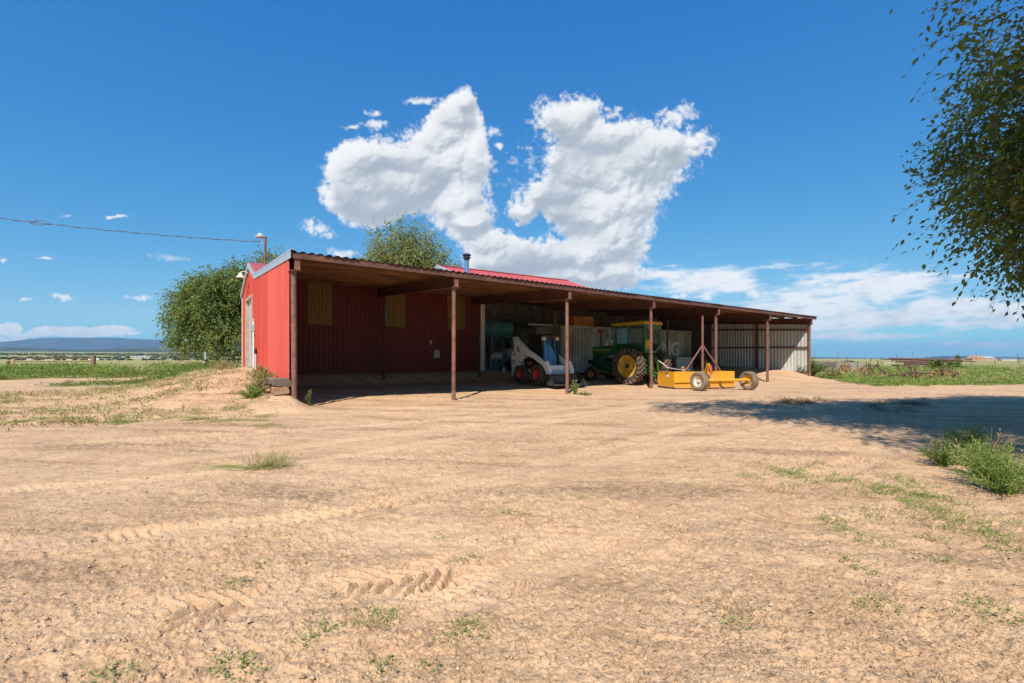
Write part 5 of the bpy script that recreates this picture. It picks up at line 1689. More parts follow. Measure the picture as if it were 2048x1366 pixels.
# left tree beyond the red workshop
b0 = at(462, 733, 30.0); b0.z = gz(b0.x, b0.y) - 0.05
tree('elm_tree', tuple(b0), 4.3, [(-1.0, 0, 3.9, 2.2, 2.0, 2.0), (0.1, 0.3, 4.9, 1.6, 1.8, 1.5), (-3.1, 0, 3.3, 1.0, 1.2, 0.75), (-2.2, -0.2, 1.9, 1.3, 1.2, 0.9), (0.1, -0.4, 1.9, 1.4, 1.4, 1.3), (1.0, 1.2, 3.2, 0.8, 1.6, 2.2), (-2.3, 0.2, 5.0, 0.9, 1.0, 0.6)],
     800, 81, 0.140, 11, 'dark green bushy elm beside the red workshop, trunk bare below', m_leafA, trunk_r=0.24, droop=0.75, lean=(-0.5, 0), limbs=12, twig_len=0.62)
# tall tree behind the shed roof
tree('elm_tree', (-9.9, 43.0, 0.0), 8.5, [(0.5, 0, 10.3, 3.0, 3.0, 2.9), (-3.6, 0, 8.4, 2.6, 2.3, 1.3), (3.2, 0, 8.6, 1.7, 2.1, 2.4), (-1.0, 0, 9.2, 3.0, 2.6, 1.6)],
     520, 63, 0.20, 23, 'tall light green tree rising behind the shed roof', m_leafB, trunk_r=0.34, droop=0.55, limbs=16, twig_len=1.05)
tree('elm_tree', (-5.1, 44.5, 0.0), 6.0, [(0, 0, 7.7, 1.7, 1.8, 1.7)], 130, 63, 0.19, 29, 'small light green treetop close to the stove pipe', m_leafB, trunk_r=0.2, droop=0.4, limbs=6, twig_len=0.8)
tree('elm_tree', (-19.2, 39.0, 0.3), 6.0, [(0, 0, 7.9, 1.9, 1.8, 1.5), (-1.6, 0, 6.9, 1.6, 1.6, 1.4)], 150, 63, 0.18, 31, 'green treetop peeping over the gable of the red workshop', m_leafA, trunk_r=0.2, droop=0.4, limbs=6, twig_len=0.8)


# big elm overhanging from the right; its trunk stands outside the picture
def keep_right(p):
    if p[1] < 0.6:
        return True
    px = 1024 + FPX * p[0] / p[1]; py = HZ - FPX * (p[2] - CAMZ) / p[1]
    if py < -60:
        return True
    lim = np.interp(py, [-60, 0, 60, 120, 190, 260, 330, 400, 450, 500, 560, 600], [1900, 1905, 1940, 1965, 1945, 1922, 1905, 1905, 1930, 2000, 2110, 2200])
    return px > lim and py < 520
tree('elm_tree', (13.2, 8.6, 0.0), 6.2, [(-2.2, -1.2, 5.2, 4.4, 3.0, 3.0), (-5.2, -4.1, 8.4, 4.4, 2.6, 1.7), (-4.7, -6.4, 7.2, 4.2, 2.2, 1.8), (-8.0, -3.5, 9.4, 3.2, 1.8, 1.1), (0.5, -2.6, 7.6, 4.6, 3.2, 2.4), (-4.2, -0.9, 3.9, 1.9, 1.5, 1.4), (2.5, 0.5, 5.2, 4.0, 3.2, 2.6)],
     3200, 81, 0.100, 41, 'dark leafy elm overhanging the yard from the picture edge', m_leafR, trunk_r=0.38, droop=0.62, keep=keep_right, limbs=22, twig_len=0.60, view_h=14000, limb_ok=lambda p: p[0] > 8.0 and p[1] > 3.5)


# ------------------------------------------------------------------ weeds
def bush(name, loc, r, h, n, leaf, seed, mat, label=None, cat='plant', spread=0.5, stems=14, flat=False, parent_kind='thing', lean=(0, 0), ratio=0.3, group=None):
    """upright weed: stems fanning from the root, small leaves all along them"""
    rs = np.random.RandomState(seed)
    t = empty(name, loc, 0, label, cat, group)
    per = n // stems
    P = []; D = []; paths = []
    for i in range(stems):
        a = rs.rand() * 2 * math.pi; q = rs.rand() ** 0.6
        tip = np.array([math.cos(a) * r * q + lean[0] * h, math.sin(a) * r * q + lean[1] * h, h * (1 - 0.55 * q * q) * (0.75 + 0.35 * rs.rand())])
        mid = np.array([tip[0] * 0.35, tip[1] * 0.35, tip[2] * 0.55])
        u = np.linspace(0.02, 1, per)[:, None] if per > 1 else np.array([[1.0]])
        c = 2 * u * (1 - u) * mid + u * u * tip
        P.append(c + rs.normal(size=c.shape) * r * 0.05)
        tg = 2 * (1 - u) * mid + 2 * u * (tip - mid)
        tg /= np.maximum(np.linalg.norm(tg, axis=1, keepdims=True), 1e-6)
        D.append(tg * 0.6 + rs.normal(size=c.shape) * 0.6 + np.array([0, 0, 0.15]))
        uu = np.linspace(0, 1, 4)[:, None]
        paths.append((2 * uu * (1 - uu) * mid + uu * uu * tip, np.linspace(0.004, 0.0012, 4) * (1 + h)))
    P = np.concatenate(P); D = np.concatenate(D)
    Nn = rs.normal(size=P.shape) + np.array([0, 0, 0.7])
    L = leaf * (0.6 + 0.8 * rs.rand(len(P)))
    leaves_obj('leaves', P, D, Nn, L, L * ratio, rs.rand(len(P)), mat, t)
    V3, F3 = tubes_np(paths, 4)
    link_mesh('stems', np_mesh('stems', V3, F3, True, {'var': np.full(len(V3), 0.5)}), mat, t)
    return t


def gp(x, y, z=None):
    """point on the ground under a photo pixel"""
    Y = 1.4 * FPX / (y - HZ)
    for _ in range(6 if y < 860 else 1):
        X = (x - 1024) / FPX * Y
        zz = gz(X, Y)
        Y = 0.5 * Y + 0.5 * (CAMZ - zz) * FPX / (y - HZ)
    return Vector(((x - 1024) / FPX * Y, Y, zz - 0.01))


bush('weed_bush', gp(2005, 985), 0.62, 0.52, 6500, 0.036, 1, m_weed2, 'large feathery green weed at the right edge of the yard', stems=70, ratio=0.24)
bush('weed_bush', gp(1962, 955), 0.26, 0.46, 2600, 0.032, 2, m_weed2, 'feathery green weed close beside the largest one', stems=26)
bush('weed_bush', gp(1885, 932), 0.30, 0.36, 2000, 0.032, 3, m_weed, 'dull green weed with bare twigs at the rim of the tree shadow', stems=30)
bush('weed_bush', gp(1935, 912), 0.45, 0.45, 3000, 0.036, 33, m_weed, 'green weed standing in the tree shadow behind the other weeds', stems=30)
bush('dry_weed', gp(1915, 930), 0.42, 0.34, 160, 0.04, 4, m_dry, 'bare straw-coloured twigs of a dead weed among green weeds', stems=30)
bush('dry_weed', gp(1980, 925), 0.42, 0.44, 160, 0.04, 44, m_dry, 'bare dead stalks sticking out behind the largest green weed', stems=26)
bush('weed_bush', gp(1150, 789), 0.16, 0.66, 420, 0.085, 5, m_weed2, 'slender green weed growing at the foot of a shed post', stems=9)
bush('weed_bush', gp(1165, 791), 0.42, 0.14, 460, 0.06, 55, m_weed, 'low spreading weed around the foot of the third post', stems=22)
bush('weed_bush', S(0.32, -0.35, GB(0.32, -0.35)), 0.14, 0.42, 300, 0.06, 6, m_weed, 'small green sapling beside the shed corner post', stems=8)
bush('weed_bush', S(-0.75, 0.75, GB(-0.75, 0.75)), 0.42, 0.52, 2800, 0.055, 7, m_drygreen, 'straw-green bushy weed against the red end wall', stems=60)
bush('weed_bush', S(-0.55, 2.0, GB(-0.55, 2.0)), 0.45, 0.62, 2200, 0.075, 70, m_drygreen, 'straw-green weed higher on the bank by the red wall', stems=36)
bush('weed_bush', S(-0.95, 0.5, GB(-0.95, 0.5) - 0.03), 0.34, 0.36, 1800, 0.05, 77, m_weed2, 'fresh green weed at the foot of the straw-coloured bush', stems=36)
bush('dry_weed', at(447, 742, 20.5) * 1.0, 0.55, 0.45, 1200, 0.07, 8, m_dry, 'brown dry tumbleweed on the bank left of the workshop', stems=50)
# swept tuft of grey-green grass lying on the yard
rs = np.random.RandomState(9)
tl = gp(560, 934)
tt = empty('grass_tuft', tl, 0, 'grey-green tuft of long grass swept flat on the bare yard', 'grass tuft')
n = 420
P = rs.normal(size=(n, 3)) * np.array([0.10, 0.05, 0.0]) + np.array([-0.16, 0, 0.01]) + np.array([1, 0, 0]) * (rs.rand(n, 1) - 0.5) * 0.35
D = np.stack([-0.2 + 1.1 * rs.rand(n), rs.normal(size=n) * 0.30, 0.05 + 0.55 * rs.rand(n)], 1)
D[:130] = np.stack([-1 + 0.2 * rs.normal(size=130), 0.12 * rs.normal(size=130) - 0.05, 0.03 + 0.05 * rs.rand(130)], 1)
Lg = 0.18 + 0.24 * rs.rand(n); Lg[:130] += 0.25
leaves_obj('blades', P, D, rs.normal(size=(n, 3)) + np.array([0, -1, 0.5]), Lg * (0.5 + 0.8 * rs.rand(n)), np.full(n, 0.0055), rs.rand(n), m_drygreen, tt)


def mat_weeds(name, spots, seed, mat, leaf, dens, hgt, kind_label, wr=0.42):
    """flat ground-cover weeds: rosettes of small leaves lying on the soil; spots (x, y, radius)"""
    rs = np.random.RandomState(seed)
    PP = []; DD = []
    for (x, y, r) in spots:
        k = int(dens * r * r) + 10
        arms = rs.randint(4, 9)
        a = rs.randint(0, arms, k) * 2 * np.pi / arms + rs.normal(size=k) * 0.22 + rs.rand() * 6
        q = rs.rand(k) ** 0.7 * r
        X = x + np.cos(a) * q; Y = y + np.sin(a) * q * 0.9
        PP.append(np.stack([X, Y, 0.004 + hgt * rs.rand(k) ** 2 * (1 - 0.5 * q / r)], 1)); DD.append(np.stack([np.cos(a), np.sin(a), 0.35 + 0.5 * rs.rand(k)], 1) + rs.normal(size=(k, 3)) * 0.5)
    P = np.concatenate(PP); D = np.concatenate(DD)
    P[:, 2] += smooth_ground(P[:, 0], P[:, 1]) + clod_height(P[:, 0], P[:, 1])[0]
    Nn = rs.normal(size=P.shape) * 0.6 + np.array([0, 0, 1.0])
    L = leaf * (0.6 + 0.8 * rs.rand(len(P)))
    o = leaves_obj(name, P, D, Nn, L, L * wr, rs.rand(len(P)), mat)
    return tag(o, kind_label, kind='stuff')


rs = np.random.RandomState(77)
spots = []
def patch(x, y, n, sx, sy, r0, r1):
    for _ in range(n):
        p = gp(x + rs.normal() * sx, max(y + rs.normal() * sy, 790))
        spots.append((p.x, p.y, rs.uniform(r0, r1)))
for x, y, r in ((745, 1238, .13), (770, 1225, .09), (645, 1262, .12), (612, 1280, .07), (925, 1272, .13), (940, 1250, .08), (215, 1358, .14), (462, 1322, .10), (480, 1345, .10), (760, 1340, .10), (860, 1335, .05),
                (1015, 1022, .10), (1048, 1030, .08), (1665, 1045, .17), (1690, 1062, .14), (1752, 1085, .14), (1795, 985, .25), (1840, 1010, .22), (1730, 985, .22), (1700, 965, .18), (1500, 957, .15), (1590, 950, .2),
                (1885, 1030, .2), (1930, 1045, .2), (1990, 1075, .2), (1735, 1140, .07), (1770, 1210, .10), (1732, 1218, .08), (1975, 1225, .15), (1955, 1205, .08), (1890, 1125, .1), (1700, 1120, .08), (2030, 1100, .2),
                (470, 1172, .10), (525, 1130, .06), (880, 1075, .07), (935, 1120, .09), (1470, 1245, .09), (1025, 1080, .08), (1165, 998, .06), (1380, 975, .05)):
    p = gp(x, y); spots.append((p.x, p.y, r))
patch(1620, 955, 14, 70, 16, 0.06, 0.16); patch(1820, 1000, 16, 60, 22, 0.06, 0.2); patch(1900, 1060, 10, 70, 25, 0.05, 0.16)
patch(420, 836, 22, 60, 9, 0.10, 0.30); patch(110, 842, 8, 40, 3, 0.12, 0.3); patch(210, 845, 10, 40, 3, 0.12, 0.3); patch(350, 835, 12, 60, 5, 0.1, 0.3); patch(60, 845, 4, 20, 2, 0.15, 0.3)
mat_weeds('ground_weeds', spots, 3, m_weed2, 0.016, 9000, 0.05, 'small flat green weeds scattered over the bare yard')
# brown dead mats
rs = np.random.RandomState(78)
spots = []
for x, y, n_, sx, sy in ((460, 838, 16, 70, 12), (1150, 800, 8, 40, 4), (970, 802, 10, 40, 3), (860, 1140, 3, 40, 12), (1600, 960, 26, 120, 25), (1850, 1030, 16, 90, 35), (740, 1000, 5, 60, 15), (1480, 1240, 4, 30, 30), (1020, 1250, 4, 200, 40), (1800, 1250, 6, 150, 50),
                       (300, 870, 10, 180, 12), (1200, 880, 12, 200, 15), (600, 1250, 3, 200, 40), (640, 800, 8, 20, 4), (1840, 800, 8, 20, 3), (1700, 800, 25, 70, 4), (1650, 812, 18, 60, 5), (1860, 815, 20, 50, 6), (420, 770, 40, 80, 9), (500, 785, 40, 45, 9), (400, 800, 25, 90, 9)):
    patch(x, y, n_, sx, sy, 0.06, 0.20)
mat_weeds('dry_weeds', spots, 4, m_dry, 0.030, 3600, 0.035, 'brown dead weed mats lying on the bare yard', 0.14)
spots = []
patch(1600, 806, 26, 30, 3, 0.12, 0.28); patch(1820, 812, 20, 40, 4, 0.12, 0.26); patch(1640, 800, 10, 60, 3, 0.1, 0.22)
mat_weeds('weed_debris', spots, 5, m_twig, 0.05, 2400, 0.11, 'dark raked heaps of dead weeds at the rim of the tree shadow', 0.16)


# litter: bits of straw and twig, and gravel, all over the near yard
def litter():
    rs = np.random.RandomState(5)
    n = 60000
    yy = 720 + (1500 - 720) * rs.rand(n) ** 0.9
    Y = CAMZ * FPX / (yy - HZ); X = (rs.rand(n) * 2400 - 180 - 1024) / FPX * Y
    m = fbm(X * 0.8, Y * 0.8, 3) + 0.35 * fbm(X * 0.2, Y * 0.2, 2) + 0.10 * rs.normal(size=n)
    k = (m > 0.06) & (Y < 24)
    X = X[k][:12000]; Y = Y[k][:12000]; n = len(X)
    h, T = clod_height(X, Y)
    Z = smooth_ground(X, Y) + h + 0.003
    a = rs.rand(n) * 6.28
    D = np.stack([np.cos(a), np.sin(a) * 0.6, 0.10 + 0.25 * np.abs(rs.normal(size=n))], 1)
    L = (0.008 + 0.050 * rs.rand(n) ** 3.0) * (1 + 0.07 * Y)
    o = leaves_obj('straw_litter', np.stack([X, Y, Z], 1), D, rs.normal(size=(n, 3)) * 0.4 + np.array([0, 0, 1.0]), L, 0.0014 + 0.0022 * rs.rand(n) * (1 + 0.16 * Y), rs.rand(n), m_twig)
    tag(o, 'bits of dead straw and twig strewn over the yard', kind='stuff')
    # stones
    n = 15000
    yy = 745 + (1520 - 745) * rs.rand(n)
    Y = CAMZ * FPX / (yy - HZ); X = (rs.rand(n) * 2400 - 180 - 1024) / FPX * Y
    h, T = clod_height(X, Y)
    r = (0.003 + 0.011 * rs.rand(n) ** 5) * (1 + 0.07 * Y)
    Z = smooth_ground(X, Y) + h + r * 0.25
    oct_ = np.array([(1, 0, 0), (-1, 0, 0), (0, 1, 0), (0, -1, 0), (0, 0, 0.7), (0, 0, -0.7)], float)
    V_ = oct_[None] * (0.65 + 0.7 * rs.rand(n, 6, 1)) * r[:, None, None]
    ca, sa = np.cos(a := rs.rand(n) * 6.28), np.sin(a)
    V2 = np.stack([V_[..., 0] * ca[:, None] - V_[..., 1] * sa[:, None], V_[..., 0] * sa[:, None] + V_[..., 1] * ca[:, None], V_[..., 2]], -1)
    V2 = V2 + np.stack([X, Y, Z], 1)[:, None, :]
    f = np.array([(0, 2, 4), (2, 1, 4), (1, 3, 4), (3, 0, 4), (2, 0, 5), (1, 2, 5), (3, 1, 5), (0, 3, 5)])
    F = (f[None] + 6 * np.arange(n)[:, None, None]).reshape(-1, 3)
    me = np_mesh('gravel', V2.reshape(-1, 3), F, False, {'var': np.repeat(rs.rand(n), 6)})
    o = link_mesh('gravel', me, leafmat('loose_stone', (0.34, 0.22, 0.13), (0.54, 0.39, 0.255), 0.0, 0.95))
    tag(o, 'loose clods and pebbles over the bare yard', kind='stuff')


litter()


def weed_belt(name, lab, npts, region, seed, hmin, hmax, mats, per=26, leaf=0.11):
    """a mass of leafy weeds too thick to count; region(X, Y) -> 0..1 height factor"""
    rs = np.random.RandomState(seed)
    X, Y, K = region(rs, npts)
    Z = smooth_ground(X, Y)
    h = (hmin + (hmax - hmin) * rs.rand(len(X))) * K * (0.55 + 0.9 * ss(fbm(X * 0.45, Y * 0.45, 3), -0.2, 0.2))
    n = len(X)
    u = rs.rand(n, per) ** 0.8
    r = (0.10 + 0.35 * h[:, None]) * rs.rand(n, per) ** 0.5
    a = rs.rand(n, per) * 6.28
    P = np.stack([X[:, None] + np.cos(a) * r, Y[:, None] + np.sin(a) * r, Z[:, None] + h[:, None] * u], -1).reshape(-1, 3)
    D = np.stack([np.cos(a) * 0.6, np.sin(a) * 0.6, 0.5 + 0.5 * u], -1).reshape(-1, 3) + rs.normal(size=(n * per, 3)) * 0.35
    L = leaf * (0.5 + rs.rand(n * per)) * np.repeat(0.6 + 0.5 * h, per)
    var = np.clip(0.55 * np.repeat(rs.rand(n), per) + 0.5 * rs.rand(n * per), 0, 1)
    o = leaves_obj(name, P, D, rs.normal(size=(n * per, 3)) + np.array([0, -0.3, 0.6]), L, L * 0.30, var, mats)
    return tag(o, lab, kind='stuff')


def reg_left(rs, n):
    x = rs.rand(n * 3) * 700 - 220; Y = 29 + 13 * rs.rand(n * 3)
    X = (x - 1024) / FPX * Y
    g = grass_mask(X, Y)
    k = g > 0.45
    return X[k][:n], Y[k][:n], np.ones(min(n, k.sum()))
weed_belt('weeds', 'thick green weeds along the gate and fence on the left', 2600, reg_left, 1, 0.28, 0.62, m_weed2, 26, 0.16)


def reg_patch(rs, n):
    X = np.concatenate([-17 + 6.0 * rs.normal(size=n), -10.5 + 2.2 * rs.normal(size=n // 2)]); Y = np.concatenate([24.5 + 2.3 * rs.normal(size=n), 20.5 + 2.0 * rs.normal(size=n // 2)])
    g = grass_mask(X, Y)
    s_, b_ = sb(X, Y)
    k = (g > 0.35) & (s_ < -0.4)
    return X[k][:n], Y[k][:n], np.ones(k[:].sum())[:n] * 0.8
weed_belt('weeds', 'patch of green weeds on the bank left of the workshop', 1500, reg_patch, 2, 0.10, 0.32, m_weed, 22, 0.11)


def reg_right(rs, n):
    x = 1625 + rs.rand(n * 3) * 800; Y = 21.5 + 29 * rs.rand(n * 3) ** 1.2
    X = (x - 1024) / FPX * Y
    g = grass_mask(X, Y)
    s_, b_ = sb(X, Y)
    k = (g > 0.22) & ~((s_ < 30.3) & (b_ > -0.6))
    X = X[k][:n]; Y = Y[k][:n]
    return X, Y, 0.28 + 0.62 * ss(Y, 33, 43)
weed_belt('weeds', 'green field of weeds around the old implements on the right', 6000, reg_right, 3, 0.16, 0.50, m_weed2, 24, 0.15)


def reg_dry(rs, n):
    x = -300 + rs.rand(n * 4) * 2700; Y = 24 + 60 * rs.rand(n * 4) ** 1.3
    X = (x - 1024) / FPX * Y
    g = grass_mask(X, Y)
    s_, b_ = sb(X, Y)
    k = (g > 0.4) & ~((s_ > -1.0) & (s_ < 31) & (b_ < 20))
    return X[k][:n], Y[k][:n], np.ones(k.sum())[:n]
def reg_bank(rs, n):
    s_ = -0.5 - 7.5 * rs.rand(n * 3) ** 0.8; b_ = -1.5 + 13 * rs.rand(n * 3)
    X = P0.x + U.x * s_ + V.x * b_; Y = P0.y + U.y * s_ + V.y * b_
    k = fbm(X * 0.7, Y * 0.7, 3) + 0.16 * rs.normal(size=n * 3) + 0.10 * ss(b_, 2, 7) > 0.06
    return X[k][:n], Y[k][:n], np.ones(k.sum())[:n]
weed_belt('bank_weeds', 'short dry grass tufts over the bank left of the red wall', 420, reg_bank, 6, 0.04, 0.13, m_dry, 20, 0.10)
weed_belt('bank_weeds', 'short green weeds over the bank left of the red wall', 520, reg_bank, 8, 0.04, 0.14, m_weed2, 20, 0.08)
weed_belt('pasture_grass', 'pale dry grass heads standing in the pasture', 3000, reg_dry, 4, 0.15, 0.42, m_drygreen, 16, 0.17)
# tufts at the shed's far end
bush('weed_bush', S(30.0, 0.2, GB(30.0, 0.2)), 0.9, 0.9, 3600, 0.12, 91, m_weed, 'dark green weeds heaped against the far end of the shed', stems=50)
bush('weed_bush', S(31.4, -0.4, GB(31.4, -0.4)), 0.8, 0.65, 2600, 0.12, 92, m_drygreen, 'pale weeds just beyond the far end of the shed', stems=44)

# ------------------------------------------------------------------ yard fittings on the left
tim = paint('weathered_timber', (0.19, 0.145, 0.110), 0.9, 0, 0.25, 6, stretch=(0.4, 3, 3), dirt=(0.13, 0.10, 0.08), damt=0.4, bump=0.9, bscale=14, fleck=(0.05, 0.04, 0.03), famt=0.25, fscale=9)
tim2 = paint('tan_timber_end', (0.34, 0.205, 0.105), 0.9, 0, 0.2, 6, dirt=(0.2, 0.13, 0.08), damt=0.3, bump=0.4, bscale=18)
def sleeper(x0, x1, L, h, seed, mat, loc, rot, label):
    """hewn timber: worn edges, checks in the end grain"""
    rr = random.Random(seed)
    n = 7
    vs = []; fs = []
    sec = [(x0 + 0.03, 0), (x1 - 0.03, 0), (x1, 0.04), (x1, h * 0.55), (x1 - 0.02, h - 0.03), (x1 - 0.07, h), ((x0 + x1) / 2 + 0.02, h - 0.02), (x0 + 0.05, h), (x0, h - 0.05), (x0, 0.04)]
    k = len(sec)
    for i in range(n):
        y = -L * i / (n - 1)
        for (x, z) in sec:
            vs.append((x + rr.uniform(-0.014, 0.014), y + rr.uniform(-0.012, 0.012), z + rr.uniform(-0.014, 0.014)))
    for i in range(n - 1):
        for q in range(k):
            fs.append((i * k + q, i * k + (q + 1) % k, (i + 1) * k + (q + 1) % k, (i + 1) * k + q))
    fs += [tuple(range(k - 1, -1, -1)), tuple(range((n - 1) * k, n * k))]
    return tag(MB().add(vs, fs).build('sleeper', mat, None, loc=loc, rot=rot), label, 'timber')
sleeper(-0.22, 0.20, 0.95, 0.215, 1, tim, S(-0.32, 0.95, 0.62), (0.0, 0.03, YAW + 0.06), 'grey weathered timber sleeper, upper of the two at the shed corner')
sleeper(-0.18, 0.20, 0.95, 0.215, 2, tim2, S(-0.28, 0.93, 0.40), (0, -0.03, YAW - 0.03), 'tan timber sleeper, lower of the two at the shed corner')
# yard light on a pipe above the lean-to
yl = empty('yard_light', S(0.25, WB - 0.35, 4.62), YAW, 'yard light on a rusty pipe rising from the workshop roof', 'light')
MB().tube([(0, 0, 0), (0.01, 0.0, 1.62)], 0.05, 10).build('pole', m_pipe, yl, smooth=40)
MB().lathe([(0, 0.12), (0.08, 0.12), (0.12, 0.05), (0.20, -0.02), (0.19, -0.05), (0.08, -0.06), (0, -0.06)], 'z', c=(-0.16, 0.10, 1.62), seg=18).build('lamp_head', m_galv, yl, smooth=35)
MB().tube([(0, 0, 1.52), (-0.16, 0.10, 1.62)], 0.02, 8).build('bracket', m_galv, yl)
MB().lathe([(0, -0.03), (0.03, -0.03), (0.03, 0.03), (0, 0.03)], 'z', c=(-0.10, 0.05, 1.40), seg=10).build('insulator', m_white, yl, smooth=30)
# overhead cable to a pole outside the picture
e0 = S(0.15, WB - 0.3, 6.02); e1 = Vector((-31.0, 13.5, 8.2))
pts = []
for i in range(40):
    q = i / 39
    p = e0.lerp(e1, q); p.z -= 1.05 * 4 * q * (1 - q) * 0.55
    pts.append(p)
cab = empty('power_cable', e0, 0, 'thin overhead power cable sagging in from the picture edge', 'cable')
m_wire = paint('weathered_cable', (0.10, 0.10, 0.10), 0.6, 0.2, 0.1, 5)
MB().tube([p - e0 for p in pts], 0.011, 6).build('wire', m_wire, cab)
tw = []
for i in range(400):
    q = i / 399; k = q * 39; j = min(int(k), 38); p = pts[j].lerp(pts[j + 1], k - j) - e0
    a = q * 150
    tw.append((p.x + 0.02 * math.cos(a), p.y, p.z + 0.02 * math.sin(a)))
MB().tube(tw, 0.008, 4).build('twisted_wire', m_wire, cab)
k = 13
MB().tube([pts[k] - e0 + Vector((-0.35, 0, 0.0)), pts[k] - e0 + Vector((-0.15, 0, 0.09)), pts[k] - e0 + Vector((0.15, 0, 0.07)), pts[k] - e0 + Vector((0.35, 0, -0.02)), pts[k] - e0 + Vector((0, 0, -0.08)), pts[k] - e0 + Vector((-0.35, 0, 0.0))], 0.014, 6).build('splice', m_wire, cab)
up = empty('utility_pole', (-31.0, 13.5, gz(-31, 13.5)), 0, 'wooden utility pole carrying the overhead cable', 'utility pole')
MB().tube([(0, 0, -0.3), (0, 0, 8.6)], [0.16, 0.11], 12).build('pole', tim, up, smooth=40)
# hydrant: dark standpipe in the grass
hy = empty('standpipe', at(411, 741, 26.0), 0, 'dark standpipe with a pale tag in the grass near the tree', 'standpipe')
hy.location.z = gz(hy.location.x, hy.location.y)
MB().tube([(0, 0, -0.2), (0, 0, 0.85)], 0.045, 10).build('pipe', m_galv, hy, smooth=40)
MB().lathe([(0, 0), (0.12, 0), (0.13, 0.25), (0.09, 0.45), (0, 0.45)], 'z', seg=12).build('collar', m_black, hy, smooth=40)
MB().box(-0.04, 0.04, -0.14, -0.128, 0.26, 0.36).build('tag', m_white, hy)

# ------------------------------------------------------------------ gate and fence
def gpt(x, Y):
    X = (x - 1024) / FPX * Y
    return Vector((X, Y, gz(X, Y)))
ga, gb = gpt(28, 41.5), gpt(186, 44.5)
g = empty('pipe_gate', ga, math.atan2((gb - ga).y, (gb - ga).x), 'rusty red five-bar pipe gate standing in green weeds', 'gate')
gl = (gb - ga).length - 0.1
m_gate = paint('red_gate_paint', (0.34, 0.085, 0.05), 0.6, 0, 0.25, 3, dirt=(0.18, 0.09, 0.06), damt=0.4)
for i, z in enumerate((0.22, 0.46, 0.70, 0.96, 1.24)):
    MB().tube([(0, 0, z), (gl, 0, z)], 0.028, 8).build('rail', m_gate if i < 4 else m_gate, g, smooth=40)
for x in (0.0, gl * 0.5, gl):
    MB().tube([(x, 0, 0.18), (x, 0, 1.27)], 0.03, 8).build('stile', paint('bright_red_gate_paint', (0.50, 0.07, 0.03), 0.5, 0, 0.1, 3) if x == 0 else m_gate, g, smooth=40)
for (x, Y, h, lab) in ((16.5, 42.0, 1.02, 'short thick rusty pipe post at the latch end of the gate'), (188.5, 44.5, 1.55, 'tall thick rusty pipe post at the hinge end of the gate')):
    p = gpt(x, Y)
    t = MB().tube([(0, 0, -0.2), (0, 0, h)], 0.125, 14).build('gate_post', m_pipe, None, smooth=40, loc=p)
    tag(t, lab, 'post')
# wire fence: steel T posts and three strands
def wire_fence(pts, label, n_wires=3, h=1.2, group=None):
    t = empty('wire_fence', pts[0], 0, label, 'fence', group)
    for p in pts:
        mb = MB(); q = p - pts[0]
        mb.box(q.x - 0.022, q.x + 0.022, q.y - 0.006, q.y + 0.006, q.z - 0.2, q.z + h + 0.08).box(q.x - 0.006, q.x + 0.006, q.y + 0.0061, q.y + 0.03, q.z - 0.2, q.z + h + 0.08)
        mb.build('post', m_steel, t)
    for i in range(n_wires):
        z = h * (0.35 + 0.62 * i / max(1, n_wires - 1))
        MB().tube([p - pts[0] + Vector((0, -0.01, z)) for p in pts], 0.006, 4).build('wire', m_wire, t)
    return t
wire_fence([gpt(190, 44.6), gpt(238, 46), gpt(293, 47.5), gpt(336, 49), gpt(380, 50), gpt(430, 52), gpt(480, 53)], 'wire fence running from the gate past the tree', 4)
# ---- right hand fence
wire_fence([gpt(x, Y) for x, Y in ((1625, 62), (1694, 60), (1763, 58), (1794, 57), (1865, 56), (1944, 55), (1990, 54), (2040, 53), (2110, 52))], 'wire fence across the pasture behind the pipe stack', 3, 1.3)

# ------------------------------------------------------------------ old implements on the right
m_rust = paint('deep_rust', (0.115, 0.060, 0.048), 0.85, 0.0, 0.3, 6, dirt=(0.22, 0.105, 0.06), damt=0.4, bump=0.2)
m_rusty = paint('rust_and_old_yellow', (0.42, 0.24, 0.05), 0.8, 0, 0.2, 5, dirt=(0.16, 0.08, 0.05), damt=0.5)
m_plank = paint('grey_wagon_plank', (0.30, 0.25, 0.22), 0.9, 0, 0.25, 5, stretch=(0.3, 3, 3), dirt=(0.17, 0.13, 0.11), damt=0.4, bump=0.4)
m_gframe = paint('old_green_iron', (0.035, 0.19, 0.055), 0.6, 0, 0.2, 5, dirt=(0.12, 0.12, 0.07), damt=0.3)


def spoked(parent, loc, r, mat, axis='y', n=10, rimw=0.06, rimt=0.025, name='wheel', hubr=0.07, tilt=0.0):
    mb = MB()
    mb.lathe([(r, -rimw / 2), (r, rimw / 2), (r - rimt, rimw / 2), (r - rimt, -rimw / 2), (r, -rimw / 2)], 'y', seg=28)
    for k in range(n):
        a = 2 * math.pi * (k + 0.3) / n
        mb.tube([(hubr * 0.8 * math.cos(a), 0, hubr * 0.8 * math.sin(a)), ((r - rimt / 2) * math.cos(a), 0, (r - rimt / 2) * math.sin(a))], 0.016 + 0.02 * r * 0.6, 6)
    mb.lathe([(0, -0.08), (hubr, -0.08), (hubr, 0.08), (0, 0.08)], 'y', seg=12)
    o = mb.build(name, mat, parent, smooth=40, loc=loc)
    if axis == 'x':
        o.rotation_euler = (0, 0, R(90) + tilt)
    return o


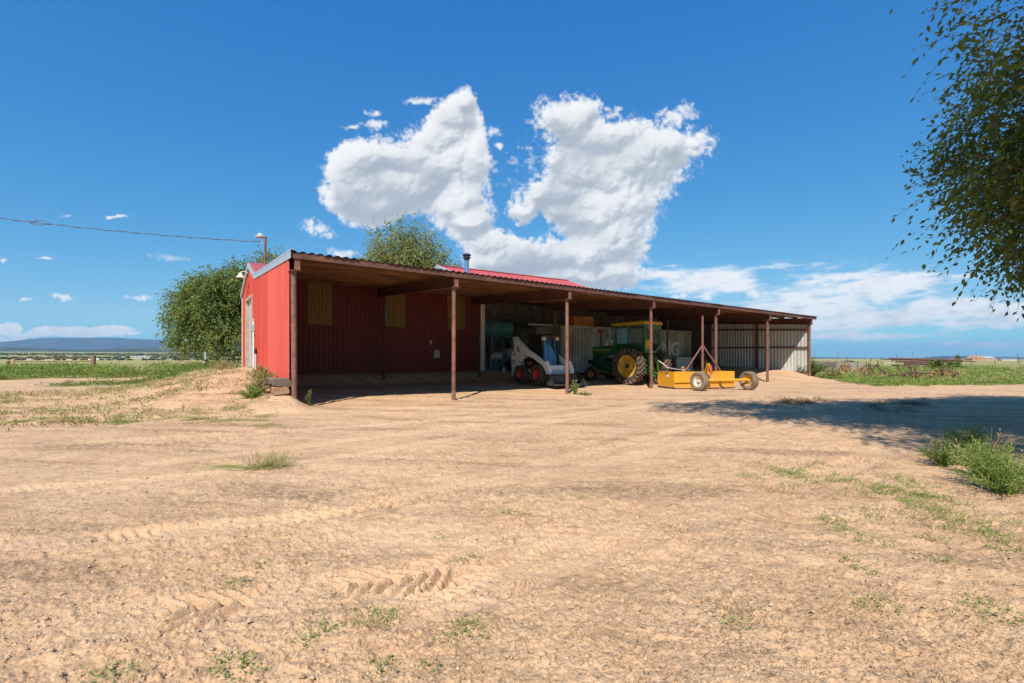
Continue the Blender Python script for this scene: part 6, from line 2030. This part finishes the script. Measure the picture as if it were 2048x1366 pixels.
def wagon(loc, rz, label, L=2.6, wd=1.05, wheelr=0.48):
    t = empty('wooden_wagon', loc, rz, label, 'wagon', 'old wooden wagons')
    for s_ in (-1, 1):
        for i in range(3):
            MB().box(-L / 2, L / 2, s_ * wd / 2 - 0.02, s_ * wd / 2 + 0.02, 0.30 + i * 0.235, 0.30 + i * 0.235 + 0.215).build('plank', m_plank, t)
        for x in (-L / 2 + 0.1, -0.35, 0.4, L / 2 - 0.12):
            MB().box(x - 0.03, x + 0.03, s_ * (wd / 2 + 0.021), s_ * (wd / 2 + 0.05), 0.2, 1.06).build('stake', m_gframe if x > 0 else m_plank, t)
    for x in (-L / 2, L / 2):
        for i in range(3):
            MB().box(x - 0.02, x + 0.02, -wd / 2 + 0.021, wd / 2 - 0.021, 0.30 + i * 0.235, 0.30 + i * 0.235 + 0.215).build('plank', m_plank, t)
    for i in range(5):
        MB().box(-L / 2 + 0.03, L / 2 - 0.03, -wd / 2 + 0.03 + i * 0.2, -wd / 2 + 0.22 + i * 0.2, 0.25, 0.29).build('floor_plank', m_plank, t)
    mb = MB(); bar(mb, (-L / 2, -wd / 2 - 0.03, 0.24), (L / 2, -wd / 2 - 0.03, 0.24), 0.05, 0.07); bar(mb, (-L / 2, wd / 2 + 0.03, 0.24), (L / 2, wd / 2 + 0.03, 0.24), 0.05, 0.07)
    bar(mb, (L / 2 + 0.05, -wd / 2 - 0.06, 0.15), (L / 2 + 0.05, -wd / 2 - 0.06, 0.95), 0.05, 0.05); bar(mb, (L / 2 + 0.05, wd / 2, 0.15), (L / 2 + 0.05, wd / 2, 1.0), 0.05, 0.05)
    mb.build('iron_frame', m_gframe, t)
    for x in (-L / 2 + 0.55, L / 2 - 0.5):
        MB().tube([(x, -wd / 2 - 0.25, wheelr if x < 0 else 0.36), (x, wd / 2 + 0.25, wheelr if x < 0 else 0.36)], 0.05, 8).build('axle', m_rust, t)
        for s_ in (-1, 1):
            r_ = wheelr if x < 0 else 0.36
            spoked(t, (x, s_ * (wd / 2 + 0.18), r_), r_, m_rusty, n=12)
    return t
wagon(gpt(1693, 36), 0.12, 'old grey wooden wagon with a yellow spoked wheel and green iron, nearer the shed front', 2.5)
wagon(gpt(1664, 42), 0.35, 'second old wooden wagon with green rails, partly hidden behind the first', 2.8)
dsh = lump('round_lid', gpt(1698, 46) + Vector((0, 0, 0.85)), (0.42, 0.42, 0.12), m_black, 'dark round pan resting up behind the wooden wagon', 'pan', 12)


def sulky(loc, rz, label, kind, scale=0.80):
    """horse-drawn implement: iron wheels, arched frame, seat on a spring, hand levers"""
    t = empty('horse_drawn_implement', loc, rz, label, 'implement', 'rusty horse-drawn implements')
    t.scale = (scale, scale, scale)
    fr = MB()
    if kind == 'arch':
        for x in (-0.75, 0.85):
            spoked(t, (x, -0.5 if x < 0 else -0.25, 0.42), 0.42, m_rust, n=8)
        spoked(t, (-0.95, 0.45, 0.42), 0.42, m_rusty, n=8)
        fr.tube([(-0.75, -0.4, 0.42), (-0.45, -0.3, 0.55), (-0.42, -0.2, 1.0), (0.15, -0.2, 0.98), (0.55, -0.2, 0.62), (0.85, -0.2, 0.42)], 0.045, 8)
        fr.tube([(-0.42, 0.3, 1.0), (-0.42, -0.3, 1.0)], 0.04, 8).tube([(0.15, 0.25, 0.98), (0.15, -0.3, 0.98)], 0.04, 8)
        fr.tube([(-0.42, 0.3, 1.0), (-0.9, 0.45, 0.42)], 0.04, 8)
        fr.tube([(0.12, -0.1, 0.98), (-0.25, -0.1, 0.25)], 0.03, 6)
        lev = MB().tube([(-0.5, -0.2, 0.7), (-0.32, -0.2, 1.65)], 0.025, 6)
        fr.box(0.10, 0.42, -0.24, -0.10, 0.92, 1.10).box(0.24, 0.30, -0.2, -0.14, 1.1, 1.42)
    elif kind == 'long':
        fr.tube([(-1.1, -0.1, 0.30), (-0.4, 0, 0.38), (0.35, 0, 0.52), (1.6, 0, 0.50), (2.2, 0, 0.48)], 0.05, 8)
        fr.tube([(-0.2, -0.4, 0.40), (0.3, 0.5, 0.45)], 0.045, 8).tube([(0.3, -0.4, 0.2), (0.3, -0.3, 1.0)], 0.05, 8).tube([(0.7, -0.4, 0.15), (0.55, -0.3, 0.98)], 0.05, 8).box(0.25, 0.62, -0.36, -0.26, 0.94, 1.02)
        for x in (-0.7, -0.2, 0.35, 0.9):
            fr.tube([(x, -0.1, 0.42), (x + 0.18, -0.15, 0.28), (x + 0.10, -0.2, 0.02)], 0.035, 6)
        spoked(t, (-1.2, -0.2, 0.24), 0.24, m_rust, n=6); spoked(t, (0.55, -0.45, 0.30), 0.30, m_rust, n=8); spoked(t, (0.55, 0.5, 0.30), 0.30, m_rust, n=8)
        spoked(t, (2.2, -0.2, 0.46), 0.46, m_rusty, 'x', n=8)
        lev = MB().tube([(1.25, -0.1, 0.5), (1.85, -0.1, 1.55)], 0.028, 6).tube([(0.6, 0.1, 0.7), (0.45, 0.1, 1.25)], 0.025, 6)
        seat = MB().tube([(-0.15, 0, 0.45), (-0.55, 0, 1.05)], 0.035, 6)
        seat.lathe([(0, 0.0), (0.24, 0.02), (0.30, 0.09), (0.28, 0.09), (0.2, 0.045), (0, 0.03)], 'z', c=(-0.62, 0, 1.05), seg=16)
        seat.build('seat', m_rust, t, smooth=40)
    else:
        fr.box(-0.35, 0.55, -0.22, 0.22, 0.52, 0.74).tube([(-0.7, 0, 0.62), (0.75, 0, 0.62)], 0.05, 8).tube([(0.45, -0.3, 0.1), (0.55, -0.2, 1.0)], 0.04, 8).tube([(0.2, 0.3, 0.15), (0.25, 0.2, 0.95)], 0.035, 8)
        for x in (-0.3, 0.1, 0.5):
            fr.tube([(x, -0.2, 0.55), (x + 0.1, -0.3, 0.25), (x, -0.35, 0.02)], 0.035, 6)
        spoked(t, (-0.15, -0.45, 0.33), 0.33, m_rusty, n=8, tilt=0.3); spoked(t, (0.55, -0.40, 0.30), 0.30, m_rust, n=8); spoked(t, (0.35, 0.5, 0.33), 0.33, m_rusty, n=8)
        lev = MB().tube([(0.45, 0, 0.7), (0.25, 0, 1.6)], 0.028, 6).tube([(0.05, 0.1, 0.7), (0.0, 0.1, 1.35)], 0.025, 6)
        seat = MB().tube([(-0.25, 0, 0.7), (-0.45, 0, 1.12)], 0.035, 6)
        seat.lathe([(0, 0.0), (0.2, 0.02), (0.27, 0.08), (0.25, 0.08), (0, 0.03)], 'z', c=(-0.5, 0, 1.12), seg=16)
        seat.build('seat', m_rust, t, smooth=40)
    fr.build('frame', m_rust, t, smooth=40)
    lev.build('lever', m_rust, t, smooth=40)
    return t
sulky(gpt(1746, 32.5), 0.05, 'rusty horse-drawn implement with an arched frame, next to the wooden wagon', 'arch')
sulky(gpt(1808, 30.0), 0.0, 'long rusty horse-drawn cultivator with a pan seat and yellow end wheel', 'long')
sulky(gpt(1888, 31.0), 0.1, 'compact rusty horse-drawn cultivator with yellow wheels, farthest from the shed', 'compact')

# stack of steel pipes on cross bearers
def pipe_run(name, x0, x1, Y0, Y1, zy0, zy1, r, label):
    a = at(x0, zy0, Y0); b = at(x1, zy1, Y1)
    o = MB().tube([(0, 0, 0), tuple(b - a)], r, 14).build(name, m_rustpipe, None, smooth=50, loc=a)
    return tag(o, label, 'pipe', 'rusty pipes stacked in the weeds')
m_rustpipe = paint('pipe_rust', (0.15, 0.070, 0.055), 0.75, 0, 0.25, 4, dirt=(0.09, 0.05, 0.045), damt=0.4)
pipe_run('steel_pipe', 1779, 1925, 50.0, 48.0, 717.2, 720.8, 0.11, 'thick rusty steel pipe on top of the pipe stack')
pipe_run('steel_pipe', 1762, 1952, 50.5, 48.3, 718.2, 723.5, 0.05, 'long thin rusty pipe reaching past both ends of the stack')
pipe_run('steel_pipe', 1783, 1905, 49.6, 47.6, 722.4, 724.8, 0.10, 'rusty steel pipe in the second layer of the stack')
pipe_run('steel_pipe', 1809, 1852, 49.0, 48.4, 727.2, 728.0, 0.12, 'short thick rusty pipe low in the stack')
pipe_run('steel_pipe', 1800, 1830, 48.6, 48.0, 731.0, 732.0, 0.10, 'short rusty pipe at the bottom of the stack')
pipe_run('steel_pipe', 1872, 1912, 48.8, 48.2, 724.6, 726.4, 0.09, 'short dark pipe under the farther end of the stack')
m_paleb = paint('pale_board', (0.55, 0.53, 0.50), 0.7, 0, 0.1, 4)
p0, p1 = at(1768, 728.5, 47), at(1789, 723.5, 47.5)
mb = MB(); bar(mb, (0, 0, 0), tuple(p1 - p0), 0.1, 0.05)
tag(mb.build('pale_board', m_paleb, None, loc=p0), 'pale board leaning on the pipe stack', 'board')
for i, (x, Y) in enumerate(((1826, 48.4), (1878, 48.0))):
    p = gpt(x, Y)
    mb = MB().box(-0.1, 0.1, -0.8, 0.8, 0, 0.3).box(-0.08, 0.08, -0.7, 0.7, 0.301, 0.62)
    tag(mb.build('bearer', tim, None, loc=p), ('timber bearer under the nearer end of the pipe stack' if i == 0 else 'timber bearer under the farther end of the pipe stack'), 'bearer')
bush('weed_bush', gpt(1872, 46.5), 0.9, 1.05, 2400, 0.2, 93, m_weed, 'green bush growing up through the pipe stack', stems=40)
bush('weed_bush', gpt(1908, 46.8), 0.8, 0.95, 1800, 0.2, 94, m_weed, 'darker green bush at the farther end of the pipe stack', stems=36)

# ------------------------------------------------------------------ far things
def gfar(x, Y):
    X = (x - 1024) / FPX * Y
    return Vector((X, Y, gz(X, Y)))


def house(name, x0, x1, ybase, ytop, yeave, Y, wall, roof, label, depth=9.0, mound=None, rz=0.0, gable=False, windows=3):
    a = at(x0, ybase, Y); b = at(x1, ybase, Y)
    w = (b - a).length
    H = (ybase - ytop) / FPX * Y; E = (ybase - yeave) / FPX * Y
    a.z = max(a.z, gz(a.x, a.y) + 0.1)
    t = empty(name, a, rz, label, 'building', None)
    MB().box(0, w, 0, depth, -4, E).build('wall', wall, t)
    mb = MB()
    if gable:
        mb.add([(-0.3, -0.5, E), (w / 2, -0.5, H), (w + 0.3, -0.5, E), (-0.3, depth, E), (w / 2, depth, H), (w + 0.3, depth, E)], [(0, 1, 4, 3), (1, 2, 5, 4), (0, 2, 1), (3, 4, 5), (0, 3, 5, 2)])
    else:
        mb.add([(-0.4, -0.5, E), (w + 0.4, -0.5, E), (w + 0.4, depth + 0.5, E), (-0.4, depth + 0.5, E), (-0.4, depth / 2, H), (w + 0.4, depth / 2, H)], [(0, 1, 5, 4), (2, 3, 4, 5), (0, 4, 3), (1, 2, 5), (0, 3, 2, 1)])
    mb.build('roof', roof, t)
    for i in range(windows):
        x = w * (i + 0.7) / (windows + 0.4)
        MB().box(x - w * 0.035, x + w * 0.035, -0.03, 0.02, E * 0.25, E * 0.75).build('window', m_glass, t)
    if mound is not None:
        mb = MB()
        mx0, mx1, my = mound
        q0 = at(mx0, my, Y) - a; q1 = at(mx1, my, Y) - a
        mb.add([(q0.x - 3, -14, -1.4), (q1.x + 3, -14, -1.4), (q1.x - 4, -1, 0.02), (q0.x + 4, -1, 0.02), (q0.x + 4, depth + 3, 0.02), (q1.x - 4, depth + 3, 0.02)], [(0, 1, 2, 3), (3, 2, 5, 4)])
        mb.build('earth_pad', paint('tan_earth_pad', (0.45, 0.29, 0.14), 0.95, 0, 0.15, 0.3), t)
    return t
m_hwall = paint('pale_house_wall', (0.55, 0.52, 0.47), 0.7, 0, 0.08, 0.5)
m_hroof = paint('blue_grey_roof', (0.42, 0.47, 0.50), 0.5, 0.2, 0.06, 0.5)
m_adobe = paint('tan_barn_wall', (0.46, 0.27, 0.165), 0.8, 0, 0.10, 0.5)
m_rroof = paint('far_red_roof', (0.38, 0.06, 0.05), 0.6, 0, 0.1, 0.5)
house('farm_house', 263, 298, 718.4, 713.9, 715.8, 760, m_hwall, m_hroof, 'long pale house with a grey-blue roof on a tan pad across the plain', 9, (236, 314, 720.5), windows=5)
house('farm_shed', 237.5, 247.5, 718.6, 715.6, 716.8, 770, m_hwall, m_hroof, 'small pale shed beside the long house across the plain', 5, windows=2)
house('far_barn', 361, 370, 713.6, 711.2, 712.4, 1300, m_adobe, m_rroof, 'far building with a red roof seen left of the elm, leftmost of two', 8, windows=1)
house('far_barn', 373.5, 378.5, 713.2, 709.6, 711.6, 1300, m_rroof, m_rroof, 'far red building just left of the elm, taller of two', 8, windows=1)
house('far_barn', 1944, 1973, 719.6, 711.0, 717.0, 600, m_adobe, m_adobe, 'tan gabled barn on the right-hand skyline', 10, gable=True, windows=1)
house('far_barn', 1971, 1994, 719.6, 712.8, 717.0, 620, m_adobe, m_hroof, 'low far building with a wide pale metal roof beside the tan barn', 14, windows=1)
house('far_barn', 2004, 2037, 719.6, 717.4, 718.8, 700, m_hwall, m_hroof, 'long low pale-roofed building at the right edge of the skyline', 8, windows=2)


def trailer(x0, x1, yb, yt, Y, label, cat='trailer'):
    a = at(x0, yb, Y); b = at(x1, yb, Y); w = (b - a).length; h = (yb - yt) / FPX * Y
    a.z = max(a.z, gz(a.x, a.y))
    t = empty('far_trailer', a, 0, label, cat)
    MB().box(0, w, 0, 2.2, h * 0.22, h).build('body', m_white, t, bevel=0.08)
    MB().box(w * 0.2, w * 0.8, -0.02, 0.0, h * 0.55, h * 0.8).build('window', m_glass, t)
    for q in (0.25, 0.75):
        MB().lathe([(0, -0.12), (h * 0.2, -0.12), (h * 0.2, 0.12), (0, 0.12)], 'y', c=(w * q, 0.1, h * 0.16), seg=14).build('wheel', m_black, t)
    return t
trailer(176, 197, 723.0, 718.0, 430, 'white trailer parked on the plain behind the tall gate post')
trailer(53, 62, 725.0, 721.5, 440, 'small white trailer seen over the latch end of the gate')
trailer(132, 142, 724.6, 721.6, 440, 'small pale trailer seen over the middle of the gate')
trailer(90, 108, 723.8, 721.6, 450, 'low grey trailer seen through the gate between the white ones')
# utility poles on the right skyline and by the road
for i, (x, yb, yt, Y, lab) in enumerate(((1629, 716, 704.5, 420, 'faint utility pole nearest the shed on the right skyline'), (1676, 716, 705, 420, 'second utility pole from the shed on the right skyline'),
                                      (1730, 716.5, 703, 380, 'third utility pole from the shed on the right skyline'), (1793, 718, 707, 360, 'fourth utility pole from the shed, left of the pipe stack top'), (1825.5, 718, 704.5, 300, 'fifth utility pole from the shed, above the pipe stack'),
                                      (1855, 718, 711.5, 330, 'short pole just above the pipe stack'), (1952.5, 719, 706.5, 240, 'utility pole just left of the tan barn gable'), (2036, 728, 708, 110, 'utility pole closest to the right edge of the picture'),
                                      (344, 722, 712, 200, 'pale utility pole beside the dirt road'))):
    a = at(x, yb, Y); h = (yb - yt) / FPX * Y
    t = empty('utility_pole', a, 0, lab, 'utility pole', 'utility poles on the plain')
    r_ = max(0.11, 0.00035 * Y)
    MB().tube([(0, 0, -3), (0, 0, h)], [r_, r_ * 0.8], 8).build('pole', tim, t)
    if h > 2.6:
        MB().box(-0.9, 0.9, -0.06, 0.06, h * 0.9, h * 0.9 + 0.12).build('crossarm', tim, t)
tree('far_tree', tuple(at(1916, 719, 170)), 0.8, [(0, 0, 0.75, 0.62, 0.7, 0.55)], 40, 27, 0.25, 51, 'round green tree on the right skyline behind the pipes', m_leafA, trunk_r=0.1, droop=0.2, limbs=4, twig_len=0.4)


# ---- mountains, foothills, mesas
def ridge(name, pts, Y, depth, seed, mat, rough=0.12, base=-40.0, n=260, m=34, lab=None):
    """a range standing at distance Y with the skyline given in photo pixels"""
    xs = np.linspace(pts[0][0], pts[-1][0], n)
    ys = np.interp(xs, [p[0] for p in pts], [p[1] for p in pts])
    top = CAMZ + (HZ - ys) / FPX * Y
    V_ = np.zeros((m, n, 3))
    for j in range(m):
        q = j / (m - 1)                       # 0 foot, 1 crest
        d = Y - depth * (1 - q)
        X = (xs - 1024) / FPX * Y * (1 - 0.0 * q)
        spur = fbm(xs / 16.0 + seed, np.full(n, q * 1.6 + seed), 4, 0.55)
        prof = q ** 0.85
        z = base + (top - base) * np.clip(prof + rough * 4 * spur * q * (1 - q) * 2.2, 0, 1)
        V_[j] = np.stack([X, np.full(n, d) + spur * depth * 0.25 * (1 - q), z], 1)
    back = V_[-1].copy(); back[:, 1] += depth; back[:, 2] = base
    V_ = np.concatenate([V_, back[None]], 0)
    idx = np.arange((m + 1) * n).reshape(m + 1, n)
    F = np.stack([idx[:-1, :-1], idx[:-1, 1:], idx[1:, 1:], idx[1:, :-1]], -1).reshape(-1, 4)
    o = link_mesh(name, np_mesh(name, V_.reshape(-1, 3), F, True), mat)
    return tag(o, kind='structure')


def hill_mat(name, c1, c2, s):
    m = bpy.data.materials.new(name); m.use_nodes = True
    nt = m.node_tree; b = nt.nodes['Principled BSDF']
    g = N(nt, 'ShaderNodeNewGeometry')
    v = VM(nt, 'MULTIPLY', g.outputs['Position'], (1, 1, 2.5))
    n = NOISE(nt, v, s, 8, 0.65)
    nt.links.new(MIX(nt, RAMP(nt, n, 0.42, 0.58), c1, c2), b.inputs['Base Color'])
    b.inputs['Roughness'].default_value = 1.0; b.inputs['Specular IOR Level'].default_value = 0.0
    return m
mh1 = hill_mat('forested_mountain', (0.022, 0.040, 0.024), (0.075, 0.085, 0.050), 0.004)
mh2 = hill_mat('juniper_foothill', (0.020, 0.036, 0.016), (0.110, 0.110, 0.055), 0.02)
ridge('mountains', [(-900, 700), (-500, 690), (-200, 694), (-60, 692), (0, 686.5), (20, 682.5), (40, 681.5), (55, 683), (75, 676.5), (110, 675.4), (150, 675.6), (200, 675), (235, 675.6), (260, 677.2), (300, 679.0), (330, 679.6), (380, 682), (450, 689), (520, 698), (600, 702)], 15000, 3500, 3.0, mh1)
ridge('foothills', [(-900, 697), (-300, 694), (0, 694.6), (30, 694.2), (80, 697), (120, 698.5), (180, 699.5), (230, 697.2), (300, 697), (350, 698.5), (420, 701), (560, 704)], 6500, 1500, 9.0, mh2, base=10)
ridge('mesa', [(1855, 717.6), (1872, 713.5), (1885, 712.0), (1930, 711.8), (1945, 713.2), (1990, 713.4), (2030, 714), (2060, 715.5), (2300, 713), (2500, 716), (2520, 719)], 9000, 900, 5.0, mh1, base=-60)
ridge('mesa', [(1560, 716.6), (1600, 714.2), (1660, 714.6), (1700, 715.6), (1770, 716.6), (1775, 718)], 11000, 900, 6.0, mh1, base=-60)


# dotted junipers across the far left plain: far too many to count
def scrub():
    rs = np.random.RandomState(12)
    n = 5200
    az = -0.95 + 0.70 * rs.rand(n); r = np.exp(np.log(420) + (np.log(3600) - np.log(420)) * rs.rand(n) ** 0.55)
    X = np.sin(az) * r; Y = np.cos(az) * r
    k = fbm(X * 0.003, Y * 0.006, 3) + 0.25 * ss(r, 500, 2600) > 0.05
    X, Y, r = X[k], Y[k], r[k]; n = len(X)
    Z = smooth_ground(X, Y)
    w = 1.6 + 2.6 * rs.rand(n)
    h = w * (0.5 + 0.3 * rs.rand(n))
    a = np.arange(6) * np.pi / 3
    ring = np.stack([np.cos(a), np.sin(a), np.full(6, 0.0)], 1); mid = ring * 1.0 + np.array([0, 0, 0.55]); mid[:, :2] *= 1.05
    tmpl = np.concatenate([ring * 0.8, mid, [[0, 0, 1.0]]])
    V_ = tmpl[None] * np.stack([w, w, h], 1)[:, None, :] * (0.8 + 0.4 * rs.rand(n, 13, 1)) + np.stack([X, Y, Z], 1)[:, None, :]
    f = []
    for i in range(6):
        j = (i + 1) % 6
        f += [(i, j, 6 + j), (i, 6 + j, 6 + i), (6 + i, 6 + j, 12)]
    F = (np.array(f)[None] + 13 * np.arange(n)[:, None, None]).reshape(-1, 3)
    o = link_mesh('scrub', np_mesh('scrub', V_.reshape(-1, 3), F, False, {'var': np.repeat(rs.rand(n), 13)}), leafmat('juniper_green', (0.022, 0.040, 0.016), (0.065, 0.085, 0.035), 0.0, 0.9))
    tag(o, 'dark juniper scrub dotted over the far plain', kind='stuff')


scrub()

# ------------------------------------------------------------------ the air
def haze():
    mb = MB().box(-26000, 26000, -3000, 30000, -260, 640)
    m = bpy.data.materials.new('thin_air'); m.use_nodes = True
    nt = m.node_tree
    for n_ in list(nt.nodes):
        if n_.type == 'BSDF_PRINCIPLED':
            nt.nodes.remove(n_)
    v = N(nt, 'ShaderNodeVolumePrincipled')
    v.inputs['Color'].default_value = (0.36, 0.64, 1.0, 1)
    v.inputs['Density'].default_value = 4.4e-5
    v.inputs['Anisotropy'].default_value = 0.0
    nt.links.new(v.outputs[0], nt.nodes['Material Output'].inputs['Volume'])
    o = mb.build('haze', m)
    tag(o, 'thin bluish air over the plain', kind='stuff')


haze()
